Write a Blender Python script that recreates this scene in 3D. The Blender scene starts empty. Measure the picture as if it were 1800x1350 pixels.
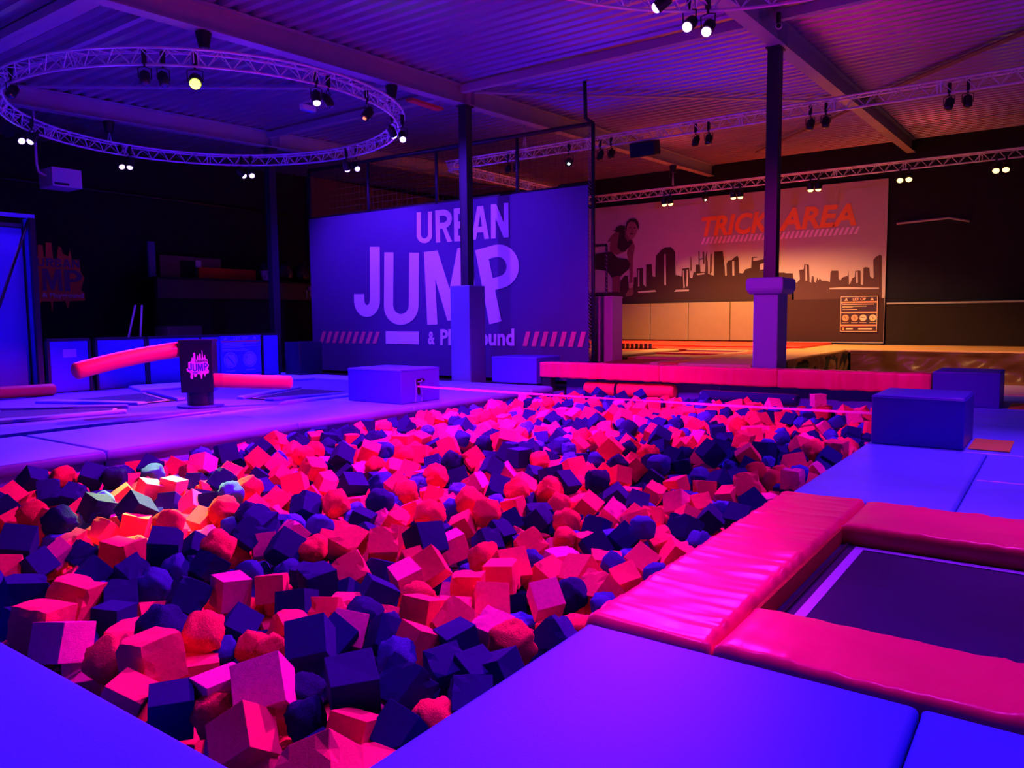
import bpy, bmesh, math, random
from mathutils import Vector, Matrix, Quaternion, Euler, noise
R = math.radians
random.seed(7)
scene = bpy.context.scene
col = scene.collection

# ------------------------------------------------------------------ camera
cam_d = bpy.data.cameras.new('camera')
cam_d.sensor_fit = 'HORIZONTAL'; cam_d.sensor_width = 36.0
cam_d.lens = 36.0*1356.476/1800.0
cam_d.clip_start = 0.05; cam_d.clip_end = 200
cam = bpy.data.objects.new('camera', cam_d); col.objects.link(cam)
CAM = Vector((0, 0, 1.6))
_pi, _ro, _ya = -8.57466726e-02, -9.53671417e-03, -9.48124242e-01
_fw = Vector((-math.sin(_ya)*math.cos(_pi), math.cos(_ya)*math.cos(_pi), math.sin(_pi)))
_rt = Vector((math.cos(_ya), math.sin(_ya), 0)); _up = _rt.cross(_fw)
_r2 = _rt*math.cos(_ro)+_up*math.sin(_ro); _u2 = -_rt*math.sin(_ro)+_up*math.cos(_ro)
cam.matrix_world = Matrix(((_r2.x, _u2.x, -_fw.x, CAM.x), (_r2.y, _u2.y, -_fw.y, CAM.y), (_r2.z, _u2.z, -_fw.z, CAM.z), (0, 0, 0, 1)))
scene.camera = cam

# ------------------------------------------------------------------ world and exposure
w = bpy.data.worlds.new('hall_air'); scene.world = w; w.use_nodes = True
bg = w.node_tree.nodes['Background']; bg.inputs[0].default_value = (0.05, 0.03, 0.11, 1); bg.inputs[1].default_value = 0.07
vs = scene.view_settings
scene.display_settings.display_device = 'sRGB'
vs.view_transform = 'Standard'; vs.look = 'None'; vs.exposure = 0.0; vs.gamma = 1.0; vs.use_curve_mapping = False

# light colours and powers (each lamp is built together with its fixture further down)
BLUE = (0.14, 0.018, 1.0)
VIOLET = (0.60, 0.02, 1.0)
PINK = (1.0, 0.010, 0.72)
RED = (1.0, 0.04, 0.12)
AMBER = (1.0, 0.42, 0.13)
LIME = (0.62, 1.0, 0.02)
P_BLUE, P_VIOLET, P_PINK, P_AMBER, P_LIME = 1350, 700, 3700, 780, 60000

# ------------------------------------------------------------------ materials
_m = {}
def mat(name, c, rough=.6, metal=0, emit=None, es=0, bump=0, bscale=20, spec=.5, coat=0, vary=0, vscale=3, sheen=0):
    if name in _m: return _m[name]
    m = bpy.data.materials.new(name); m.use_nodes = True
    nt = m.node_tree; b = nt.nodes['Principled BSDF']
    b.inputs['Base Color'].default_value = (*c, 1); b.inputs['Roughness'].default_value = rough
    b.inputs['Metallic'].default_value = metal; b.inputs['Specular IOR Level'].default_value = spec
    b.inputs['Coat Weight'].default_value = coat
    tc = nt.nodes.new('ShaderNodeTexCoord')
    if emit:
        b.inputs['Emission Color'].default_value = (*emit, 1); b.inputs['Emission Strength'].default_value = es
    n = nt.nodes.new('ShaderNodeTexNoise'); n.inputs['Scale'].default_value = bscale; n.inputs['Detail'].default_value = 6
    nt.links.new(tc.outputs['Object'], n.inputs['Vector'])
    if bump:
        bp = nt.nodes.new('ShaderNodeBump'); bp.inputs['Strength'].default_value = bump; bp.inputs['Distance'].default_value = .02
        nt.links.new(n.outputs['Fac'], bp.inputs['Height']); nt.links.new(bp.outputs['Normal'], b.inputs['Normal'])
    if vary:
        n2 = nt.nodes.new('ShaderNodeTexNoise'); n2.inputs['Scale'].default_value = vscale; n2.inputs['Detail'].default_value = 5
        nt.links.new(tc.outputs['Object'], n2.inputs['Vector'])
        rp = nt.nodes.new('ShaderNodeValToRGB'); e = rp.color_ramp.elements
        e[0].position = .3; e[1].position = .7
        e[0].color = (*[x*(1-vary) for x in c], 1); e[1].color = (*[min(1, x*(1+vary*.4)) for x in c], 1)
        nt.links.new(n2.outputs['Fac'], rp.inputs['Fac']); nt.links.new(rp.outputs['Color'], b.inputs['Base Color'])
    _m[name] = m
    return m
def foam_mat(name, c, bump, bscale):
    """open-cell foam: matt, finely pitted, each block a touch lighter or darker than the next"""
    if name in _m: return _m[name]
    m = mat(name, c, .95, bump=bump, bscale=bscale, spec=.12, vary=.12, vscale=9)
    nt = m.node_tree; b = nt.nodes['Principled BSDF']; src = b.inputs['Base Color'].links[0].from_socket
    oi = nt.nodes.new('ShaderNodeObjectInfo'); hsv = nt.nodes.new('ShaderNodeHueSaturation')
    mr = nt.nodes.new('ShaderNodeMapRange'); mr.inputs['To Min'].default_value = .78; mr.inputs['To Max'].default_value = 1.08
    nt.links.new(oi.outputs['Random'], mr.inputs['Value']); nt.links.new(mr.outputs['Result'], hsv.inputs['Value'])
    nt.links.new(src, hsv.inputs['Color']); nt.links.new(hsv.outputs['Color'], b.inputs['Base Color'])
    return m
M_DECK = mat('blue_vinyl', (.030, .15, .90), .6, spec=.22, bump=.10, bscale=90, vary=.08, vscale=1.2)
M_DECKL = mat('lilac_vinyl', (.20, .30, .95), .5, bump=.10, bscale=60, vary=.1, vscale=1.5)
M_DECKR = mat('pale_violet_vinyl', (.11, .45, .95), .36, bump=.06, bscale=40, vary=.12, vscale=2)
M_TAN = mat('tan_vinyl', (.50, .80, .06), .6, bump=.1)
M_RED = mat('red_vinyl', (.86, .004, .15), .30, spec=.28, bump=.10, bscale=10, vary=.07, vscale=2)
M_REDM = mat('matt_red_vinyl', (.9, .035, .12), .5, bump=.08, bscale=20)
M_BOX = mat('royal_blue_vinyl', (.026, .010, .40), .42, bump=.04, bscale=60)
M_BOXL = mat('mid_blue_vinyl', (.07, .06, .66), .55, bump=.06, bscale=60)
M_PADG = mat('grey_violet_vinyl', (.17, .27, .42), .55, bump=.15, bscale=9)
M_PADW = mat('pale_vinyl', (.62, .55, .62), .55, bump=.08, bscale=14)
M_BLACK = mat('black_paint', (.012, .012, .03), .45)
M_BLACKM = mat('matt_black', (.008, .008, .014), .9)
M_BLACKV = mat('black_vinyl', (.012, .010, .04), .22, bump=.1, bscale=12)
M_WALL = mat('dark_wall', (.006, .006, .018), .95, vary=.2)
M_WALLB = mat('brown_black_wall', (.012, .006, .008), .9, vary=.2)
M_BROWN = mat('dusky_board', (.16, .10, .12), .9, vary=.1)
M_CEIL = mat('coated_steel_deck', (.40, .33, .50), .30, metal=.5)
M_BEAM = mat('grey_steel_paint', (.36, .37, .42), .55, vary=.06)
M_TRUSS = mat('aluminium', (.80, .80, .88), .35, metal=.35)
M_CAN = mat('black_lamp_housing', (.015, .015, .02), .4, metal=.3)
M_GLASS_OFF = mat('dark_lens', (.02, .02, .03), .1, coat=1)
M_WHITE = mat('white_paint', (.75, .75, .8), .5)
M_BED = mat('trampoline_fabric', (.016, .012, .085), .75, spec=.25, bump=.2, bscale=160, vary=.25, vscale=1.6)
M_BEDL = mat('blue_trampoline_fabric', (.05, .05, .45), .45, bump=.2, bscale=120)
M_LINE = mat('lilac_webbing', (.38, .32, .95), .5)
M_SILV = mat('pale_webbing', (.6, .5, .85), .5)
M_BANNER = mat('navy_banner_print', (.07, .035, .17), .75, vary=.06, vscale=.6)
M_INK = mat('white_banner_print', (.80, .80, .92), .75)
M_STRIPE = mat('coral_banner_print', (.85, .16, .22), .75)
M_TRICK = mat('dusty_pink_banner_print', (.52, .46, .46), .8, vary=.08, vscale=.5)
M_SKY_D = mat('dark_skyline_print', (.045, .016, .022), .85)
M_SKY_M = mat('brown_skyline_print', (.085, .04, .045), .85)
M_TXT_O = mat('orange_banner_print', (1.0, .34, .06), .7)
M_TXT_W = mat('pale_pink_banner_print', (.95, .75, .98), .7)
M_SKIN = mat('skin_tone_print', (.20, .085, .09), .8)
M_CLOTH = mat('charcoal_print', (.028, .014, .022), .85)
M_WPANEL = mat('cream_wall_pad', (.34, .27, .19), .65, vary=.05)
M_TARP = mat('crumpled_brown_tarp', (.16, .075, .035), .33, bump=1.0, bscale=3.2)
M_SIGNB = mat('sign_blue', (.08, .12, .8), .4)
M_SIGND = mat('sign_dark', (.045, .03, .04), .4)
M_SIGNW = mat('sign_pale', (.45, .42, .85), .4)
M_SIGNP = mat('sign_cream', (.9, .6, .42), .5)
M_SIGNO = mat('sign_orange', (.95, .36, .2), .5)
M_PINKL = mat('pink_sticker', (1.0, .5, .95), .5)
M_LOGO_O = mat('logo_orange', (.85, .25, .05), .6)
M_LOGO_P = mat('logo_purple', (.14, .04, .22), .6)
M_MESH = mat('black_netting', (.02, .02, .04), .8)
M_ROPE = mat('pink_strap', (1.0, .25, .65), .6)
M_NYLON = mat('silver_grey_net_tie', (.25, .25, .3), .7)
FOAM = {'R': foam_mat('red_foam', (1.0, .065, .16), .25, 55), 'P': foam_mat('pink_foam', (.92, .07, .42), .3, 50),
        'N': foam_mat('navy_foam', (.012, .007, .19), .25, 55), 'B': foam_mat('blue_crumb_foam', (.05, .09, .66), 1.0, 38), 'W': foam_mat('worn_red_foam', (1.0, .045, .11), .8, 30), 'D': foam_mat('worn_navy_foam', (.012, .008, .17), .8, 30)}

# ------------------------------------------------------------------ helpers
def wloc(o):
    v = Vector((0, 0, 0))
    while o: v = v+o.location; o = o.parent
    return v
def fin(name, me, m, parent=None, smooth=False):
    """link a mesh given in world coordinates: origin at its foot, or at its parent's"""
    for mm in (m if isinstance(m, (list, tuple)) else [m]): me.materials.append(mm)
    if smooth:
        for p in me.polygons: p.use_smooth = True
    o = bpy.data.objects.new(name, me); col.objects.link(o)
    if parent is not None:
        off = wloc(parent); me.transform(Matrix.Translation(-off)); o.parent = parent
    else:
        xs = [v.co for v in me.vertices]
        if xs:
            c = Vector(((min(v.x for v in xs)+max(v.x for v in xs))/2, (min(v.y for v in xs)+max(v.y for v in xs))/2, min(v.z for v in xs)))
            me.transform(Matrix.Translation(-c)); o.location = c
    me.update()
    return o
def tag(o, label, cat, group=None):
    o['label'] = label; o['category'] = cat
    if group: o['group'] = group
    return o
def struct(o): o['kind'] = 'structure'; return o
def thing(name, loc, label, cat, group=None, rz=0):
    o = bpy.data.objects.new(name, None); o.empty_display_size = .2; col.objects.link(o); o.location = loc; o.rotation_euler.z = rz
    return tag(o, label, cat, group)
def bm_new(): return bmesh.new()
def to_me(bm, name='mesh'):
    me = bpy.data.meshes.new(name); bmesh.ops.recalc_face_normals(bm, faces=bm.faces); bm.to_mesh(me); bm.free(); return me
def add_box(bm, x0, x1, y0, y1, z0, z1, bev=0, seg=2, M=None):
    t = bmesh.new(); vs_ = [t.verts.new((x, y, z)) for x in (x0, x1) for y in (y0, y1) for z in (z0, z1)]
    for f in ((0, 1, 3, 2), (4, 6, 7, 5), (0, 4, 5, 1), (2, 3, 7, 6), (0, 2, 6, 4), (1, 5, 7, 3)): t.faces.new([vs_[i] for i in f])
    bmesh.ops.recalc_face_normals(t, faces=t.faces)
    if bev: bmesh.ops.bevel(t, geom=t.edges[:], offset=bev, segments=seg, affect='EDGES', profile=.5)
    if M is not None: t.transform(M)
    merge(bm, t)
def merge(bm, t):
    me = bpy.data.meshes.new('tmp'); t.to_mesh(me); t.free(); bm.from_mesh(me); bpy.data.meshes.remove(me)
def add_tube(bm, pts, r, n=8, caps=True, closed=False):
    pts = [Vector(p) for p in pts]; rings = []; k = len(pts)
    rr = r if isinstance(r, (list, tuple)) else [r]*k
    nrm = None
    for i, p in enumerate(pts):
        if closed: d = pts[(i+1) % k]-pts[i-1]
        else: d = pts[min(i+1, k-1)]-pts[max(i-1, 0)]
        d.normalize()
        if nrm is None: nrm = d.orthogonal().normalized()
        else:
            nrm = nrm-d*nrm.dot(d); nrm.normalize()
        b = d.cross(nrm)
        rings.append([bm.verts.new(p+(nrm*math.cos(a)+b*math.sin(a))*rr[i]) for a in [2*math.pi*j/n for j in range(n)]])
    for i in range(k if closed else k-1):
        A, B = rings[i], rings[(i+1) % k]
        off = 0
        if closed and i == k-1:
            off = min(range(n), key=lambda o: (A[0].co-B[o].co).length)
        for j in range(n): bm.faces.new((A[j], A[(j+1) % n], B[(j+1+off) % n], B[(j+off) % n]))
    if caps and not closed:
        bm.faces.new(list(reversed(rings[0]))); bm.faces.new(rings[-1])
def add_cyl(bm, c, r, h, n=24, r2=None, M=None, bev=0):
    t = bmesh.new(); bmesh.ops.create_cone(t, cap_ends=True, segments=n, radius1=r, radius2=r if r2 is None else r2, depth=h)
    if bev: bmesh.ops.bevel(t, geom=[e for e in t.edges if e.calc_length() < 3*r and abs(e.verts[0].co.z-e.verts[1].co.z) < 1e-5], offset=bev, segments=2, affect='EDGES')
    t.transform(Matrix.Translation(c) @ (M if M is not None else Matrix.Identity(4))); merge(bm, t)
def box(name, x0, x1, y0, y1, z0, z1, m, parent=None, bev=0, seg=2, smooth=False):
    bm = bm_new(); add_box(bm, x0, x1, y0, y1, z0, z1, bev, seg); return fin(name, to_me(bm), m, parent, smooth)
def tube(name, pts, r, m, parent=None, n=8, smooth=True, closed=False):
    bm = bm_new(); add_tube(bm, pts, r, n, closed=closed); return fin(name, to_me(bm), m, parent, smooth)
def soft_pad(name, x0, x1, y0, y1, z0, z1, m, parent=None, r=.04, amp=.006, fold=0, fdir='x', seed=0, step=.12, quad=None, sag=0):
    """a stuffed vinyl pad: rolled edges, a lightly creased top; quad bends its plan to four corners"""
    def ticks(a, b):
        rr = min(r, (b-a)/3)
        e = [0, .13*rr, .4*rr, .75*rr, rr]
        n = max(2, int((b-a-2*rr)/step)); mid = [a+rr+(b-a-2*rr)*i/n for i in range(1, n)]
        return [a+t for t in e]+mid+[b-t for t in reversed(e)]
    X, Y = ticks(x0, x1), ticks(y0, y1); bm = bm_new(); g = []
    def edge(d): 
        t = min(d/r, 1); return r*(1-math.sqrt(max(0, 1-(1-t)**2)))
    def plan(x, y):
        if not quad: return (x, y)
        u = (x-x0)/(x1-x0); v = (y-y0)/(y1-y0); a, b, c, d = quad
        return tuple((a[k]*(1-u)+b[k]*u)*(1-v)+(d[k]*(1-u)+c[k]*u)*v for k in (0, 1))
    for x in X:
        row = []
        for y in Y:
            dx = min(x-x0, x1-x); dy = min(y-y0, y1-y); d = min(dx, dy)
            z = z1-edge(dx)-edge(dy)*(1 if dx > r else .6)
            nn = noise.noise(Vector((x*1.3+seed, y*1.3, seed)))+.4*noise.noise(Vector((x*5+seed, y*5, seed*2)))
            z += amp*nn*min(1, d/.1)-sag*(4*(x-x0)*(x1-x)/(x1-x0)**2)*(4*(y-y0)*(y1-y)/(y1-y0)**2)
            if fold:
                s, t_ = (x, y) if fdir == 'x' else (y, x); dd = dy if fdir == 'x' else dx
                wv = noise.noise(Vector((s*7+seed, t_*1.1, 3)))+.5*noise.noise(Vector((s*19, t_*1.5, seed)))
                z += fold*abs(wv)*math.exp(-max(0, dd)/.22)*min(1, dd/.02) - fold*.25
            px, py = plan(x, y); row.append(bm.verts.new((px, py, max(z, z0+.003))))
        g.append(row)
    for i in range(len(X)-1):
        for j in range(len(Y)-1): bm.faces.new((g[i][j], g[i+1][j], g[i+1][j+1], g[i][j+1]))
    ring = [g[i][0] for i in range(len(X))]+[g[-1][j] for j in range(1, len(Y))]+[g[i][-1] for i in range(len(X)-2, -1, -1)]+[g[0][j] for j in range(len(Y)-2, 0, -1)]
    low = [bm.verts.new((v.co.x, v.co.y, z0)) for v in ring]
    for i in range(len(ring)):
        k = (i+1) % len(ring); bm.faces.new((ring[i], low[i], low[k], ring[k]))
    bm.faces.new(low)
    return fin(name, to_me(bm), m, parent, True)
def copy_tree(o, parent=None):
    c = o.copy(); col.objects.link(c)
    if parent is not None: c.parent = parent
    for ch in list(o.children): copy_tree(ch, c)
    return c
# flat artwork on walls: loops of 2D points, holes allowed, turned into real sheets with thickness
def art_mesh(loops, fn, depth=.004):
    """loops (x,y) polylines -> filled mesh; fn maps (x,y,thickness) to world"""
    cu = bpy.data.curves.new('art', 'CURVE'); cu.dimensions = '2D'; cu.fill_mode = 'BOTH'; cu.extrude = depth/2
    for L in loops:
        s = cu.splines.new('POLY'); s.points.add(len(L)-1); s.use_cyclic_u = True
        for i, (x, y) in enumerate(L): s.points[i].co = (x, y, 0, 1)
    return curve_me(cu, fn)
def curve_me(cu, fn):
    ob = bpy.data.objects.new('tmp', cu); col.objects.link(ob)
    dg = bpy.context.evaluated_depsgraph_get(); me = bpy.data.meshes.new_from_object(ob.evaluated_get(dg))
    bpy.data.objects.remove(ob); bpy.data.curves.remove(cu); me.materials.clear()
    if fn:
        for v in me.vertices: v.co = fn(v.co.x, v.co.y, v.co.z)
    return me
def wallX(X, lift=.004):    # a sheet on a wall facing -X: plan x is world Y
    return lambda a, b, t: Vector((X-lift-t, a, b))
def wallY(Y, lift=.004):    # a sheet on a wall facing -Y: plan x is world X
    return lambda a, b, t: Vector((a, Y-lift-t, b))
def art(name, loops, fn, m, parent=None, depth=.004): return fin(name, art_mesh(loops, fn, depth), m, parent)
def text_art(name, s, quad, fn, m, parent=None, bold=.02, shear=0, depth=.004):
    """lettering stretched to the quad ((x0,y0) bottom-left, bottom-right, top-right, top-left)"""
    cu = bpy.data.curves.new('t', 'FONT'); cu.body = s; cu.size = 1; cu.offset = bold; cu.shear = shear; cu.extrude = .001; cu.resolution_u = 3; cu.fill_mode = 'BOTH'
    me = curve_me(cu, None)
    xs = [v.co.x for v in me.vertices]; ys = [v.co.y for v in me.vertices]; a, b, c, d = min(xs), max(xs), min(ys), max(ys)
    q0, q1, q2, q3 = quad
    for v in me.vertices:
        u = (v.co.x-a)/(b-a); t = (v.co.y-c)/(d-c); k = depth/2*(1 if v.co.z > 0 else -1)
        p = [(q0[i]*(1-u)+q1[i]*u)*(1-t)+(q3[i]*(1-u)+q2[i]*u)*t for i in (0, 1)]
        v.co = fn(p[0], p[1], k)
    return fin(name, me, m, parent)
def arc(cx, cy, rx, ry, a0, a1, n=14): return [(cx+rx*math.cos(R(a0+(a1-a0)*i/n)), cy+ry*math.sin(R(a0+(a1-a0)*i/n))) for i in range(n+1)]
T = .27
GLYPH = {   # condensed bold capitals in a unit box
 'U': [[(0, 1), (0, .26)]+arc(.5, .26, .5, .26, 180, 360)+[(1, 1), (1-T, 1), (1-T, .28)]+arc(.5, .28, .5-T, .13, 360, 180)+[(T, 1)]],
 'J': [[(1, 1), (1, .24)]+arc(.52, .24, .48, .24, 0, -180)[0:]+[(.04, .33), (.42, .33), (.42, .26)]+arc(.53, .26, .11, .09, 180, 360)+[(.64, 1)]],
 'R': [[(0, 0), (0, 1), (.5, 1)]+arc(.5, .71, .5, .29, 90, -90)[1:-1]+[(.66, .43), (1.02, 0), (.72, 0), (.42, .42), (T, .42), (T, 0)], [(T, .60), (.46, .60)]+arc(.46, .71, .26, .11, -90, 90)+[(T, .82)]],
 'B': [[(0, 0), (0, 1), (.52, 1)]+arc(.52, .76, .42, .24, 90, -70)+arc(.52, .27, .48, .27, 80, -90)[0:]+[(.5, 0)], [(T, .17), (.5, .17)]+arc(.5, .28, .22, .11, -90, 90)+[(T, .39)], [(T, .60), (.48, .60)]+arc(.48, .71, .2, .11, -90, 90)+[(T, .82)]],
 'A': [[(0, 0), (.34, 1), (.66, 1), (1, 0), (.74, 0), (.67, .21), (.33, .21), (.26, 0)], [(.39, .38), (.61, .38), (.5, .76)]],
 'N': [[(0, 0), (0, 1), (.3, 1), (.74, .42), (.74, 1), (1, 1), (1, 0), (.72, 0), (.26, .6), (.26, 0)]],
 'M': [[(0, 0), (.02, 1), (.30, 1), (.5, .47), (.70, 1), (.98, 1), (1, 0), (.79, 0), (.78, .62), (.58, .05), (.42, .05), (.22, .62), (.21, 0)]],
 'P': [[(0, 0), (0, 1), (.5, 1)]+arc(.5, .71, .5, .29, 90, -90)[1:-1]+[(.5, .42), (.3, .42), (.3, 0)], [(.3, .58), (.48, .58)]+arc(.48, .71, .22, .13, -90, 90)+[(.3, .84)]]}
def glyph(ch, quad, fn, m, parent, name='letter'):
    q0, q1, q2, q3 = quad
    def f(u, t): return tuple((q0[i]*(1-u)+q1[i]*u)*(1-t)+(q3[i]*(1-u)+q2[i]*u)*t for i in (0, 1))
    return art(name, [[f(*p) for p in L] for L in GLYPH[ch]], fn, m, parent)

# ------------------------------------------------------------------ hall shell
def zc(x): return 7.38+.035*(x-15.5)
def zb(x): return zc(x)-.48
PX0, PX1, PY0, PY1 = 1.57, 15.70, 1.97, 9.72
struct(box('floor', -5, 32.4, -7, 26.6, -.80, -.64, M_BLACKM))
def deck(name, x0, x1, y0, y1, z1): return struct(box(name, x0, x1, y0, y1, -.64, z1, M_BLACKM))
deck('deck_base', -4.5, PX0-.02, -6.5, 26.2, -.14)
deck('deck_base', PX0-.02, PX1+.06, -6.5, PY0-.03, -.14)
deck('deck_base', PX0-.02, PX1+.06, PY1+.03, 26.2, -.14)
deck('deck_base', PX1+.06, 17.7, -6.5, 26.2, -.14)
deck('deck_base', 17.7, 20.4, -6.5, 5.9, -.14)
deck('platform_base', 17.7, 32, 5.9, 26.2, .34)
deck('platform_base', 29.4, 32, -6.5, 5.9, .34)
bm = bm_new(); rows = []
x = -3.0
prof = [(0, 0), (.13, 0), (.17, .075), (.29, .075)]
xs = []
while x < 32.3:
    for dx, dz in prof: xs.append((x+dx, zc(x+dx)+dz))
    x += .33
for (a, z) in xs: rows.append((bm.verts.new((a, -6.5, z)), bm.verts.new((a, 26.4, z)), bm.verts.new((a, 26.4, zc(a)+.15)), bm.verts.new((a, -6.5, zc(a)+.15))))
for i in range(len(rows)-1):
    A, B = rows[i], rows[i+1]
    bm.faces.new((A[0], B[0], B[1], A[1])); bm.faces.new((A[3], A[2], B[2], B[3]))
struct(fin('ceiling', to_me(bm), M_CEIL))
def wall(name, x0, x1, y0, y1, m, z0=-.64, h=9): return struct(box(name, x0, x1, y0, y1, z0, h, m))
wall('wall_left', -4.5, 32.4, 26.4, 26.6, M_WALL, h=zc(32))
wall('wall_back', 32.1, 32.3, -6.5, 26.4, M_WALL, h=zc(32.2)+.1)
# wall_left carries a dusky boarding at its far end, the back wall a low brownish padding
tag(box('wall_boarding', 21.95, 32.0, 26.22, 26.38, -.1, 7.62, M_BROWN), 'dusky red-brown boarding high on far left wall, seen over navy banner', 'boarding')

def beam(Y, label, x0=-2, x1=32.05):
    b = thing('roof_beam', (x0, Y, zb(x0)), label, 'beam', 'grey steel roof beams')
    bm = bm_new()
    def prism(yw, za, zb_):
        v = [bm.verts.new((xx, Y+s*yw, (zc(xx)+q))) for xx in (x0, x1) for s in (-1, 1) for q in (za, zb_)]
        for f in ((0, 1, 3, 2), (4, 6, 7, 5), (0, 4, 5, 1), (2, 3, 7, 6), (0, 2, 6, 4), (1, 5, 7, 3)): bm.faces.new([v[i] for i in f])
    prism(.012, -.46, -.02); fin('web', to_me(bm), M_BEAM, b)
    bm = bm_new(); prism(.14, -.48, -.455); fin('lower_flange', to_me(bm), M_BEAM, b)
    bm = bm_new(); prism(.14, -.035, -.01); fin('upper_flange', to_me(bm), M_BEAM, b)
    for sx in (15.42, 15.72) if Y > 6 else (15.9, 16.2):
        for s in (-1, 1): fin('stiffener', _bx(sx, sx+.02, Y+s*.015, Y+s*.13, zc(sx)-.455, zc(sx)-.035), M_BEAM, b)
    return b
def _bx(*a, **k):
    bm = bm_new(); add_box(bm, *a, **k); return to_me(bm)
beam(12.5, 'grey roof beam above the dark column in front of the navy banner')
beam(4.9, 'grey roof beam above the column with the flared padded cap')
beam(20.2, 'grey roof beam seen through the ring truss, furthest left')
def strut(name, a, b, wd, th, m, label, cat='brace', group=None):
    a, b = Vector(a), Vector(b); d = (b-a); L = d.length; q = d.to_track_quat('X', 'Z').to_matrix().to_4x4()
    bm = bm_new(); add_box(bm, 0, L, -wd/2, wd/2, -th/2, th/2); me = to_me(bm); me.transform(Matrix.Translation(a) @ q)
    return tag(fin(name, me, m), label, cat, group)
strut('tie_beam', (15.2, -6, zc(15.2)-.16), (15.2, 4.72, zc(15.2)-.16), .14, .18, M_BEAM, 'grey tie beam running right from the far column head', 'beam')
strut('tie_beam', (15.2, 5.08, zc(15.2)-.16), (15.2, 12.34, zc(15.2)-.16), .14, .18, M_BEAM, 'grey tie beam joining the two column heads under the ceiling', 'beam')
strut('tie_beam', (15.3, 12.66, zc(15.3)-.16), (15.3, 20.04, zc(15.3)-.16), .14, .18, M_BEAM, 'grey tie beam running left from the banner column towards the ring truss', 'beam')
strut('purlin', (6.75, 12.66, zc(6.7)-.12), (6.75, 20.04, zc(6.7)-.12), .34, .16, M_BEAM, 'wide blue-lit purlin in the upper left corner', 'beam')
strut('purlin', (7.75, 12.66, zc(7.7)-.10), (7.75, 20.04, zc(7.7)-.10), .12, .12, M_BEAM, 'narrow purlin beside the wide one, upper left', 'beam')
strut('roof_brace', (15.7, 12.34, zc(15.7)-.14), (23.7, 5.05, zc(23.7)-.14), .14, .03, M_BEAM, 'flat diagonal roof brace crossing behind both column heads')
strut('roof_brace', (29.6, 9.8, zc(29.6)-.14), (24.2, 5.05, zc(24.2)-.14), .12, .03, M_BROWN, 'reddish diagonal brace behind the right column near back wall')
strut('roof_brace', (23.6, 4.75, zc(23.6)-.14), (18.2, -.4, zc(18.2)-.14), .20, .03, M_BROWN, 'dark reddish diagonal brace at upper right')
strut('roof_brace', (8.0, 20.04, zc(8)-.14), (15.0, 12.66, zc(15)-.14), .14, .03, M_BEAM, 'flat diagonal roof brace seen inside the ring truss')

# columns
def column(x, y, pad, cap, label):
    c = thing('column', (x, y, -.14), label, 'column')
    bm = bm_new(); add_box(bm, x-.12, x+.12, y-.12, y-.105, 0, zb(x)); add_box(bm, x-.12, x+.12, y+.105, y+.12, 0, zb(x)); add_box(bm, x-.115, x+.115, y-.105, y+.105, -.13, zb(x)-.01)
    fin('steel_post', to_me(bm), M_BLACK, c)
    fin('head_plate', _bx(x-.2, x+.2, y-.14, y+.14, zb(x)-.03, zb(x)), M_BLACK, c)
    if pad:
        a, b, e, g, h = pad; z0 = -.13
        bm = bm_new(); add_box(bm, a, b, e, g, z0, h, .025, 3); fin('padding', to_me(bm), M_PADG, c)
        if cap:
            a, b, e, g, h2 = cap; bm = bm_new(); z0, z1 = h-.27, h+.03
            lo = [(a+.05, e+.05), (b-.05, e+.05), (b-.05, g-.05), (a+.05, g-.05)]; hi = [(a, e), (b, e), (b, g), (a, g)]
            L = [[bm.verts.new((p[0], p[1], z)) for p in P] for P, z in ((lo, z0), (hi, z0+.09), (hi, z1), (lo, z1+.03))]
            for k in range(3):
                for i in range(4): bm.faces.new((L[k][i], L[k][(i+1) % 4], L[k+1][(i+1) % 4], L[k+1][i]))
            bm.faces.new(L[0]); bm.faces.new(L[3]); bmesh.ops.bevel(bm, geom=bm.edges[:], offset=.015, segments=2, affect='EDGES')
            fin('flared_cap', to_me(bm), M_PADG, c)
    return c
column(15.5, 12.5, (15.18, 15.82, 12.18, 12.82, 2.42), None, 'dark steel column in front of the navy banner, straight padded base')
column(16.07, 4.97, (15.74, 16.40, 4.72, 5.22, 2.30), (15.62, 16.52, 4.60, 5.34, 2.42), 'dark steel column with flared padded cap, in front of the trick area banner')
column(15.5, 20.3, None, None, 'unlit dark column left of the navy banner')
t = thing('security_camera', (14.9, 4.62, 6.9), 'grey bullet security camera at the top of the right column', 'camera')
bm = bm_new(); add_tube(bm, [(15.0, 4.58, 6.95), (14.72, 4.50, 6.86)], .055, 14); fin('housing', to_me(bm), M_WHITE, t, True)
bm = bm_new(); add_tube(bm, [(14.72, 4.50, 6.86), (14.70, 4.495, 6.853)], .045, 14); fin('lens', to_me(bm), M_GLASS_OFF, t)
fin('bracket', _bx(14.95, 15.05, 4.56, 4.62, 6.95, 7.19), M_CAN, t)

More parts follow.
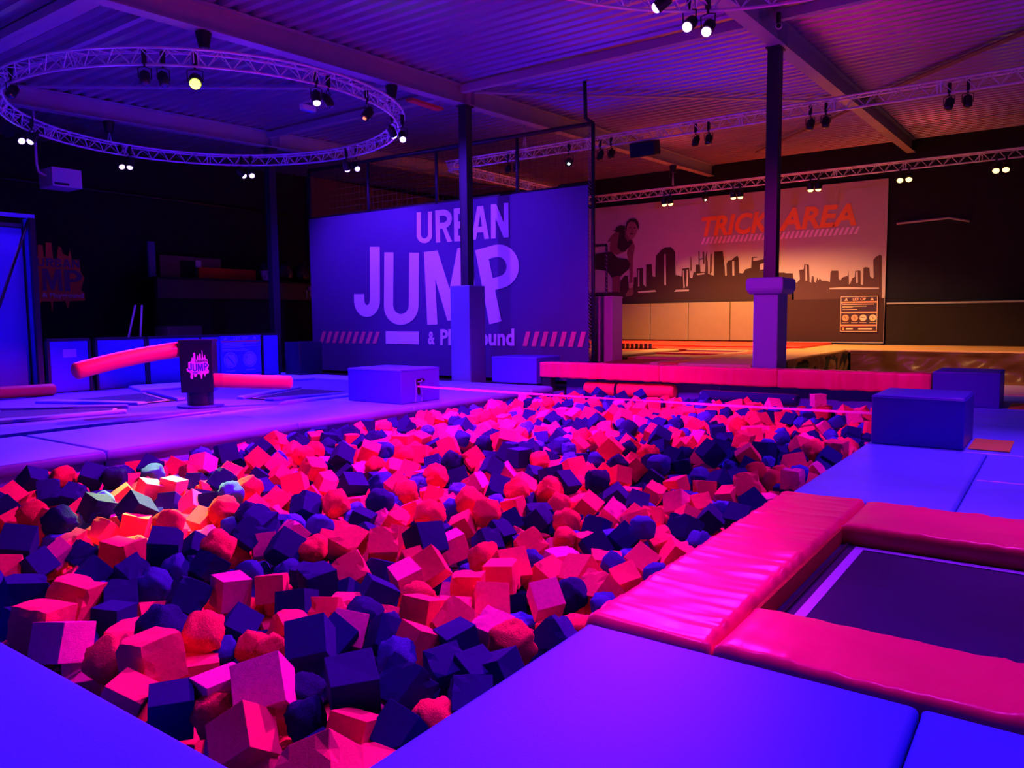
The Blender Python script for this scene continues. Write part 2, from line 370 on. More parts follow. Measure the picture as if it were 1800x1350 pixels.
# ------------------------------------------------------------------ mats of the deck
def mat_pad(x0, x1, y0, y1, label, m=None, z1=0, z0=-.14, r=.035, amp=.004, seed=0, step=.16, name='floor_mat', group=None, sag=0):
    return tag(soft_pad(name, x0+.006, x1-.006, y0+.006, y1-.006, z0, z1, m or M_DECK, None, r, amp, seed=seed, step=step, sag=sag), label, 'mat', group)
mat_pad(-1.2, 1.57, 1.94, 9.66, 'long blue mat along the near left pit edge, bottom left corner', seed=1)
mat_pad(-.6, 3.44, .42, 1.99, 'large smooth blue mat in front of the red pads, bottom centre', seed=2)
mat_pad(-.6, 3.44, -2.6, .42, 'blue mat right of the seam, bottom right corner', seed=3)
mat_pad(7.02, 10.26, .68, 1.98, 'pale violet mat between red pads and the nearer blue block', M_DECKR, seed=4, amp=.006)
mat_pad(7.02, 8.55, -2.8, .68, 'violet mat beyond the far red pad at the right picture edge', M_DECKR, seed=5, amp=.006)
mat_pad(8.55, 10.26, -2.8, .68, 'violet mat right of the long pale violet one, nearest to tan patch', M_DECKR, seed=6, amp=.006)
mat_pad(10.26, 12.9, -2.8, 1.98, 'violet mat under the nearer blue block', M_DECKR, seed=7, amp=.006)
mat_pad(12.9, 15.1, -2.8, 1.98, 'violet mat between the two blue blocks on the right', M_DECKR, seed=8, amp=.006)
mat_pad(15.74, 17.69, 1.99, 4.66, 'violet mat behind the red beam, right of the column', M_DECKR, seed=51)
mat_pad(15.74, 16.93, 5.28, 9.66, 'violet mat behind the red beam, left of the column', M_DECKR, seed=52)
mat_pad(15.1, 17.69, -2.8, 1.98, 'mat under the further blue block on the right', M_DECKR, seed=9)
mat_pad(17.75, 20.38, -2.8, 5.86, 'sand coloured mat behind the further blue block at right edge', mat('sand_vinyl', (.62, .42, .42), .6), seed=10)
for q, lab, pts in ((0, 'tan patch on the mat right of the nearer blue block', (10.45, 11.36, .47, .89)), (1, 'tan patch on the mat beside the further blue block', (15.2, 16.2, .28, .74))):
    tag(box('mat_patch', *pts, .002, .012, M_TAN, bev=.003), lab, 'patch')
# left strip beyond the pit
for i, (a, b, lab) in enumerate(((1.6, 4.78, 'lilac mat on the far left pit edge, nearest to the picture edge'), (4.78, 7.74, 'lilac mat on the far left pit edge in front of the spinner'),
                                 (7.74, 10.36, 'lilac mat on the far left pit edge, left of the mid blue block'), (10.36, 14.2, 'lilac mat under the mid blue block at the pit corner'),
                                 (14.2, 15.1, 'lilac mat at the foot of the banner column'))):
    mat_pad(a, b, 9.655, 12.02, lab, M_DECKL, r=.05, amp=.010, seed=20+i, step=.13)
mat_pad(-1.2, 1.6, 9.68, 18.7, 'blue mat left of the spinner, at the left picture edge', M_BOXL, seed=30, step=.3)
mat_pad(14.2, 15.1, 12.03, 20.0, 'violet mat in front of the navy banner', M_DECKL, seed=31, step=.25)
# pit walls
for a, b, lab in ((1.62, 4.78, 'lilac pad on the far left pit wall, left end'), (4.78, 10.2, 'long lilac pad on the far left pit wall'), (10.2, 14.0, 'lilac pad on pit wall below the mid blue block'), (14.0, 15.7, 'lilac pad on the pit wall beside the black beam leg')):
    tag(box('pit_wall_pad', a+.008, b-.008, 9.715, 9.748, -.63, -.145, M_DECKL, bev=.012), lab, 'wall pad', 'pads lining the foam pit')
tag(box('pit_wall_pad', 1.565, 1.61, 2.0, 9.69, -.63, -.145, M_BOX, bev=.012), 'blue pad lining the near left pit wall', 'wall pad', 'pads lining the foam pit')
tag(box('pit_wall_pad', 1.62, 15.68, 1.95, 1.995, -.63, -.145, M_BOX, bev=.012), 'blue pad lining the near right pit wall', 'wall pad', 'pads lining the foam pit')
for k, (a, b) in enumerate(((2.0, 5.9), (5.9, 9.68))):
    tag(box('pit_wall_pad', 15.69, 15.73, a, b-.01, -.63, .17, M_BOXL, bev=.012), ('blue pad on the far pit wall below the red beam, right half', 'blue pad on the far pit wall below the red beam, left half')[k], 'wall pad', 'pads lining the foam pit')

# ------------------------------------------------------------------ red framed trampoline at the right
tr = thing('trampoline', (5.0, 0, -.14), 'in-ground trampoline with thick glossy red edge pads, right foreground', 'trampoline')
fin('jump_bed', _bx(4.02, 6.10, -2.8, 1.36, -.128, -.118), M_BED, tr)
bm = bm_new(); a, b, y0, y1, wd = 4.07, 6.02, -2.7, 1.20, .062
for q in ((a, b, y1-wd, y1), (a, a+wd, y0, y1-wd), (b-wd, b, y0, y1-wd)): add_box(bm, *q, -.117, -.112)
fin('border_line', to_me(bm), M_LINE, tr)
fin('skirt', _bx(4.0, 6.12, 1.25, 1.27, -.118, -.10), M_BLACKM, tr)
soft_pad('edge_pad', 3.46, 7.00, 1.33, 2.02, -.13, .035, M_RED, tr, r=.055, amp=.012, fold=.036, fdir='x', seed=3, step=.03)
soft_pad('edge_pad', 3.47, 4.10, -2.8, 1.32, -.13, .028, M_RED, tr, r=.04, amp=.022, fold=.025, fdir='y', seed=8, step=.04)
soft_pad('edge_pad', 6.06, 6.99, -2.8, 1.32, -.13, .028, M_RED, tr, r=.04, amp=.018, fold=.022, fdir='y', seed=12, step=.05)
bm = bm_new()   # short elastic fringe under the inner edge of the pit side pad
fr = mat('dark_red_fringe', (.55, .07, .03), .8, bump=.6, bscale=120)
for i in range(200):
    xx = 4.12+i*.0097; add_box(bm, xx, xx+.006, 1.306, 1.328, -.115, -.004)
fin('fringe', to_me(bm), fr, tr)

# ------------------------------------------------------------------ blue vaulting blocks
def block(x0, x1, y0, y1, h, m, label, group=None):
    b = thing('foam_block', ((x0+x1)/2, (y0+y1)/2, 0), label, 'block', group)
    bm = bm_new(); add_box(bm, x0, x1, y0, y1, .004, h-.02, .018, 3); fin('cover', to_me(bm), m, b)
    soft_pad('top_panel', x0+.004, x1-.004, y0+.004, y1-.004, h-.03, h, m, b, r=.02, amp=.004, step=.12)
    bm = bm_new()
    for (p, q) in (((x0, y0), (x1, y0)), ((x1, y0), (x1, y1)), ((x1, y1), (x0, y1)), ((x0, y1), (x0, y0))): add_tube(bm, [(*p, h-.028), (*q, h-.028)], .007, 6)
    fin('piping', to_me(bm), m, b)
    return b
block(10.30, 11.42, .92, 1.92, .61, M_BOX, 'nearer royal blue vinyl block on the right pit edge')
block(15.18, 16.30, .86, 1.86, .60, M_BOX, 'further royal blue vinyl block at the right end of red beam')
lb = block(10.42, 11.50, 10.02, 11.46, .65, M_BOXL, 'mid blue block with torn slot and strap, left pit corner')
block(15.30, 16.36, 10.26, 11.60, .645, M_BOXL, 'smaller-looking mid blue block behind the left end of the red beam')
bm = bm_new(); Y0_ = 10.018
for pts in ([(10.80, .44), (11.02, .46), (11.07, .415), (10.98, .38), (10.86, .40), (10.83, .33)], [(10.86, .40), (10.90, .40), (10.93, .18), (10.89, .14), (10.85, .20)]):
    vs1 = [bm.verts.new((p[0], Y0_-.012, p[1])) for p in pts]; vs2 = [bm.verts.new((p[0], Y0_-.001, p[1])) for p in pts]
    bm.faces.new(vs1); bm.faces.new(vs2)
    for i in range(len(pts)): k = (i+1) % len(pts); bm.faces.new((vs1[i], vs1[k], vs2[k], vs2[i]))
fin('torn_slot', to_me(bm), M_BLACKM, lb)
bm = bm_new(); add_tube(bm, [(10.79, Y0_-.015, .45), (10.80, Y0_-.02, .2), (10.78, Y0_-.015, .02)], .012, 6); add_tube(bm, [(10.93, Y0_-.01, .36), (10.97, Y0_-.02, .2), (10.96, Y0_-.012, .02)], .010, 6); add_tube(bm, [(10.85, Y0_-.015, .39), (10.95, Y0_-.03, .40), (10.97, Y0_-.012, .43)], .012, 6)
fin('torn_flap', to_me(bm), M_DECKL, lb)
# strap between the blocks
bm = bm_new(); n = 24; vv = []
for i in range(n+1):
    t_ = i/n; y = 10.0-(10.0-1.925)*t_; z = .315-.06*4*t_*(1-t_)*.25
    tw = R(35)*math.sin(t_*9); c, s = math.cos(tw)*.017, math.sin(tw)*.017
    vv.append([bm.verts.new((10.84+s*.6+k*.003, y, z+c)) for k in (0, 1)]+[bm.verts.new((10.84-s*.6+k*.003, y, z-c)) for k in (1, 0)])
for i in range(n):
    for j in range(4): bm.faces.new((vv[i][j], vv[i][(j+1) % 4], vv[i+1][(j+1) % 4], vv[i+1][j]))
tag(fin('slackline', to_me(bm), M_ROPE), 'pink webbing slackline stretched over the pit between two blue blocks', 'strap')

# ------------------------------------------------------------------ red balance beam
bb = thing('balance_beam', (15.42, 6.0, -.14), 'long red padded balance beam across the far end of the foam pit', 'balance beam')
def cover(y0, y1, seed, endcap):
    bm = bm_new(); cx, hw, z0, z1, r = 15.42, .17, .19, .545, .035
    sec = []
    for (sx, sz, a0) in ((1, 1, 0), (-1, 1, 90), (-1, -1, 180), (1, -1, 270)):
        for k in range(4):
            a = R(a0+k*30); sec.append((cx+sx*(hw-r)+r*math.cos(a), (z1-r if sz > 0 else z0+r)+r*math.sin(a)))
    fine = []
    for i in range(len(sec)):
        a, b = sec[i], sec[(i+1) % len(sec)]; d = math.hypot(a[0]-b[0], a[1]-b[1]); m_ = max(1, int(d/.05))
        for k in range(m_): fine.append((a[0]+(b[0]-a[0])*k/m_, a[1]+(b[1]-a[1])*k/m_))
    n = int((y1-y0)/.03); rings = []
    for i in range(n+1):
        y = y0+(y1-y0)*i/n; row = []
        for (x, z) in fine:
            k = noise.noise(Vector((seed, y*6, z*1.6)))+.6*noise.noise(Vector((seed+9, y*15, z*2.5)))+(1.6*math.exp(-((y-y0)/.05)**2)+1.6*math.exp(-((y-y1)/.05)**2)-.8)*(-.5)
            dx, dz = x-cx, z-(z0+z1)/2; l = math.hypot(dx, dz)
            sg = -.02*math.sin(math.pi*i/n)*0
            row.append(bm.verts.new((x+dx/l*k*.022, y, z+dz/l*k*.014+sg)))
        rings.append(row)
    m_ = len(fine)
    for i in range(n):
        for j in range(m_): bm.faces.new((rings[i][j], rings[i][(j+1) % m_], rings[i+1][(j+1) % m_], rings[i+1][j]))
    bm.faces.new(rings[0]); bm.faces.new(rings[-1])
    return fin('padded_cover', to_me(bm), M_RED, bb, True)
for i, (a, b) in enumerate(((1.90, 4.55), (4.56, 7.05), (7.06, 10.14))): cover(a, b, i*5, 0)
fin('core', _bx(15.30, 15.54, 1.95, 10.1, .21, .50), M_BLACK, bb)
for y0, y1 in ((9.86, 10.10), (1.93, 2.05)): fin('leg', _bx(15.30, 15.52, y0, y1, -.3, .21, bev=.01), M_BLACK, bb)

def log(name, a, b, r, m, label, cat, strap=None, sag=0):
    a, b = Vector(a), Vector(b); d = (b-a).normalized(); t = thing(name, (a+b)/2-Vector((0, 0, r)), label, cat)
    L = (b-a).length; pts, rr = [], []
    for k in range(5): 
        an = R(90*k/4); pts.append(a+d*(.06*(1-math.cos(an)))); rr.append(r*(.72+.28*math.sin(an)))
    for k in range(1, 8): pts.append(a+d*(.06+(L-.12)*k/8)); rr.append(r*(1+.02*math.sin(k*2.1)))
    for k in range(4, -1, -1):
        an = R(90*k/4); pts.append(b-d*(.06*(1-math.cos(an)))); rr.append(r*(.72+.28*math.sin(an)))
    for k, p in enumerate(pts):
        s = (p-a).dot(d)/L; pts[k] = p-Vector((0, 0, sag*4*s*(1-s)))
    bm = bm_new(); add_tube(bm, pts, rr, 28); fin('cover', to_me(bm), m, t, True)
    if strap is not None:
        p = a+d*L*strap; bm = bm_new(); add_tube(bm, [p-d*.03, p+d*.03], r*1.04, 24, caps=True); fin('strap', to_me(bm), M_BLACKV, t)
        bm = bm_new(); add_tube(bm, [p+Vector((-r*1.0, 0, -.02)), p+Vector((-r*1.15, 0, -.14)), p+Vector((-r*.9, 0, -.25))], .025, 8); fin('buckle', to_me(bm), M_BLACKV, t, True)
    return t
log('padded_roller', (15.50, 9.02, -.05), (15.50, 6.80, -.02), .155, M_REDM, 'red padded roller hanging behind the balance beam over the foam', 'roller', .38)
for y in (8.7, 7.1): tag(tube('roller_strap', [(15.50, y, .09), (15.48, y, .20)], .02, M_BLACK), 'black strap holding the red roller to the beam, %s end' % ('left' if y > 8 else 'right'), 'strap')
log('padded_roller', (14.85, 5.95, .0), (14.5, 3.95, .03), .115, mat('navy_gloss_vinyl', (.02, .015, .16), .18), 'dark navy padded roller lying on the foam at the right, glossy top', 'roller')

# ------------------------------------------------------------------ spinner with two red arms
sp = thing('spinner_machine', (8.42, 13.35, -.03), 'black square spinner post with pink logo sticker and two red padded arms', 'spinning machine')
ang = R(-42); Ms = Matrix.Translation((8.42, 13.35, 0)) @ Matrix.Rotation(ang, 4, 'Z')
def sbx(*a, bev=0): 
    bm = bm_new(); add_box(bm, *a, bev=bev, seg=3); me = to_me(bm); me.transform(Ms); return me
fin('head', sbx(-.29, .29, -.29, .29, .26, 1.24, bev=.02), M_BLACKV, sp)
fin('head_lid', sbx(-.305, .305, -.305, .305, 1.19, 1.245, bev=.015), M_BLACKV, sp)
bm = bm_new(); add_cyl(bm, (8.42, 13.35, .12), .24, .3, 32); fin('neck', to_me(bm), M_BLACKV, sp, False)
bm = bm_new(); add_cyl(bm, (8.42, 13.35, -.005), .42, .03, 32); fin('base_plate', to_me(bm), M_BOXL, sp)
def arm(pts, r, cuff):
    bm = bm_new(); pts = [Vector(p) for p in pts]; P, rr = [], []
    n = 20
    for i in range(n+1):
        t_ = i/n; p = pts[0]*(1-t_)**2+pts[1]*2*t_*(1-t_)+pts[2]*t_*t_; P.append(p); rr.append(r)
    d = (P[-1]-P[-2]).normalized()
    for k in range(1, 6): P.append(P[n]+d*r*.55*math.sin(R(18*k))); rr.append(r*math.cos(R(17*k)))
    add_tube(bm, P, rr, 32); o = fin('arm', to_me(bm), M_REDM, sp, True)
    bm = bm_new(); add_tube(bm, [P[1], P[2], P[3]], r*1.012, 32, caps=False); fin('arm_cuff', to_me(bm), M_RED, o, True)
arm([(8.22, 13.5, 1.07), (7.3, 13.60, 1.0), (6.32, 13.62, .77)], .145, 1)
arm([(8.52, 13.15, .47), (9.1, 12.7, .42), (9.66, 12.30, .38)], .135, 1)
# outline logo on the right hand face of the head
def face_fn(u, v, t_):   # u 0..1 left to right, v 0..1 bottom to top on the sticker face (local -Y)
    return Ms @ Vector((-.29+.58*u, -.292-.003-t_, .26+.98*v))
LOGO = [(.22, .05), (.24, .22), (.10, .30), (.08, .38), (.16, .42), (.16, .62), (.24, .64), (.29, .68), (.30, .80), (.34, .80), (.36, .70), (.38, .95), (.42, .98), (.45, .93), (.46, .72), (.50, .70), (.52, .86), (.56, .87), (.58, .72), (.60, .92), (.66, .93), (.68, .74), (.71, .75), (.72, 1.05), (.74, 1.05), (.76, .80), (.80, .74), (.82, .88), (.85, .86), (.86, .74), (.93, .72), (.94, .58), (.98, .50), (.93, .38), (.97, .30), (.96, .22), (.84, .18), (.80, .06), (.77, .18), (.72, .20), (.68, .0), (.64, .02), (.62, .18), (.56, .17), (.50, .20), (.46, .08), (.38, .08), (.36, .20), (.34, .18), (.32, .0), (.28, .0)]
def lg(p): return (.14+.76*p[0], .26+.52*p[1])
st = art('logo_sticker', [[lg(p) for p in LOGO]], face_fn, M_PINKL, sp)
f2 = lambda a, b, t_: face_fn(*lg((a, b)), t_+.004)
text_art('lettering', 'URBAN', [(.44, .60), (.92, .62), (.92, .72), (.44, .70)], f2, M_LOGO_P, st, bold=.03)
mj = mat('logo_indigo', (.07, .02, .60), .5)
for ch, x0, x1, y0, y1 in (('J', .14, .30, .32, .58), ('U', .33, .50, .29, .56), ('M', .53, .74, .29, .56), ('P', .77, .93, .31, .58)):
    glyph(ch, [(x0, y0), (x1, y0), (x1, y1), (x0, y1)], f2, mj, st, 'lettering')
art('lettering', [[(.34, .22), (.52, .22), (.52, .25), (.34, .25)]], f2, mj, st)

# trampolines set round the spinner
mat_pad(1.6, 14.19, 12.03, 18.74, 'broad blue padded field around the spinner', M_BOXL, z1=-.03, seed=40, step=.4, name='padded_field')
def wedge(a0, r0, r1, h0, h1, label):
    c = Vector((8.42, 13.35)); d = Vector((math.cos(R(a0)), math.sin(R(a0)))); s = Vector((-d.y, d.x))
    def P(r, k): h = h0+(h1-h0)*(r-r0)/(r1-r0); q = c+d*r+s*h*k; return (q.x, q.y)
    t = thing('trampoline', (c.x+d.x*(r0+r1)/2, c.y+d.y*(r0+r1)/2, -.03), label, 'trampoline', 'trampolines round the spinner')
    def sheet(name, g, z0, z1, m):
        pts = [P(r0+g, -1+g/h0), P(r1-g, -1+g/h1), P(r1-g, 1-g/h1), P(r0+g, 1-g/h0)]; bm = bm_new()
        lo = [bm.verts.new((*p, z0)) for p in pts]; hi = [bm.verts.new((*p, z1)) for p in pts]; bm.faces.new(lo); bm.faces.new(hi)
        for i in range(4): k = (i+1) % 4; bm.faces.new((lo[i], lo[k], hi[k], hi[i]))
        return fin(name, to_me(bm), m, t)
    sheet('frame_gap', 0, -.028, -.016, M_BLACKM); sheet('webbing', .09, -.018, -.008, M_SILV); sheet('jump_bed', .15, -.012, -.002, M_BED)
    w1 = .42
    for k in (-1, 1):
        a, b = Vector(P(r0-.1, k)), Vector(P(r1, k)); o = s*k*.34
        q = [a+s*k*.0, b, b+o, a+o*.6]
        soft_pad('edge_pad', 0, 1.9, 0, .34, -.03, .035, M_BOXL if k < 0 else M_DECKL, t, r=.04, amp=.01, fold=.012, seed=a0+k, step=.12, quad=[tuple(v) for v in q])
for a0, lab in ((4, 'sunken trampoline to the right of the spinner, below its short arm'), (92, 'sunken trampoline behind the spinner, near the low wall'), (150, 'sunken trampoline left of the spinner, at the left picture edge')):
    wedge(a0, 1.35, 3.5, .35, 1.02, lab)
for (q, lab, m_) in (([(3.2, 12.05), (8.0, 12.05), (7.0, 12.85), (3.2, 12.8)], 'blue pad lying between the lilac edge mats and the spinner', M_BOXL), ([(9.2, 12.05), (13.9, 12.05), (12.6, 12.35), (9.6, 12.35)], 'narrow violet pad right of the spinner foot', M_DECKL), ([(9.4, 17.3), (13.9, 16.6), (13.9, 17.9), (9.8, 18.6)], 'violet pad along the low wall beyond the spinner', M_DECKL)):
    tag(soft_pad('edge_pad', 0, 3, 0, .6, -.03, .04, m_, None, r=.04, amp=.012, fold=.01, seed=len(lab), step=.16, quad=q), lab, 'mat')
log('padded_roller', (6.4, 18.3, .13), (8.0, 18.35, .10), .13, mat('dull_red_vinyl', (.30, .01, .05), .6), 'red padded roller on the floor at the left picture edge', 'roller')

# ------------------------------------------------------------------ foam pit contents
DATA = [
0,366,540,-26,-44,-37,63,196,2,455,505,-8,177,-15,55,217,0,385,714,-8,170,-84,104,221,1,407,566,-8,-20,-44,59,219,0,346,420,-8,-130,26,121,226,2,495,610,-8,164,-44,51,206,2,494,478,-18,-39,-3,81,205,1,359,840,-14,-159,7,108,205,
2,358,634,-26,3,-7,59,189,0,361,893,-8,-171,-7,115,223,4,632,457,-20,160,-16,83,205,0,421,947,-8,-172,-16,123,223,2,446,439,-26,-42,-10,90,170,4,446,722,-8,-57,49,84,198,4,381,785,-26,-129,42,14,205,1,570,856,-26,-174,-3,78,195,
5,417,523,-26,58,61,-81,156,0,343,681,-26,-180,-25,121,186,2,390,1007,-8,-170,0,74,219,0,422,469,-26,-159,-6,104,174,2,555,480,-26,171,-21,65,187,1,773,507,-26,171,-45,56,178,4,377,597,-26,-6,2,57,170,2,654,789,-26,174,-6,71,203,
5,429,772,-8,53,-37,41,213,2,527,883,-26,-123,-52,12,204,2,597,1053,-8,110,68,69,213,0,756,841,-8,150,-22,112,215,2,480,1247,-8,42,12,-35,215,2,831,757,-8,-31,6,-13,227,2,518,423,-26,-165,56,56,183,0,652,601,-26,-164,-1,97,196,
3,521,950,-26,79,-49,-45,207,2,709,926,-18,-43,-35,22,206,0,724,555,-27,82,-40,-132,206,5,579,1340,-8,-128,18,31,215,0,771,695,-20,132,-45,84,206,0,811,601,-26,-5,2,21,199,2,436,886,-26,-176,-2,114,175,0,782,795,-8,5,-50,42,207,
3,550,544,-26,-127,27,-136,173,2,683,433,-26,-117,31,-108,175,1,395,611,-22,177,7,77,205,2,505,745,-26,59,-35,137,175,0,832,467,-26,-128,5,73,199,2,613,515,-26,-86,12,158,175,0,651,549,-25,141,-36,-141,211,
2,582,435,-26,80,-65,103,175,2,658,1373,-8,71,16,-89,215,4,636,984,-8,119,37,-33,215,5,446,559,-26,-112,65,75,157,0,608,820,-26,-4,16,38,176,2,567,454,-26,179,-20,74,174,0,714,787,-26,139,-46,86,201,2,662,687,-26,-150,4,55,199,
2,613,969,-26,53,10,-87,175,0,587,549,-26,-2,-27,166,175,0,887,454,-26,159,-24,51,170,4,479,432,-32,-130,1,178,190,2,688,1299,-8,-144,-24,80,226,2,704,1009,-8,130,-40,131,206,2,581,589,-26,123,32,76,175,
2,469,938,-23,-136,7,-21,187,2,474,1175,-26,165,33,102,178,1,734,705,-26,18,-16,-24,175,5,804,489,-26,-6,40,-80,187,2,590,751,-31,80,23,25,198,0,750,611,-26,-175,1,119,196,4,739,896,-26,62,3,121,207,0,428,704,-41,1,1,57,203,
4,914,1046,-8,-130,-22,-46,215,0,862,511,-23,-9,-36,-6,211,2,882,1088,-12,-144,25,97,206,4,773,1170,-8,-161,46,103,215,4,948,852,-8,139,23,87,215,0,1022,445,-26,13,-55,-67,175,2,536,1032,-26,-112,-38,110,175,
2,545,630,-26,128,-32,-7,175,1,880,745,-26,-17,0,58,189,2,1162,493,-26,-148,6,75,204,3,1042,508,2,131,-90,117,161,4,859,668,-26,169,38,-128,194,4,1012,781,-8,174,46,-149,215,0,666,1265,-26,174,14,-39,203,
0,963,471,-26,149,-29,87,182,2,1028,1125,-8,81,28,-114,215,0,618,1275,-26,-170,-43,6,175,2,1274,443,-26,54,-6,93,188,0,591,693,-26,-2,25,21,179,5,605,651,-26,-35,8,-126,191,0,850,549,-26,75,-20,79,176,
0,574,1143,-26,-178,-9,110,182,5,965,984,-8,-8,13,-78,215,2,681,1612,-14,-34,0,-23,206,4,480,685,-26,-32,-54,0,158,0,532,690,-26,-167,-21,71,170,5,1335,751,-8,-58,-3,142,215,1,656,501,-27,51,-68,-134,187,
2,1638,633,15,-44,7,-130,212,2,505,1077,-26,112,38,-178,175,2,537,1176,-26,-129,-14,-103,175,0,851,617,-28,90,-51,62,209,0,951,650,-26,137,-42,89,192,1,569,636,-26,25,-54,20,182,4,572,1418,-8,-26,24,85,215,
2,785,1658,-8,-65,-30,43,215,2,700,1726,-8,53,-47,-58,215,4,1094,674,-26,-111,-43,12,194,4,1192,1053,-8,144,36,-4,215,0,1447,485,-8,-21,-55,40,232,0,401,431,-41,-2,0,-87,195,3,578,996,-26,31,47,-18,167,
4,1065,863,-8,130,-53,-96,206,2,1056,548,-26,137,-40,94,184,2,1084,724,-26,-42,-4,12,182,3,790,435,-26,71,10,132,143,1,1538,426,-2,90,0,-91,189,2,1241,479,-26,-102,-42,112,175,4,1216,785,-8,-139,-31,23,215,
2,999,564,-26,142,-52,86,177,0,980,807,-26,-75,-27,-69,175,4,1042,997,-8,-142,1,-50,215,1,1315,571,-26,121,17,92,193,4,679,632,-27,-76,-26,-3,200,0,966,1220,-8,-151,56,-114,215,5,813,1615,-8,88,-1,-39,215,
2,1392,455,-26,-47,37,-111,193,0,1210,699,-26,-18,-37,106,182,0,1100,1328,-8,-107,26,-111,215,4,486,661,-26,127,-46,118,156,2,758,1053,-8,158,-21,111,207,1,513,1198,-26,134,-47,129,185,3,1094,438,-26,-28,-36,1,181,
3,1555,719,-8,72,2,82,215,3,836,997,-26,-179,19,-22,199,2,715,1584,-26,169,29,-157,197,2,1424,1005,1,146,88,133,207,2,924,714,-26,131,-9,166,175,2,1190,1334,9,134,38,-155,204,3,458,707,-26,-3,-37,-100,130,
1,831,1516,-26,74,13,-98,193,2,1249,776,-3,85,39,-102,210,4,1173,832,-8,-39,-26,-56,207,2,1064,1590,10,13,8,163,214,0,938,922,-26,-52,-20,26,175,1,997,1584,-8,-156,54,-139,214,1,1190,639,-26,-123,-37,106,175,
4,909,1289,-8,-104,58,-20,215,4,669,1167,-8,32,16,63,215,2,748,764,-36,-68,-2,95,193,0,751,1200,-26,9,-32,6,174,2,913,1378,-8,-150,-44,-6,213,2,1091,615,-26,75,65,168,175,0,1062,1469,4,133,-28,-129,210,
0,1476,774,-26,28,-18,146,187,0,444,1194,-26,58,9,-29,175,3,853,1267,-8,-86,67,75,207,0,1563,843,14,173,42,-78,214,4,1008,626,-26,-16,24,-155,156,1,809,1322,-26,136,38,-120,187,0,915,1211,-26,131,-35,114,197,
0,583,1118,-26,-83,-12,-92,175,2,789,1369,-26,84,34,32,175,2,649,1060,-26,48,-35,163,175,0,639,1681,-26,57,-41,130,207,0,1075,491,-26,154,-20,51,175,1,871,1495,-26,-109,-78,-49,196,2,974,729,-26,-85,49,93,175,
2,906,971,-26,1,-22,116,175,3,627,897,-26,-32,20,30,150,0,1367,644,-26,-119,13,-177,175,2,1302,690,-26,-160,49,-48,181,0,1371,1093,-3,-129,49,-83,206,2,1247,934,-26,30,-50,10,196,2,850,617,-79,-180,0,45,211,
2,1335,1016,-10,123,45,-178,187,1,719,988,-26,-88,-26,-121,175,4,752,1708,-8,-176,-19,-108,215,0,1420,511,-26,-103,-22,-4,175,0,560,1246,-26,-177,72,4,175,0,1410,1202,7,28,22,126,212,1,375,836,-53,-97,41,-120,195,
4,1605,481,-26,126,13,-24,207,0,1267,1328,5,-113,18,-143,211,2,1537,575,-26,64,-35,0,185,3,912,489,-15,145,40,167,135,0,429,834,-39,-160,-86,-88,211,0,1449,630,-26,-76,9,169,181,4,727,434,-38,-31,90,13,201,
0,1121,803,-26,-5,74,-87,175,3,927,432,-26,15,12,117,153,1,931,581,-38,-74,-90,136,204,4,1180,744,-26,-129,-33,-151,201,3,871,1569,-8,-39,-70,-164,215,0,1715,575,2,-144,6,-160,207,0,1324,527,-26,-70,-52,-158,175,
2,1275,633,-26,132,18,-58,175,4,1143,1413,8,-123,-85,-149,204,4,1878,477,-3,169,-36,52,206,0,1409,851,-8,150,-3,-24,215,0,1907,429,2,-66,84,15,214,4,1216,1253,-13,-161,-36,-11,196,1,1250,994,-26,-87,33,102,187,
2,1842,433,-14,131,-46,-122,210,2,1036,749,-26,-58,47,-107,175,3,1082,1101,-8,-2,-29,-85,199,2,1828,573,-2,-7,-1,-107,201,5,1337,1132,-8,-36,-16,-140,215,0,1450,572,-26,-103,4,-53,187,4,1306,1253,-2,-107,52,-134,210,
0,1687,464,-5,-39,-8,-58,211,0,1548,777,-26,-151,-47,111,200,0,1060,1392,-26,56,-32,27,196,3,689,893,-43,-9,46,-88,171,0,1199,1586,16,117,-49,85,212,4,1446,963,-8,128,10,134,204,0,1362,1248,-9,105,69,-151,213,
0,1512,1106,19,-17,30,-149,205,3,1558,626,-26,139,-30,148,192,1,784,1002,-26,-81,-47,161,175,2,574,1528,-20,42,33,179,206,4,690,1024,-42,32,35,118,210,2,687,770,-54,-49,23,103,187,0,1911,652,5,90,-14,88,203,
2,1829,844,5,-144,-24,13,215,0,1263,1194,-26,-70,36,37,195,0,1249,591,-44,-95,50,-171,186,0,2244,717,7,-177,-50,62,214,0,1716,965,2,61,28,57,196,0,1085,1268,-26,-178,56,92,175,2,1644,701,-26,-172,12,111,180,
1,1091,1435,-9,-133,-20,-138,206,2,1661,731,-12,13,44,0,204,5,1539,1193,-1,91,1,-86,209,2,1275,1061,-26,-68,15,136,193,2,916,1660,-8,-56,29,61,215,0,557,1468,-26,19,-35,-87,175,1,2603,646,44,-98,-89,48,199,
5,1951,997,4,43,-17,-118,212,0,1107,987,-26,-38,59,-175,175,3,1491,1227,18,-64,-13,108,179,2,923,1495,-26,3,-35,-153,175,1,2493,512,4,-76,61,-146,209,0,1002,1696,-26,-152,-19,103,186,0,1666,993,-9,6,-51,-89,203,
4,1626,526,-15,-67,60,-128,207,2,1128,1536,8,34,-40,-24,214,2,1631,1548,3,0,30,-6,186,2,2254,470,-13,-77,24,36,197,3,888,607,-26,33,-9,46,142,2,1483,699,-26,-147,10,17,175,3,1322,1330,4,-170,17,12,186,4,2122,742,8,-50,-35,81,209,
2,368,957,-26,168,-14,-163,175,0,1262,1243,-26,-35,-18,147,198,0,777,1507,-26,87,-56,161,175,5,1505,795,-7,-36,28,41,194,2,1182,1319,-26,-59,42,8,190,2,832,1299,-25,-7,22,38,191,0,1062,1036,-4,45,-43,-135,188,
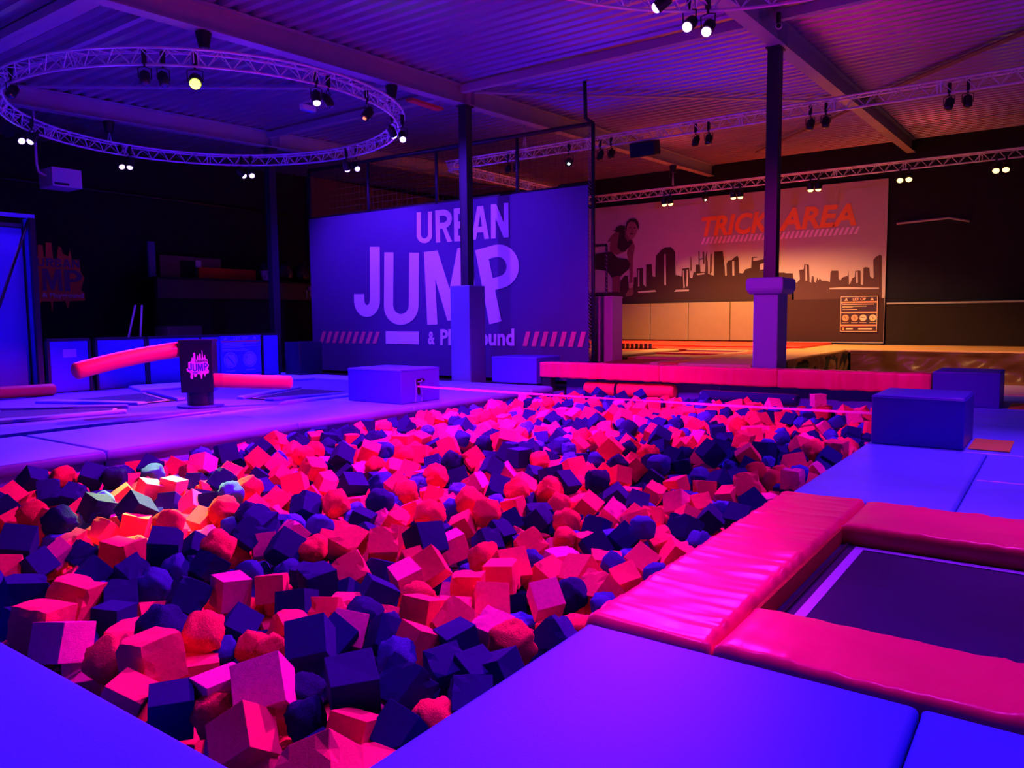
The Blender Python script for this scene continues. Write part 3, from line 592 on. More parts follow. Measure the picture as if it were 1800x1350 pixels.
0,958,1422,-9,122,47,50,205,0,1920,515,-2,-66,49,65,196,0,1467,1350,2,-13,73,83,207,2,1488,1018,5,-43,-19,-73,203,3,1051,894,-26,76,18,131,163,0,946,519,-38,-2,-4,121,215,0,1269,885,-26,124,33,-35,202,
5,784,1116,-13,-127,-22,-126,211,0,966,1582,-26,-130,63,-137,200,3,2326,524,12,-100,51,-66,173,3,1596,995,6,31,87,-83,184,3,1611,909,-26,-7,-8,102,180,2,1375,929,-26,-72,-27,55,183,0,1241,518,-36,-132,49,-176,207,
2,1324,852,-7,96,-18,-114,191,2,1137,760,-40,91,-5,46,212,2,1702,1399,4,-144,-49,159,212,0,1745,1583,12,119,8,84,215,0,1022,1188,-26,163,29,-152,175,3,757,1128,-26,-109,-62,61,151,4,1214,1457,3,-69,-46,27,199,
2,1436,1052,2,52,-50,-14,199,2,1999,1282,0,-124,-37,92,208,2,679,837,-39,179,-3,110,189,4,1795,1380,21,-54,-4,81,214,0,2139,877,-7,56,7,176,205,0,1037,605,-41,-90,-86,62,186,0,798,746,-32,-9,47,62,185,4,2595,628,3,-49,89,-132,213,
3,1984,578,6,159,-36,144,155,1,1370,1005,-26,-97,38,109,175,2,1280,1604,-4,41,27,102,212,0,1415,1359,4,2,-90,16,213,4,1739,1021,3,68,22,-1,215,2,2048,771,-1,100,2,-149,194,0,2071,1075,14,-123,-47,-104,209,
0,2226,572,-8,131,38,-26,205,0,1147,569,-26,-128,-17,71,212,0,1866,1022,6,162,-36,31,202,1,2114,1271,1,78,-58,168,214,5,1488,1537,-9,-71,29,124,212,1,1443,446,-40,79,-87,153,212,0,1194,1514,-3,44,-28,-80,197,
5,1647,843,1,-37,44,-67,185,0,1744,1265,8,-158,-43,-7,201,0,1101,547,-13,-18,19,34,197,3,567,1325,-41,-90,-86,-163,169,0,852,822,-29,1,-40,-179,214,0,1001,940,-26,167,66,-75,175,1,1203,1286,-26,-66,-54,-126,178,
0,593,862,-71,180,-48,-156,208,3,1164,971,-26,-108,-66,-138,168,3,1159,1074,-26,146,7,88,185,1,948,966,-43,138,-51,78,205,2,2354,661,1,130,-8,70,193,1,2629,797,10,-80,-40,38,215,2,2015,1132,2,49,42,98,200,
2,1355,1200,-26,153,-49,49,186,0,377,523,-62,-54,43,-14,190,0,629,706,-39,-93,4,114,186,1,1731,433,-27,-169,48,-83,199,0,2117,1135,16,-142,38,-63,213,3,821,1046,-26,168,-38,159,168,2,1779,819,-17,25,-36,168,198,
0,2002,661,-2,-63,-3,137,211,0,1237,735,-38,-180,-8,-35,215,4,1670,806,-13,-131,-10,14,212,0,1917,807,-27,29,-11,-103,214,0,2552,1204,4,176,0,132,207,0,850,1611,-31,-44,0,-33,200,2,1346,1556,2,88,-80,-25,210,
2,953,1311,-26,-55,2,6,191,3,1689,608,-26,-164,21,27,181,2,499,592,-48,-52,-35,-172,193,2,1710,1133,-10,136,3,124,188,2,1773,1115,-10,144,-3,-162,209,0,1901,896,1,115,-26,-6,204,0,847,1188,-27,36,-41,-116,197,
2,1765,662,-1,73,-31,-126,205,4,625,828,-52,-102,38,42,195,0,1537,1240,1,132,-58,-124,203,2,1965,1174,-13,-7,42,84,208,0,2316,1138,8,90,-21,6,204,1,759,636,-50,105,49,-160,186,1,703,1115,-40,-117,22,134,202,
4,1628,1637,-9,-162,59,53,208,2,1130,1630,-26,-71,35,-41,192,5,2070,905,5,-179,9,98,204,4,424,556,-81,-180,0,-166,194,4,1706,1201,-3,-3,65,3,213,3,1565,958,4,0,1,-34,148,0,1386,1515,0,55,-87,3,189,0,999,1091,-39,174,7,30,200,
0,910,1424,-32,0,-33,-101,208,5,1720,726,-16,-53,3,-106,211,1,2286,554,-10,-157,51,-74,206,3,2299,910,1,26,9,148,180,0,2544,965,3,-146,6,174,203,0,1711,682,-21,-76,40,-2,211,2,1442,1579,2,-158,-31,-165,190,
1,2192,1652,4,-132,70,-164,215,2,761,1036,-26,1,55,35,175,3,779,550,-79,96,90,5,199,2,1602,1684,1,1,-90,117,192,3,1640,1478,-3,-33,2,-177,158,2,1728,620,-16,-141,-43,-92,189,3,1765,545,-19,107,-53,6,145,
0,1812,1160,-4,-41,18,145,208,0,2628,1156,-6,-33,-18,-113,194,0,2667,576,-4,36,26,-50,204,2,1028,1420,-26,66,31,-72,175,0,491,902,-54,-12,44,-107,206,0,1346,1606,-1,93,12,-115,199,0,1841,799,-18,78,-43,144,199,
0,2552,890,10,152,-53,24,208,0,1793,1588,6,41,18,-9,209,3,1305,481,-26,178,-74,7,176,0,2419,1015,-7,-157,-2,-57,208,2,617,1020,-49,156,52,-93,213,1,1969,795,-14,-176,40,-8,195,5,1311,1522,-7,-126,-58,-169,200,
0,1680,1549,-3,-140,41,109,212,0,2119,1215,7,-30,-65,-71,213,4,2309,1497,10,53,36,4,191,3,2222,515,-16,128,41,-13,173,0,2038,628,-14,-115,40,-168,210,5,2419,885,0,73,-14,-88,197,0,599,801,-81,0,0,-28,189,0,1953,855,-8,-76,29,5,196,
2,2063,952,0,70,48,155,201,0,2268,849,-10,-138,-7,160,199,3,687,958,-57,-4,48,-114,161,1,2092,1041,-4,157,-14,-124,212,3,2330,627,0,-99,47,153,157,2,1547,442,-41,-88,-90,6,206,0,1051,453,-40,-89,-87,-139,205,
2,1363,1456,-9,-43,-17,47,205,4,2038,1515,-1,31,8,-17,213,3,1579,425,1,-138,-82,-131,163,0,1649,1280,-1,-37,-44,-68,205,0,637,652,-49,-112,42,-153,204,0,688,583,-39,166,84,112,201,0,869,1157,-46,76,37,-69,211,
5,386,872,-35,-137,-24,-50,196,1,1656,1391,-11,101,40,-168,207,2,1532,990,-22,69,-21,-155,185,2,1588,551,-31,68,7,126,204,0,1552,1148,11,116,-67,65,195,0,1754,893,-8,39,-7,47,198,0,1002,703,-45,-100,-55,-27,193,
5,604,610,-26,-40,1,158,130,0,2150,628,-10,-46,-29,93,206,1,2143,1331,3,9,-88,176,197,0,2270,1107,-8,59,31,52,212,3,2565,1028,3,54,-48,29,178,2,2703,1511,9,-165,34,-31,212,0,468,620,-79,90,0,42,212,2,869,916,-39,58,10,-120,194,
0,1410,809,-26,-139,-45,-171,213,2,2078,1422,-10,140,6,-71,199,4,2079,438,-21,-39,-35,-149,214,3,1013,1608,7,109,-41,-19,185,0,684,1710,-54,76,-45,59,201,0,2596,856,3,174,86,55,200,0,506,1215,-56,90,-48,-120,198,
0,2473,739,-11,-81,-58,51,188,2,2725,1338,7,132,47,-5,204,3,640,1385,-26,131,-1,4,131,0,1606,809,-24,-57,30,48,197,1,2033,1332,-1,-153,-14,-90,197,0,2237,783,2,145,49,122,207,2,1664,554,-21,-66,30,20,211,
0,1842,990,-14,175,36,-159,192,2,2442,768,-4,109,-13,144,207,0,2553,500,-2,-155,-14,129,214,3,1746,1212,9,-149,-17,-92,167,2,2002,1644,-3,146,37,-163,189,2,1750,1723,-20,-137,15,135,205,4,1758,1335,2,142,26,-65,200,
5,1809,1512,-2,46,-13,-85,198,0,2294,1036,-4,143,-32,-21,207,1,686,1337,-39,88,-2,-32,212,0,1590,1371,-16,28,-39,-29,214,2,1180,822,-39,-162,3,-163,204,2,1407,1666,2,49,-84,173,208,4,2365,1333,0,-132,-6,-77,206,
0,1114,957,-47,137,-8,1,207,2,2680,1402,3,154,17,51,208,0,702,1533,-54,-47,36,-78,214,3,1189,895,-49,129,22,117,196,1,1839,1553,0,-99,-63,178,204,2,2329,1427,-1,17,25,-141,197,4,2318,762,6,-66,1,-75,206,
5,866,1682,-25,-65,33,-67,214,0,2346,432,-3,48,83,161,210,0,1630,641,-36,90,83,66,214,2,1841,503,-20,123,-33,-153,192,0,2029,1435,-25,-124,59,40,205,2,2151,546,-19,-146,-22,168,201,2,2415,825,-6,-70,39,-136,214,
1,2426,1684,2,-55,4,89,202,3,965,1051,-34,111,72,-21,155,2,1282,1490,-24,28,19,-7,190,2,1771,432,-27,-127,8,180,199,4,1828,1461,5,169,-2,4,199,0,1880,736,-10,39,-54,-24,193,0,971,1822,-38,5,-13,-132,191,3,996,507,-40,0,0,-175,178,
2,1469,1300,-12,-22,-59,140,187,0,1879,1383,4,88,78,-5,199,3,2693,705,-15,129,-59,15,176,2,2739,1079,5,38,-22,56,201,1,1009,643,-53,39,-14,129,188,0,1361,693,-40,159,-90,24,192,4,1346,801,-29,-15,39,68,187,
5,2265,430,-28,14,29,27,200,2,1938,709,-15,122,-12,47,205,3,915,743,-79,-90,0,-171,150,3,1520,927,-14,-47,8,116,170,2,1780,506,-19,-21,61,-179,206,0,1555,1665,-7,144,-55,-175,187,0,2498,1478,-3,-66,37,-127,205,
0,749,1267,-50,-110,37,-120,196,0,821,958,-50,-137,-18,135,211,2,1597,754,-17,-3,-24,-134,205,5,2032,985,-18,-46,20,45,209,1,2421,1270,4,69,-14,41,200,2,817,1084,-37,90,0,125,213,0,1792,1561,-31,-128,0,156,213,
2,1615,1221,-2,-125,58,-136,212,4,1368,1338,-2,34,31,-139,185,0,1750,1161,3,81,-8,-143,187,4,639,1216,-52,105,-47,33,209,0,1249,463,-71,-180,28,-35,213,2,1869,557,-19,106,-46,76,191,0,2294,1546,-8,-130,-7,6,188,
0,2386,1208,0,-59,41,-36,196,2,565,768,-75,-17,1,-30,197,2,1132,700,-43,-49,67,-174,210,2,2013,738,-23,-5,45,31,205,1,2144,683,-14,4,33,34,209,1,2164,1538,-14,148,-4,-7,195,5,2356,1612,0,62,86,-124,196,
2,1478,1131,-32,171,-46,-134,201,4,1636,480,-19,130,20,121,188,4,1972,981,-28,138,10,-144,191,3,1132,1485,-5,76,39,163,151,0,1244,1382,3,82,0,-96,194,0,1925,1517,7,70,-15,-57,195,0,2500,853,4,-177,-15,-151,204,
0,885,585,-56,-169,-55,51,202,0,970,1182,-28,-11,52,-53,198,4,2626,1582,0,-126,38,-157,201,2,1625,964,-37,-173,3,118,215,0,592,1379,-19,-86,64,-165,208,2,2021,1237,-22,36,-6,-124,196,0,1129,1014,-37,-112,90,109,197,
0,1668,1186,-21,56,38,73,215,0,2213,932,-11,-2,-52,-175,192,2,1499,647,-37,30,-90,2,214,3,1150,1603,-2,28,-29,-21,175,0,1694,1310,3,49,21,137,191,3,2251,1333,5,125,-19,126,185,0,2503,1421,-3,23,-28,-42,198,
0,1465,928,-31,-164,-53,-155,194,2,1663,1056,-19,122,-29,-144,192,3,2474,626,-17,-141,29,62,156,2,2687,1567,-7,25,-46,-73,202,3,932,1015,-39,-36,-84,73,192,0,1475,815,-29,-137,27,41,194,2,1789,933,-14,162,20,88,210,
3,2030,1059,1,-145,36,-145,154,0,2260,1616,-14,-148,-38,-89,214,2,2509,1347,-5,110,50,0,210,2,633,890,-62,-122,43,-156,207,2,808,714,-62,-148,40,115,207,2,3105,889,-53,-138,-39,167,195,2,1960,1303,-24,-29,-34,-155,207,
1,1373,1391,-10,78,30,27,213,2,388,471,-41,-1,1,-178,209,3,1915,593,-3,100,6,-10,153,2,1484,1647,-11,-135,-50,-177,210,1,1170,1680,-19,-106,-42,103,193,0,1353,1051,-30,-137,20,-39,187,4,1721,817,-21,-112,46,-4,208,
1,1908,1165,-26,165,36,-30,191,0,2554,1272,3,-137,-5,49,185,0,1129,1569,-43,75,46,177,204,2,1441,703,-55,-60,-28,161,203,2,1480,1070,2,-2,-88,33,207,4,2163,980,0,-89,90,-147,190,2,2402,929,-14,0,47,4,205,
0,696,1279,-52,-158,44,-133,209,2,942,829,-41,125,-88,-28,201,2,2153,442,-32,0,-21,-22,212,3,1535,1029,6,99,-13,21,150,3,2526,764,5,-8,-30,-107,159,4,827,462,-64,145,-29,-118,210,4,961,1706,-39,67,87,-173,210,
0,1644,431,-31,66,43,-176,190,3,2037,866,-17,-37,21,-163,174,1,2098,551,-21,-152,19,-109,197,5,2163,1213,9,-99,11,-102,204,0,2298,1630,-5,41,-50,-101,196,3,2415,1327,-4,-150,-16,-177,168,2,387,1118,-17,77,51,-44,210,
2,1920,1000,-23,135,-21,-122,196,2,2270,1428,-4,-179,44,130,211,0,2459,1158,-25,-16,-22,-148,203,0,2638,1662,-16,110,-23,-101,210,2,755,1573,-42,-35,-87,146,195,0,1317,1016,-48,-128,-44,1,205,0,555,1365,-43,-106,53,-166,185,
0,840,1551,-36,62,-29,46,197,3,2101,614,-6,19,29,105,185,0,2456,988,-21,81,39,-149,215,2,855,1377,-35,-26,61,-146,187,3,1350,739,-39,-155,-76,6,171,0,1400,1304,-13,148,35,-30,195,4,1841,622,-15,129,58,18,214,
0,2035,1378,-23,86,46,94,208,0,797,508,-80,-90,0,-82,199,1,2339,1562,-2,-12,-3,146,198,2,2588,682,-29,-165,-53,41,190,2,2620,1214,-6,-178,75,-167,196,3,978,798,-81,90,0,41,160,2,971,672,-40,-84,-2,-134,196,
0,2709,1234,-8,-3,35,85,202,3,2060,1639,1,-99,50,120,189,0,2659,523,-2,16,-24,-97,200,0,699,1207,-55,134,-10,141,201,0,821,890,-46,28,-27,128,197,2,2207,609,-32,95,-55,111,200,2,2716,1118,-16,102,41,147,206,
0,1481,1454,-12,-109,-52,148,201,2,2570,1445,-8,-137,-37,-3,214,3,1016,1009,-26,-84,-40,-163,204,0,506,1149,-66,-154,54,-25,208,0,1115,1396,-38,78,-82,-157,214,2,1187,1212,-38,97,-90,53,209,5,1164,1367,-27,52,-52,-113,186,
2,1412,1123,-21,-147,20,-103,215,2,1531,1561,-23,-121,36,55,206,2,2017,1184,-15,42,-49,103,207,0,2221,679,-23,-143,-51,93,213,3,1442,887,-10,-139,49,75,170,3,2113,1511,-16,-135,6,129,161,0,2355,1485,0,-41,26,-108,200,
0,377,652,-81,-73,-90,-158,185,0,818,781,-50,34,-51,24,207,0,877,1014,-46,44,-62,35,185,4,601,1180,-37,-91,84,-31,196,0,1165,1551,-12,-78,-42,-162,205,0,1409,1248,-20,-119,10,28,186,0,2156,1419,-11,145,24,-62,213,
0,2584,743,-15,-53,-15,-148,205,2,2721,867,1,-111,90,30,187,3,2315,957,-4,-35,26,-47,141,3,1072,574,-39,86,10,37,198,0,1534,1362,-17,-68,-27,-119,195,2,1830,1741,-24,141,25,32,199,0,2181,873,-21,100,-46,-102,199,
3,1359,1644,7,-145,9,-117,143,0,2693,917,-1,-63,-36,-115,211,0,472,564,-79,-90,0,153,207,0,606,932,-79,0,0,-157,209,3,494,714,-50,-162,49,-123,157,1,1428,1014,-41,-51,90,-65,195,0,1044,786,-29,103,-51,136,193,
2,1913,553,-26,49,6,159,186,4,1980,1122,-26,156,44,-163,187,0,2284,494,-23,-62,-32,111,189,0,2255,623,-27,-132,-31,-175,191,0,2344,488,-17,46,26,8,196,0,2476,1054,-17,49,-27,-46,202,3,1999,896,3,-160,-90,27,135,
0,2689,652,-4,25,-17,121,209,0,886,1460,-58,-54,-24,163,200,0,1251,956,-59,145,50,117,202,3,1333,1681,-8,146,34,12,198,0,1659,1131,-22,-45,-14,-77,201,2,2223,859,-20,-97,20,85,196,2,2400,1727,-21,39,32,77,192,
2,2614,1023,-5,86,-50,-87,194,0,858,502,-81,-47,90,-101,187,1,1256,1135,-36,-90,0,2,213,2,1567,781,-51,-5,-46,141,187,3,909,1553,-32,31,53,101,159,0,1533,1632,-26,-112,-49,179,212,0,1965,426,-26,-94,-73,-176,212,
4,2025,511,-18,-92,45,17,211,4,2084,1180,-2,112,51,-11,208,5,2713,623,-21,-113,-24,-142,187,0,2123,1455,-4,89,86,-149,194,0,1111,747,-81,-90,0,156,186,0,942,1207,-43,-138,35,20,192,0,2218,1609,-25,35,43,-43,206,
1,2098,702,-10,149,1,135,185,4,1364,612,-79,105,-90,-18,208,0,1318,464,-80,-90,0,-53,203,2,1380,585,-38,-13,-83,-26,205,0,1500,457,-49,-166,36,86,194,3,728,1495,-28,-47,38,-72,174,0,1160,1502,-32,-90,41,-175,193,
1,1218,1421,-32,85,49,-121,192,1,1600,1610,-35,5,-72,-153,212,4,1719,1498,-31,8,47,26,205,2,2646,684,-31,-180,37,35,196,0,2002,1702,-16,39,43,68,187,4,543,1246,-81,14,90,144,192,1,384,572,-48,83,37,-20,205,
4,1185,1021,-55,-32,-2,151,186,1,1161,1170,-29,151,-45,-178,198,0,1549,815,-23,-135,18,176,213,1,1735,1063,-19,-127,17,-4,195,0,1678,1695,-15,-122,13,135,187,0,1813,469,-44,-63,33,140,203,4,3113,835,-60,0,44,-138,185,
0,1488,497,-24,157,29,53,198,4,1955,477,-15,-119,-30,76,203,2,602,1666,-26,134,40,70,187,0,1903,1563,-18,-48,52,48,212,3,2222,988,-10,-164,-37,-129,195,3,2652,745,-23,21,-24,-146,200,5,2245,1177,9,-5,32,151,189,
3,2399,462,-13,167,-32,-72,183,3,2555,1386,6,9,90,155,175,2,737,1336,-47,83,43,-89,189,2,1443,650,-49,39,-10,106,190,4,1572,1471,-15,-144,-28,-125,205,4,2532,1108,-27,57,-55,6,201,3,822,1647,-38,-148,86,168,169,
2,1063,1334,-46,34,21,92,214,3,1114,529,-56,132,16,133,145,2,1093,1490,-22,-32,45,-57,204,0,1902,858,-17,-43,-54,-136,212,0,2199,490,-38,-168,29,-138,186,2,2218,1068,-28,130,-63,-143,208,5,2407,1127,-32,-90,-29,-10,203,
2,2642,980,-19,-173,41,-92,210,2,2648,1357,-20,-133,-54,121,197,1,1013,824,-49,69,-47,118,194,2,995,1518,-38,134,83,180,211,2,1681,644,-37,-35,-90,-66,202,2,1094,1750,-28,-85,43,-107,210,4,1722,1698,-45,80,-44,67,210,
2,1844,942,-22,58,15,-86,192,4,2099,794,-14,167,44,-127,211,0,2073,1738,-24,-36,-30,137,203,0,2280,1683,-23,-59,50,-98,207,3,1841,1270,0,-133,62,-24,154,0,1339,741,-81,-180,0,55,186,4,1556,701,-55,-44,-43,48,209,
2,1876,910,-43,46,24,-78,193,3,1348,547,-32,-42,-27,58,178,2,1792,624,-23,-78,-51,-122,202,2,1967,1067,-15,42,5,86,198,0,2030,432,-27,-45,11,-180,194,3,2025,810,-13,119,39,23,153,4,2454,496,-29,36,33,140,197,
0,2718,743,-28,-82,-40,-109,194,3,1308,1462,-2,-113,25,-111,144,2,2304,1340,-5,55,39,22,192,0,1229,672,-79,148,90,117,207,2,3053,1275,-54,-126,45,-169,198,3,468,992,-33,131,0,-22,189,0,793,1688,-32,2,-20,-158,195,
0,1830,1364,-10,-36,5,-79,210,0,2266,1059,-28,57,-15,79,209,1,2656,1118,-23,-18,-31,-151,192,3,2703,1310,-13,144,33,121,152,0,1306,1377,-13,134,-23,50,197,2,1073,758,-50,95,45,150,205,3,1319,633,-55,42,16,90,169,
5,1318,1139,-53,-4,40,-178,193,1,1454,532,-48,-153,-52,60,194,2,1402,1609,-11,26,-37,-22,190,3,2164,1047,-14,84,-32,93,146,0,2467,1443,-21,63,35,154,206,2,2527,616,-30,128,-5,-4,186,0,2576,797,-12,120,-31,18,190,
0,2656,1752,-30,-25,52,-38,195,3,2003,457,-1,77,48,98,154,3,677,1001,-73,180,45,-109,174,2,512,1281,-51,94,38,-148,191,2,822,1456,-52,164,-38,-20,205,5,1002,1339,-50,-95,51,-134,213,3,1066,643,-48,-44,52,-36,148,
5,1321,1209,-49,112,40,84,210,4,736,1616,-29,130,-37,-12,190,0,907,1115,-25,1,-26,-105,204,0,1226,808,-30,-137,-1,8,190,0,1783,1191,-17,72,-69,159,211,1,1888,1060,-26,29,5,-28,200,2,1968,1251,-26,57,-44,75,200,
0,2031,1569,-14,-164,32,-174,214,0,2097,871,-30,-23,-18,117,188,0,2146,1170,-7,-145,-58,-132,208,0,2216,1422,-16,-21,27,-57,190,0,2344,804,-16,88,41,77,197,0,2689,965,-12,31,21,79,189,5,695,715,-49,-40,6,-23,202,
0,726,1744,-26,138,-11,-38,198,3,1292,1293,-29,68,-36,-113,173,2,1520,1741,-29,136,-13,-145,201,0,1592,1054,-32,10,79,-30,214,2,1731,1378,-22,-131,2,71,214,0,2196,544,-35,-41,23,127,195,4,2275,674,-21,-179,17,154,204,
2,2336,998,-27,79,-63,-32,212,2,2521,550,-20,179,-44,-138,205,2,1084,1651,-23,64,21,-47,193,3,2576,1078,-11,-37,-26,-124,160,2,914,623,-81,122,-90,-159,187,1,502,527,-54,72,-35,41,191,0,935,1086,-55,95,-47,133,213,
2,998,1578,-40,34,38,-84,200,0,1313,776,-53,-75,-50,57,196,0,1870,1768,-39,17,-60,-161,213,5,976,862,-38,14,-90,-70,188,2,1159,1128,-34,-110,0,160,201,2,1209,1112,-37,70,-28,24,190,1,1909,1249,-24,22,40,18,186,
1,2208,804,-31,-164,59,92,202,0,2661,857,-13,-132,-28,-42,201,0,2707,1177,-11,108,-19,-161,197,0,1407,633,-80,110,90,23,199,4,629,593,-51,128,7,117,190,4,946,1636,-52,48,-54,43,200,0,1064,832,-52,-141,20,97,213,
4,1128,645,-43,75,90,-145,190,0,1377,960,-46,57,-15,-123,196,5,1365,1081,-50,74,-44,94,188,0,1564,905,-50,-88,36,-70,188,2,1680,954,-40,147,84,-1,185,2,717,1690,-38,9,-77,129,190,0,981,1759,-34,15,0,44,214,
0,1043,1753,-43,87,5,23,190,0,1215,1750,-30,24,-49,-125,192,0,1727,1550,-25,-117,14,-54,211,2,2048,1288,-26,-58,-23,-124,206,0,2089,1382,-18,-81,45,26,211,2,2270,1497,-20,-177,-41,147,193,0,2283,1744,-25,150,-23,112,195,
3,2396,639,-6,30,54,-159,146,1,2401,1428,-17,-11,44,-176,187,3,2630,1419,-8,-19,-61,-146,195,2,728,995,-80,0,0,179,204,5,1033,494,-80,90,0,8,200,4,807,1762,-38,0,-6,22,209,2,999,906,-46,28,-43,96,186,0,1373,1146,-47,-56,-53,72,189,
0,1638,912,-53,44,-30,-9,203,2,772,869,-39,-134,80,3,201,2,1211,1355,-27,134,-13,146,193,0,1714,543,-39,1,-3,-83,190,0,1776,868,-31,-90,39,-36,196,2,1826,1120,-32,-56,-13,-28,203,2,1906,684,-30,80,12,-133,212,
4,2088,1105,-14,32,38,68,203,0,2147,499,-36,-90,-47,-124,189,0,2584,1175,-35,-90,73,-132,207,3,2441,1634,-5,139,-39,3,170,4,559,938,-80,-90,0,-91,197,2,847,550,-80,159,90,-54,204,2,1285,744,-80,-30,90,-153,201,
2,740,834,-42,96,27,124,196,2,1500,1261,-40,-180,19,28,213,2,1616,1008,-38,35,-86,80,213,0,1396,1185,-29,112,28,111,207,4,1718,1750,-25,68,-49,63,213,2,2095,1235,-26,-164,-19,68,204,0,2597,1112,-29,-163,-66,28,210,
3,2593,1569,-21,82,51,13,176,2,471,754,-79,-90,0,-63,211,1,928,490,-81,180,0,152,189,0,1353,993,-81,-103,-90,88,189,2,626,1274,-62,145,26,-129,190,2,794,1265,-47,50,-2,179,203,4,996,960,-51,8,-54,85,186,
0,1066,1147,-48,12,40,52,197,0,1375,774,-56,-140,14,37,214,2,1562,643,-52,77,33,-132,199,0,1560,954,-37,12,89,120,213,0,1746,771,-48,-9,49,1,192,2,1473,1571,-27,146,31,15,203,3,1778,1423,-14,-112,35,-46,176,
0,1844,868,-29,32,-29,21,213,3,1904,1305,-14,-37,55,7,170,0,1916,1365,-29,-147,-24,-93,197,0,2151,1485,-31,180,-35,-135,193,0,2148,1621,-23,86,-20,-152,213,0,2337,682,-29,139,1,-117,194,2,2532,1547,-26,112,-21,34,205,
0,2542,1683,-24,163,-45,-78,193,2,2593,1623,-30,-19,-55,61,199,1,2731,1042,-21,-150,-33,74,202,0,2685,1621,-15,149,-53,55,212,3,668,1368,-81,55,-90,48,171,2,1161,749,-81,90,0,31,189,0,1282,1126,-81,-34,-90,126,187,
3,1368,493,-76,-180,78,63,177,2,1528,744,-70,90,-56,76,215,2,1717,750,-81,109,90,32,191,0,355,909,-42,76,86,-78,197,0,498,647,-58,133,2,44,188,0,748,1458,-51,165,-40,-120,191,1,941,1271,-52,61,-37,38,192,
2,1492,780,-55,-86,-37,-126,193,4,1685,1646,-46,80,-43,-117,200,2,2367,1843,-55,38,5,-49,212,0,1034,1626,-29,103,-45,-176,199,1,1463,1238,-23,21,-26,-160,206,0,1651,1672,-33,31,0,-37,207,2,1784,1500,-33,-90,47,18,206,
2,1856,743,-39,169,-54,-24,188,3,1963,546,-21,-119,-77,-108,179,0,1958,1679,-28,-40,-11,-98,207,0,2156,807,-23,-56,-26,-149,198,0,2164,931,-25,-161,37,46,200,2,2140,1672,-24,142,-36,-114,189,2,2392,559,-21,28,-3,-139,204,
2,2464,1239,-9,136,33,58,193,1,2600,1678,-31,161,28,73,199,0,2655,1185,-30,-83,-55,49,192,3,2664,1232,-9,-83,37,94,181,1,2704,547,-15,-122,-15,-141,208,0,2727,684,-26,-20,-36,-118,214,0,2514,1587,-20,-141,-24,130,194,
0,1293,931,-81,124,-90,90,191,0,759,1089,-64,134,36,-13,186,0,1433,1139,-61,40,-43,173,203,3,1557,513,-44,-76,-63,29,193,0,1571,1005,-38,179,-86,26,209,2,1682,708,-60,-149,-39,23,204,3,1692,768,-40,-175,1,121,165,
2,1688,1091,-39,-53,-73,-1,214,0,2437,719,-40,73,13,-37,205,3,1033,1303,-20,38,37,-84,161,0,1349,1749,-25,53,-17,170,207,3,1659,1597,-30,90,48,147,164,3,1707,996,-32,-173,39,107,135,4,2460,548,-21,18,-40,115,190,
3,2696,1672,-27,43,28,-176,169,2,2705,1746,-34,180,7,-109,207,0,2671,475,-2,-122,-11,-97,202,2,418,1005,-80,149,-90,132,198,2,605,625,-79,-90,0,-63,211,3,856,748,-79,29,-90,39,195,3,924,813,-81,-175,-90,1,142,
2,975,738,-79,180,0,44,215,2,433,964,-54,66,-41,-79,210,2,556,644,-56,124,26,99,192,0,570,1279,-60,163,52,20,195,0,629,1753,-38,77,-88,-104,201,0,699,1644,-42,153,-2,-45,192,3,994,1654,-53,43,-27,-174,184,
2,1131,1204,-50,-87,43,-177,200,3,1314,1090,-59,-140,40,-118,179,3,1383,528,-51,59,-41,175,171,0,1677,510,-38,88,-89,-80,207,5,460,744,-38,106,90,163,195,5,489,1381,-40,179,-1,97,211,0,727,1375,-29,74,43,62,205,
0,1238,1495,-20,-93,-35,-86,190,0,1659,1435,-28,-171,44,26,195,0,1781,1020,-24,-44,-4,-93,211,1,2207,431,-41,90,-11,-169,187,0,2212,1499,-26,-112,46,167,194,0,2286,1185,-14,-2,-35,1,197,2,2349,1174,-25,118,-59,-110,196,
2,2650,623,-38,166,75,-148,196,3,2662,1052,-6,-36,-13,-21,183,0,2712,814,-20,-64,-20,-131,214,3,2733,1586,-9,-99,5,101,174,4,470,1178,-72,150,0,35,204,2,592,1190,-79,90,0,-101,210,2,652,691,-79,-180,0,59,212,
0,803,1067,-79,-104,-90,-180,208,3,1097,492,-72,0,45,-121,162,3,683,459,-48,148,-58,-79,159,2,742,950,-55,-28,41,-128,208,2,927,1157,-38,-23,77,-146,196,0,1060,1579,-40,-156,63,169,213,0,1196,713,-68,31,12,-128,207,
1,1261,710,-81,180,0,152,195,0,1251,1385,-39,-171,90,154,202,4,1316,895,-47,143,-2,-92,198,3,1310,964,-44,136,76,-83,146,2,1437,964,-46,146,-7,-66,209,3,1636,776,-41,65,-42,113,154,2,1744,1157,-37,-7,-10,-155,209,
4,1871,455,-46,-158,-44,49,209,2,2047,1780,-42,100,42,85,205,1,2612,644,-40,180,89,-133,214,3,607,1502,-28,-84,48,35,154,5,647,1130,-32,0,51,29,193,0,1047,1680,-38,40,80,-90,214,0,1111,1679,-28,153,24,52,186,
2,1178,1773,-38,-128,71,-50,215,0,1228,1557,-15,132,54,-70,200,0,1280,1350,-32,8,-24,58,196,2,1337,1420,-29,101,2,-54,212,3,1451,1177,-39,66,25,117,190,2,1452,1628,-33,-152,0,-35,187,1,1665,909,-15,-52,30,171,213,
0,1719,1446,-26,45,2,-75,213,1,1783,1065,-29,-3,43,172,214,0,1914,753,-31,-113,69,-82,185,0,1969,1619,-26,28,31,-87,194,2,2028,1673,-27,-131,52,80,205,0,2024,1731,-35,25,42,70,186,2,2089,744,-35,5,-17,-138,189,
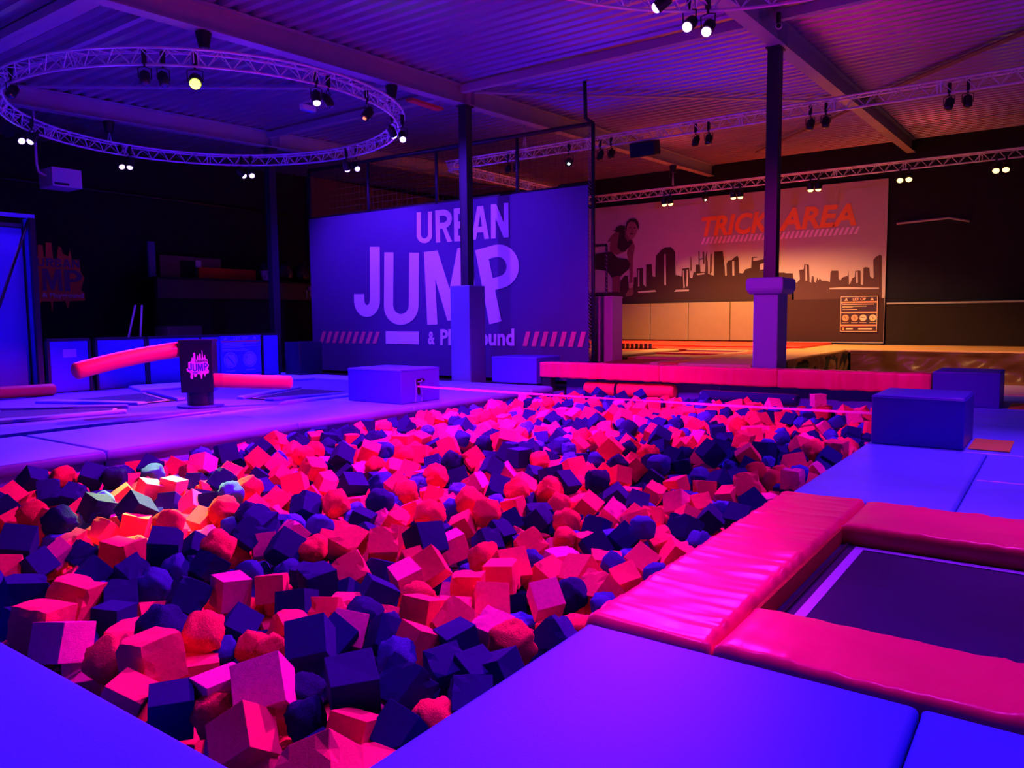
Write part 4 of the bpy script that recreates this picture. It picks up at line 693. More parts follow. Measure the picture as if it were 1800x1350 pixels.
2,2141,1738,-24,-86,-6,134,204,2,2272,752,-24,134,-17,-175,208,4,2461,925,-19,-62,19,139,206,0,2465,1112,-31,-54,-71,-91,195,3,2452,1493,-19,-135,49,22,187,2,2527,487,-34,-74,20,58,187,4,2528,1000,-22,169,-55,94,200,
3,2514,1169,-33,171,45,-138,175,0,2608,517,-8,140,-19,-75,190,0,955,1366,-26,56,24,70,175,3,355,1006,-81,0,0,-1,170,0,355,1062,-75,90,75,17,207,4,347,1115,-81,78,90,2,185,4,345,1187,-79,-90,0,90,213,2,351,1240,-73,-44,0,-19,188,
0,350,1350,-80,90,0,69,201,5,349,1428,-79,0,0,-173,206,0,351,1488,-80,90,0,-18,197,0,349,1545,-81,-138,-90,19,187,1,422,507,-80,-94,-90,158,196,0,414,875,-79,152,-90,-150,207,0,416,923,-80,-90,0,67,204,
4,399,1124,-68,-37,-24,22,191,1,423,1240,-81,-91,-90,146,188,4,395,1439,-79,-145,-90,-129,214,1,422,1485,-81,113,-90,-86,188,0,425,1550,-80,90,0,141,196,2,426,1608,-79,90,0,175,214,4,412,1877,-73,-90,-37,38,193,
5,478,431,-80,-111,-90,-92,204,0,471,502,-80,0,0,-49,201,0,491,1067,-79,-30,-90,65,210,0,482,1114,-80,0,1,-137,194,3,484,1261,-72,-141,0,-58,157,3,474,1318,-71,138,0,-96,153,0,476,1366,-81,-180,0,34,190,
3,476,1421,-81,90,0,-129,166,4,476,1556,-76,180,-18,-60,188,1,492,1878,-70,-180,-50,-167,210,0,542,424,-72,-180,58,0,203,2,543,567,-80,0,0,-155,199,4,533,685,-81,28,90,99,193,2,527,733,-81,146,-90,81,186,3,551,819,-80,7,90,8,149,
0,535,878,-79,71,90,82,207,3,551,992,-79,-36,-90,90,158,0,544,1071,-80,0,0,-80,204,2,550,1119,-80,-180,0,-57,197,1,542,1177,-81,-180,0,34,188,0,532,1356,-72,90,53,-167,197,0,554,1445,-79,90,0,-171,213,0,542,1487,-80,18,-90,177,200,
4,543,1532,-81,90,0,112,194,0,536,1618,-81,90,0,34,188,2,538,1675,-81,-7,90,165,192,0,551,1865,-79,100,-90,165,208,2,595,567,-79,-142,90,-18,208,4,601,684,-81,-94,-90,68,195,0,608,739,-80,-180,0,-90,201,
0,603,980,-80,118,90,116,199,0,588,1053,-72,-90,53,-90,202,0,598,1131,-79,90,0,-131,214,1,598,1239,-79,-19,-90,71,212,3,603,1320,-80,180,0,27,193,2,605,1368,-81,150,90,-86,191,0,596,1489,-71,90,48,28,206,
4,593,1615,-80,90,0,106,202,4,661,430,-80,-131,-90,105,197,2,673,569,-81,90,0,-165,190,4,664,613,-79,0,0,22,210,0,669,813,-80,-90,0,161,203,2,679,860,-79,17,-90,-105,210,3,660,924,-73,180,38,66,154,0,651,1109,-80,0,0,56,204,
2,662,1184,-80,-90,0,134,196,0,667,1249,-80,-82,90,-35,201,0,665,1432,-80,58,-90,31,196,2,670,1490,-81,-180,0,153,194,0,666,1552,-81,90,0,164,192,3,678,1616,-79,0,0,138,155,5,657,1665,-71,123,0,95,209,2,721,430,-79,0,0,-84,212,
0,726,503,-72,180,47,174,197,1,736,550,-79,90,0,175,208,2,741,688,-80,-180,0,137,205,0,729,752,-79,-144,-90,144,212,4,734,800,-80,0,0,20,203,2,721,864,-74,90,30,88,191,0,717,1065,-81,85,-90,153,192,3,727,1129,-80,90,0,8,185,
2,729,1237,-80,68,-90,81,195,0,728,1611,-81,175,-90,149,193,0,714,1676,-80,90,0,141,197,0,727,1875,-80,61,-90,-119,203,2,774,426,-70,-90,44,2,213,0,799,627,-79,96,90,11,208,1,785,672,-81,179,90,164,193,
0,779,759,-80,150,90,-114,198,2,786,882,-80,-80,-90,83,200,0,783,922,-79,0,90,93,209,3,779,996,-79,-180,0,45,149,3,786,1223,-79,90,0,-82,160,0,783,1313,-79,84,90,-62,212,0,790,1364,-80,180,0,-23,202,2,775,1435,-77,-100,0,-130,199,
2,786,1486,-79,-90,0,155,215,2,795,1618,-79,-68,90,127,213,2,801,1669,-79,180,0,-12,213,0,864,425,-81,-53,90,-136,190,0,859,689,-80,0,0,109,205,0,866,800,-79,-63,-90,-13,207,2,841,923,-80,90,0,-46,201,0,852,1000,-81,62,-90,153,192,
2,851,1056,-81,-9,-90,42,193,2,844,1360,-78,-90,-86,-145,204,1,862,1540,-81,90,0,-31,194,4,849,1668,-80,150,-90,82,199,3,916,431,-81,-174,90,138,148,0,920,563,-79,-169,90,161,210,5,908,676,-79,-90,0,-22,213,
0,929,873,-81,142,-90,12,195,3,927,936,-80,66,-90,-73,147,0,915,991,-80,-149,90,-38,200,3,912,1134,-79,90,0,34,186,0,916,1302,-81,-90,90,-76,194,2,921,1428,-80,102,90,-86,198,2,916,1547,-81,0,0,-120,188,
2,910,1616,-81,-44,90,-91,194,0,924,1685,-79,90,0,158,206,0,899,1817,-80,-20,90,-49,196,3,917,1864,-79,90,0,-76,202,2,986,434,-81,161,90,-125,190,0,981,503,-80,90,0,-78,198,2,964,550,-80,0,0,149,205,5,968,629,-79,178,90,-69,208,
4,965,684,-81,180,0,79,186,1,972,926,-81,40,-90,-161,190,2,970,991,-81,79,-90,131,185,3,971,1372,-81,167,90,-133,177,2,981,1547,-80,-113,90,154,199,0,990,1616,-72,0,-41,70,201,3,971,1696,-81,-152,-90,45,137,
1,980,1749,-80,0,0,12,198,1,968,1808,-80,174,90,-145,200,2,984,1874,-79,-86,-90,10,212,0,1038,436,-81,-88,90,-71,192,2,1039,560,-79,180,0,59,208,2,1036,612,-81,57,-90,58,195,0,1029,679,-79,54,90,14,213,2,1026,743,-80,-90,0,4,204,
0,1035,791,-79,-180,0,28,207,0,1028,872,-79,0,0,-63,215,0,1032,982,-73,-90,-63,40,203,4,1028,1374,-76,104,0,42,199,0,1035,1428,-81,-180,0,-110,189,0,1033,1484,-81,-180,0,-65,194,4,1032,1556,-81,-95,-90,86,189,
0,1030,1607,-79,0,0,160,211,0,1026,1830,-79,180,0,5,215,2,1038,1873,-80,165,90,-99,199,0,1099,434,-81,90,0,-146,192,3,1088,557,-81,-114,-90,-110,136,1,1105,632,-81,159,-90,69,192,5,1100,681,-81,178,90,-118,187,
0,1109,926,-73,180,-47,100,189,2,1110,997,-79,-90,0,-96,214,0,1103,1241,-81,-89,-90,61,186,0,1100,1310,-80,-25,90,-110,203,2,1091,1424,-81,-53,-90,92,193,0,1098,1472,-81,21,90,-113,186,0,1098,1559,-81,-123,-90,120,194,
3,1094,1607,-72,180,-67,22,202,4,1111,1678,-79,40,90,-102,209,0,1096,1818,-80,-78,-90,133,196,4,1097,1873,-79,-150,90,-59,215,0,1154,428,-80,97,90,20,203,2,1148,493,-79,90,0,-120,207,0,1145,561,-80,90,0,29,199,
2,1166,623,-80,-71,-90,-74,202,5,1164,675,-80,3,-90,-25,200,0,1150,796,-80,-99,90,45,202,0,1160,855,-68,107,55,-153,209,0,1149,1043,-80,0,0,154,202,2,1166,1240,-80,-40,90,120,205,2,1158,1300,-79,180,0,134,205,
2,1153,1368,-79,180,0,131,211,2,1167,1621,-81,-27,90,-11,191,3,1163,1675,-71,-150,0,-157,170,2,1162,1814,-81,169,-90,130,193,2,1153,1865,-80,33,-90,7,202,5,1207,433,-79,69,-90,-123,210,0,1208,491,-79,-95,90,49,212,
0,1223,559,-79,-124,90,107,208,0,1219,619,-80,20,90,102,199,2,1227,751,-81,180,0,34,191,4,1228,884,-80,-103,90,178,196,2,1220,929,-81,-55,-90,-70,190,2,1224,997,-81,-180,0,-156,194,4,1238,1120,-79,23,-90,-38,213,
2,1225,1190,-80,38,-90,9,201,2,1224,1242,-80,-45,90,13,198,0,1222,1297,-81,173,-90,73,185,4,1210,1871,-81,-180,0,-159,192,2,1291,431,-81,-90,0,-139,193,4,1276,510,-71,0,41,-7,205,2,1280,562,-80,169,90,146,202,
2,1274,614,-70,-90,-51,16,210,1,1302,671,-75,-90,-71,100,194,4,1285,879,-81,42,-90,139,190,2,1277,1005,-79,11,90,-78,215,2,1281,1055,-79,0,0,-118,206,0,1291,1248,-79,8,-90,-169,206,0,1292,1349,-80,-90,0,180,200,
0,1297,1806,-73,90,38,107,196,1,1277,1873,-73,0,-51,44,194,2,1350,426,-80,-7,90,166,197,0,1358,571,-80,55,-90,33,203,4,1344,682,-79,134,90,62,206,2,1343,945,-81,-46,-90,137,188,2,1353,1046,-81,-90,0,-176,194,
2,1358,1119,-81,-84,90,-13,189,4,1359,1177,-80,-66,-90,88,198,3,1356,1249,-73,90,-63,-141,170,2,1341,1358,-81,180,0,-133,192,0,1343,1421,-77,0,-86,35,215,3,1357,1874,-79,90,0,-36,176,4,1420,436,-81,19,-90,-157,190,
4,1424,495,-79,0,0,2,207,2,1406,739,-80,180,0,-147,198,2,1415,861,-79,40,-90,161,213,2,1408,936,-80,-90,0,-52,205,2,1418,1005,-80,90,0,111,199,0,1402,1054,-80,155,90,-169,200,4,1401,1106,-80,-180,0,-47,200,
4,1408,1170,-73,0,-28,-68,199,1,1404,1422,-81,90,0,-49,189,0,1406,1859,-80,0,0,2,199,2,1469,431,-80,-12,90,142,199,0,1487,491,-72,0,-54,86,202,0,1486,563,-80,180,0,-123,198,3,1487,633,-79,65,-90,17,180,0,1472,740,-71,36,0,150,206,
0,1475,825,-81,-36,90,-118,189,2,1467,930,-81,51,90,172,194,2,1466,1054,-81,0,0,-151,194,4,1483,1116,-81,-70,90,-135,188,2,1465,1491,-74,55,0,-2,187,2,1479,1865,-80,72,90,166,195,1,1537,430,-81,-90,0,-92,191,
0,1539,557,-79,-90,0,-164,207,2,1535,615,-79,-44,-90,-87,205,0,1528,670,-81,-180,0,-132,194,4,1534,871,-80,-90,0,150,199,4,1547,943,-79,-49,90,148,209,1,1539,987,-79,180,0,-154,212,4,1542,1244,-81,90,0,-120,194,
2,1531,1867,-81,-90,0,97,188,2,1597,433,-79,-142,-90,-100,212,0,1584,480,-79,-142,-90,-171,206,2,1600,624,-80,180,0,-134,200,2,1598,679,-74,0,-58,93,189,2,1595,749,-79,170,90,-50,213,2,1599,869,-70,141,0,-30,213,
0,1601,941,-79,-17,-90,9,209,2,1587,1180,-81,-36,90,174,188,2,1593,1250,-81,-90,0,178,193,2,1591,1494,-80,-90,0,-98,204,2,1592,1796,-72,-66,0,164,214,0,1585,1877,-73,-180,-30,47,200,3,1666,504,-79,-124,90,140,186,
3,1666,557,-73,-90,-69,-40,190,4,1672,626,-79,0,0,4,212,2,1646,670,-79,0,0,32,214,2,1659,751,-80,68,-90,45,205,0,1653,800,-81,90,0,-104,189,1,1660,951,-81,-90,0,-84,187,0,1656,1055,-80,-4,-90,-137,201,
2,1659,1617,-79,1,-90,-139,209,2,1658,1866,-80,90,0,-101,200,0,1723,427,-79,90,0,7,211,0,1715,492,-76,0,13,-163,198,0,1723,554,-78,-90,3,114,206,0,1724,626,-79,111,-90,-148,205,0,1723,684,-80,180,0,-152,196,
0,1716,803,-80,-43,-90,-10,198,0,1712,995,-80,-133,90,92,202,2,1724,1130,-80,-113,90,-114,205,2,1712,1865,-74,0,-29,-152,191,0,1788,429,-80,18,-90,91,200,2,1785,621,-80,-81,90,-117,201,0,1783,795,-81,-90,0,-89,193,
0,1777,997,-81,-177,90,-79,194,2,1773,1055,-81,116,-90,-159,195,5,1785,1370,-80,24,90,-164,201,4,1778,1752,-79,-135,-90,82,213,3,1790,1880,-81,0,0,152,143,3,1847,556,-71,0,34,98,162,2,1852,1370,-80,180,0,-5,204,
0,1841,1875,-81,-53,-90,96,187,0,1905,434,-80,-90,0,-107,199,0,1899,547,-81,180,0,59,193,2,1900,1063,-79,0,0,-109,213,2,1908,1873,-80,-27,-90,33,202,0,1959,427,-73,90,-71,-176,212,0,1969,685,-79,58,90,-85,210,
0,2027,433,-79,-172,-90,143,212,0,2028,1360,-74,180,-53,79,188,4,2037,1862,-72,0,36,124,199,4,2094,426,-79,-180,0,175,209,2,2093,498,-80,113,90,-152,204,2,2088,1055,-64,-41,-33,152,207,0,2094,1878,-79,127,-90,161,206,
2,2145,432,-80,-180,0,36,203,2,2140,494,-81,-90,0,-140,188,0,2158,1870,-80,16,90,-134,199,0,2220,1060,-80,105,90,175,203,3,2227,1873,-81,38,90,-150,153,2,2288,452,-80,180,0,95,204,2,2267,1743,-72,-90,-36,166,203,
4,2268,1873,-80,-90,0,89,196,5,2340,489,-81,103,90,-118,189,2,2342,1812,-72,0,-38,37,199,3,2334,1876,-79,90,0,-150,181,2,2402,427,-81,-136,-90,-31,195,1,2462,431,-80,-90,0,-55,197,0,2461,611,-71,0,37,-130,210,
0,2459,1865,-81,0,-90,55,192,4,2524,620,-79,-83,-90,-16,210,0,2524,927,-71,-180,-56,94,208,0,2521,1875,-80,66,90,-98,202,1,2593,1868,-80,0,0,-4,205,2,2641,437,-81,89,-90,120,195,0,2644,1872,-79,-50,90,10,207,
0,2713,745,-79,90,0,58,212,2,2712,1865,-79,-161,90,161,205,2,2775,1869,-71,-90,-30,-16,209,0,2834,1044,-70,180,39,26,211,0,2833,1186,-80,90,0,-94,204,1,2838,1556,-73,180,54,-86,193,2,2823,1866,-81,167,90,-30,190,
0,2898,491,-79,-90,0,-177,214,2,2885,749,-81,0,0,-130,195,3,2886,802,-80,90,0,67,145,2,2905,940,-72,0,29,144,208,0,2915,998,-79,-72,-90,94,213,2,2908,1048,-80,180,0,-101,201,0,2893,1234,-79,0,0,54,212,
0,2894,1319,-79,-119,90,-40,214,2,2893,1369,-81,0,0,54,195,0,2890,1482,-80,8,-90,76,199,1,2896,1560,-79,0,0,100,210,0,2900,1672,-70,0,-43,4,214,3,2907,1732,-79,-13,-90,107,170,0,2889,1790,-76,180,-71,-9,190,
3,2885,1878,-79,102,90,-119,195,1,2966,431,-81,47,90,-94,191,0,2953,491,-73,110,0,71,214,2,2965,546,-81,90,0,-49,195,1,2965,629,-81,37,90,-154,190,2,2965,743,-80,132,90,72,202,0,2968,810,-79,90,0,-18,214,2,2955,871,-82,90,0,36,185,
0,2961,985,-81,-180,0,8,186,2,2952,1061,-79,86,-90,-8,210,0,2956,1176,-80,0,0,-95,199,0,2951,1239,-80,83,-90,-139,197,2,2956,1317,-79,0,-90,-164,212,0,2958,1359,-81,-24,-90,130,193,2,2964,1498,-76,-71,0,-113,191,
4,2964,1555,-81,180,0,15,191,0,2956,1610,-79,180,0,108,210,2,2968,1689,-79,161,-90,13,209,2,2965,1732,-79,0,0,-8,207,4,2962,1806,-79,-4,-90,-10,215,4,2961,1866,-79,-113,-90,-39,210,0,3027,430,-74,60,0,0,188,
5,3038,508,-79,-90,0,-109,205,0,3030,552,-81,0,0,73,186,0,3010,628,-79,-70,-90,-35,209,2,3020,681,-80,90,0,13,200,0,3021,749,-79,-180,0,140,213,0,3029,802,-80,130,90,76,200,0,3026,874,-81,15,90,116,188,2,3018,928,-80,64,90,-76,200,
0,3009,1000,-79,-180,0,110,215,0,3023,1051,-80,90,0,2,204,3,3034,1110,-79,-90,0,154,194,0,3015,1187,-80,104,-90,64,198,0,3010,1247,-79,0,0,94,212,2,3015,1304,-81,90,0,145,189,4,3013,1357,-81,-90,0,153,192,
0,3015,1426,-79,-142,-90,-106,210,2,3022,1493,-81,180,0,-23,186,3,3016,1545,-79,-109,90,-63,153,0,3027,1594,-80,161,-90,-75,202,4,3028,1741,-73,-37,0,-5,191,0,3014,1803,-80,0,0,23,196,2,3015,1875,-79,-90,0,39,209,
1,3083,423,-81,-89,-90,89,193,0,3082,502,-81,-180,0,163,189,2,3091,578,-80,0,0,-82,202,2,3085,632,-72,-90,-36,-169,198,1,3083,688,-79,-90,0,143,208,2,3078,742,-81,143,90,103,188,0,3079,806,-81,36,-90,102,191,
0,3082,858,-80,0,0,132,197,0,3081,929,-80,0,0,-94,202,3,3078,998,-80,-90,0,40,152,0,3075,1053,-73,-90,-59,106,194,0,3090,1121,-81,0,0,-41,190,2,3085,1184,-80,-25,-90,173,197,0,3084,1243,-80,0,0,-34,200,
3,3078,1305,-81,-41,90,-169,157,1,3072,1379,-77,90,-15,176,190,3,3071,1421,-75,28,0,100,150,0,3078,1491,-79,-90,0,-166,213,2,3070,1541,-81,180,0,54,191,2,3079,1612,-80,95,90,140,195,4,3080,1676,-80,51,-90,20,196,
3,3092,1741,-79,-71,90,-175,204,0,3084,1805,-81,173,-90,36,187,3,3078,1873,-79,95,90,-55,183,2,377,961,-62,47,39,-16,208,5,366,1016,-42,-72,90,178,191,0,386,1085,-52,-161,-36,-84,201,4,354,1141,-43,-129,71,-76,203,
0,384,1203,-45,-91,-33,0,210,2,385,1264,-53,-78,-46,70,196,3,380,1321,-44,118,45,173,182,1,361,1387,-52,-38,-14,170,195,3,353,1458,-40,95,87,-83,175,2,382,1520,-55,-134,7,-111,206,1,382,1570,-57,-133,26,-129,186,
0,390,1709,-79,42,90,-15,215,2,389,1769,-52,50,-31,11,195,2,433,780,-39,-100,7,-35,207,4,439,1085,-53,-51,-21,169,205,0,440,1138,-69,115,-26,22,191,0,438,1274,-53,-30,35,130,191,0,442,1331,-50,32,38,-140,190,
2,438,1394,-49,23,47,83,198,2,442,1446,-47,87,-42,-22,211,2,452,1513,-48,-175,42,-179,196,0,438,1563,-39,179,5,-130,201,0,441,1632,-38,-44,88,-94,197,0,438,1768,-43,-91,-1,-95,194,0,442,1838,-64,127,-49,-148,213,
5,511,777,-73,58,69,-12,187,4,506,825,-56,123,-48,-175,196,4,517,1023,-61,-141,-40,24,202,0,505,1331,-42,-28,-32,-141,210,0,507,1451,-56,-48,25,122,195,0,498,1520,-69,152,-13,35,201,1,506,1584,-79,0,0,-148,206,
4,494,1638,-37,-157,90,-86,209,0,503,1689,-40,-87,2,-63,209,2,499,1776,-43,-115,-9,-172,208,3,566,715,-55,24,35,-133,163,2,561,1584,-51,-124,64,-103,211,0,562,1636,-39,-59,85,-40,211,0,553,1685,-42,90,0,164,194,
5,576,1824,-56,67,-54,53,189,2,631,467,-60,45,-39,19,195,0,617,1085,-49,177,40,61,196,3,637,1461,-46,-1,54,-77,163,4,628,1516,-58,-138,2,-59,189,3,628,1578,-62,-54,-38,163,173,3,642,1837,-55,40,-16,-126,181,
1,633,1902,-81,-90,0,-42,186,2,696,531,-50,149,42,-5,189,0,690,663,-70,-101,25,48,204,0,685,1387,-41,-90,0,73,204,3,687,1454,-39,-7,87,-61,194,3,681,1768,-39,-142,-87,171,173,0,695,1910,-80,143,-90,51,197,
0,764,1143,-54,-61,-48,151,185,2,746,1402,-52,-172,48,-107,186,0,754,1516,-59,174,-43,-120,189,1,750,1650,-55,53,-10,-49,204,0,755,1709,-65,124,19,131,211,1,765,1908,-79,0,0,114,209,3,818,1143,-42,-176,85,152,163,
0,795,1192,-38,169,-86,-81,204,0,814,1402,-56,92,-38,72,199,2,811,1522,-56,112,28,-115,197,2,822,1908,-80,-84,-90,46,199,0,893,520,-59,39,23,-144,202,0,879,646,-48,13,34,68,196,0,892,846,-55,-95,42,-134,188,
0,890,898,-69,124,-20,53,188,4,872,963,-81,0,0,-156,195,2,886,1077,-64,-15,36,113,197,0,870,1219,-49,117,38,54,209,0,877,1273,-56,86,-46,11,206,3,867,1326,-37,-57,-85,97,159,2,889,1649,-55,12,-41,35,192,
0,879,1709,-65,-131,-31,-68,201,3,879,1763,-43,100,56,-158,138,0,936,1386,-56,44,-30,150,186,2,936,1463,-50,44,-1,174,187,4,944,1581,-81,0,0,52,188,0,931,1775,-61,51,39,128,205,2,996,583,-70,-136,-12,57,190,
0,997,1136,-46,79,-42,20,198,0,1012,1211,-55,-36,17,-14,202,0,1001,1272,-50,-174,46,-175,204,0,991,1450,-39,113,-90,-64,213,3,1018,1783,-74,96,-68,-163,140,1,1023,1915,-80,90,0,-94,201,0,1065,713,-81,180,0,55,191,
2,1069,1023,-60,60,24,-14,196,2,1061,1078,-39,-176,78,-105,196,3,1060,1449,-42,138,-62,87,150,0,1069,1512,-66,-50,26,-156,199,0,1073,1709,-59,-19,-47,-26,197,3,1114,590,-52,140,0,29,143,4,1126,890,-47,-113,26,-18,201,
0,1126,1084,-44,-82,-18,135,198,5,1130,1265,-49,-90,-38,-118,204,0,1134,1331,-45,-144,-26,126,201,4,1125,1452,-47,131,23,-115,213,2,1119,1518,-55,153,40,86,192,0,1129,1717,-45,178,45,52,200,0,1131,1781,-57,6,-47,106,199,
0,1131,1914,-79,0,0,178,205,0,1186,530,-81,0,0,49,191,4,1183,584,-55,-95,49,-151,196,1,1169,1087,-74,180,-74,-12,207,0,1203,1154,-55,171,46,-146,191,1,1192,1334,-56,-28,-38,-96,213,1,1196,1390,-56,-26,-39,-101,198,
2,1200,1467,-51,-89,43,112,198,0,1181,1633,-37,-159,-81,-111,212,2,1190,1764,-81,146,90,-7,185,1,1187,1912,-79,180,0,-82,213,2,1259,780,-58,-133,21,-35,204,4,1266,1208,-81,-90,0,29,186,0,1249,1266,-45,-42,33,-1,208,
2,1247,1327,-52,145,44,123,215,2,1250,1455,-39,-139,56,-81,187,2,1264,1597,-49,-123,42,-140,211,2,1251,1715,-38,-90,0,-142,202,5,1263,1768,-53,-41,-7,-119,209,0,1252,1843,-52,-24,36,169,191,0,1248,1911,-80,-38,-90,-125,205,
2,1322,1270,-45,-37,52,-160,203,4,1324,1323,-46,107,49,162,189,5,1302,1393,-57,-75,42,112,194,4,1314,1460,-55,4,39,-62,198,1,1316,1578,-37,-128,-90,-77,206,2,1315,1635,-39,142,-50,-16,212,2,1315,1707,-37,41,-52,76,210,
4,1320,1775,-54,-39,20,2,196,0,1319,1907,-79,90,0,-154,214,0,1372,836,-49,10,-50,80,210,5,1385,1271,-49,118,-45,-171,192,0,1378,1341,-55,-2,44,47,189,0,1377,1394,-81,172,90,32,192,2,1376,1522,-39,-55,-87,4,208,
0,1368,1573,-42,61,-86,137,189,2,1368,1696,-38,71,84,172,202,3,1391,1907,-79,114,-90,38,173,0,1441,779,-77,-90,18,-150,185,2,1436,907,-52,129,-10,-47,188,0,1441,1084,-47,128,-41,-10,197,2,1430,1216,-52,23,31,106,211,
0,1440,1274,-38,160,85,-80,203,2,1439,1327,-45,-44,-19,-89,213,4,1438,1532,-59,-41,5,42,187,0,1431,1590,-50,166,-48,47,198,2,1433,1773,-54,28,34,-25,201,0,1440,1907,-81,-90,0,73,194,3,1507,529,-40,-70,24,56,149,
4,1509,837,-52,132,45,-171,185,4,1500,895,-53,-79,-54,-40,209,1,1499,957,-54,-163,49,-149,201,0,1509,1155,-56,88,44,-154,199,3,1508,1207,-50,-48,-35,-7,137,2,1499,1322,-50,152,44,-10,196,1,1493,1373,-37,153,-83,-80,209,
0,1504,1596,-48,142,31,-99,209,0,1486,1711,-38,-124,82,-82,195,2,1491,1770,-50,-45,-53,80,204,0,1486,1910,-79,180,0,-84,205,3,1566,840,-55,8,39,60,178,2,1561,1079,-49,10,49,-117,185,0,1565,1148,-43,-175,53,-121,203,
0,1560,1207,-41,-92,89,80,201,0,1558,1261,-38,-179,-9,133,205,2,1555,1338,-53,144,27,23,211,0,1555,1401,-40,-158,-77,110,196,2,1550,1523,-40,20,-44,102,197,0,1560,1588,-49,-172,-47,94,189,3,1577,1656,-43,-61,-31,-28,178,
2,1559,1706,-47,105,-58,106,196,2,1556,1763,-50,-174,-27,-140,211,2,1551,1828,-53,-119,37,-131,213,3,1545,1912,-80,90,0,178,155,0,1619,520,-66,39,31,106,198,4,1634,587,-49,106,51,-180,209,1,1631,1085,-43,-20,67,-159,212,
1,1609,1258,-40,-9,-83,-2,211,4,1618,1335,-51,28,-35,71,190,5,1624,1387,-41,175,-47,13,213,4,1617,1459,-48,47,20,24,190,0,1604,1509,-39,0,0,-82,200,0,1610,1700,-39,10,-90,78,208,5,1681,455,-51,16,-51,42,210,
0,1684,836,-60,-42,-3,-140,193,0,1683,1392,-43,65,48,-5,213,0,1678,1462,-54,82,-45,36,187,2,1665,1509,-40,140,-90,130,198,3,1674,1773,-33,-90,43,-151,191,0,1692,1826,-60,-18,-31,-130,194,2,1686,1912,-80,0,0,-102,200,
2,1761,465,-55,108,35,-71,214,2,1755,518,-60,-142,25,99,195,0,1752,591,-44,90,-47,1,199,2,1748,654,-46,-134,-42,54,208,0,1747,715,-50,132,-22,-81,199,3,1747,823,-52,-62,36,-142,176,0,1747,962,-43,-86,62,-179,188,
2,1741,1087,-56,133,-36,32,196,0,1739,1209,-43,66,-63,47,202,0,1748,1278,-44,-176,-48,18,213,3,1739,1646,-42,132,77,-93,150,0,1748,1782,-42,143,-25,-157,187,2,1757,1908,-80,-90,0,42,197,3,1811,527,-46,-119,58,-100,141,
1,1804,574,-40,-160,-83,-11,198,0,1808,651,-49,-177,51,58,204,2,1817,709,-51,-116,-29,-118,211,1,1802,774,-39,-63,12,68,187,0,1811,827,-45,140,36,-12,214,2,1795,974,-37,-163,-81,70,214,0,1790,1148,-48,162,51,-102,193,
0,1812,1210,-55,121,-30,-47,185,0,1806,1402,-47,39,2,170,188,2,1809,1461,-38,9,-5,-163,209,0,1814,1777,-51,-10,50,-56,189,4,1818,1915,-81,159,90,-28,187,0,1870,521,-41,-37,-27,-44,206,3,1871,654,-51,136,-16,63,188,
3,1872,786,-42,-62,39,-175,155,2,1878,961,-41,52,-3,-75,204,0,1875,1020,-40,-48,-50,-178,204,0,1878,1142,-60,-124,-30,21,215,4,1876,1206,-40,-42,-76,4,193,0,1874,1277,-40,-155,-19,-150,202,0,1871,1333,-37,98,-84,29,212,
4,1866,1451,-38,17,86,157,214,0,1869,1905,-79,-110,-90,63,215,2,1920,437,-39,0,-84,-174,196,2,1931,520,-58,-136,15,137,192,0,1934,579,-59,-141,34,102,204,0,1923,632,-39,-145,90,40,193,0,1940,787,-60,5,-36,-56,200,
0,1931,969,-50,-41,2,-136,198,0,1938,1078,-42,137,0,-90,192,0,1940,1142,-49,-118,46,-158,188,0,1925,1201,-37,-6,87,-117,198,0,1929,1272,-54,124,40,-117,201,2,1935,1455,-49,133,32,-22,209,1,1936,1525,-45,121,-60,78,207,
2,1940,1781,-46,48,24,106,210,2,1930,1833,-57,137,22,119,190,0,1942,1910,-81,90,0,-155,195,2,1995,465,-56,-43,-1,133,187,3,1982,505,-35,-41,0,119,175,1,1989,591,-62,-30,46,35,191,2,1998,649,-48,173,49,-134,204,
0,1993,711,-46,57,-33,-92,187,0,1998,779,-49,149,9,16,192,4,1990,833,-40,33,88,15,201,4,1990,881,-37,-70,90,-155,213,1,1991,961,-56,41,1,45,204,0,2003,1152,-44,131,48,-87,186,0,1975,1205,-43,-100,-46,-96,213,
2,2000,1266,-47,36,39,-96,193,0,2003,1325,-43,-155,52,174,213,0,2000,1405,-46,118,-28,-22,191,3,1991,1457,-39,-180,-3,-115,155,2,1990,1521,-39,89,-2,-32,198,0,1992,1777,-47,-141,-47,57,194,0,2003,1901,-80,-71,-90,94,203,
2,2051,525,-47,161,-41,44,199,0,2064,585,-37,-118,-86,-2,211,0,2063,646,-54,-51,51,88,188,0,2053,769,-41,169,-1,40,206,2,2064,827,-43,-133,33,105,213,0,2053,894,-44,-88,42,-96,213,4,2051,954,-55,-58,38,82,206,
1,2051,1021,-39,-28,-70,82,204,4,2059,1079,-44,-73,55,172,204,2,2056,1522,-47,60,-25,154,191,2,2052,1911,-81,0,0,-21,190,4,2112,463,-47,-96,-51,-85,194,2,2126,537,-55,162,47,17,191,1,2118,594,-44,15,58,-101,193,
2,2112,649,-42,-7,0,15,189,1,2125,766,-45,-30,-56,-9,189,0,2125,840,-42,-30,14,-69,207,0,2122,1019,-50,139,48,-122,199,1,2117,1077,-43,135,34,-142,214,0,2111,1138,-40,-13,88,-33,192,0,2118,1343,-44,141,69,-92,204,
2,2125,1523,-56,-100,-44,54,192,3,2110,1711,-41,64,-86,70,159,3,2165,590,-40,2,4,-1,177,4,2174,709,-38,-159,-70,10,213,2,2179,769,-46,-45,42,-107,186,2,2176,842,-47,-58,36,139,210,0,2176,1005,-40,86,90,89,214,
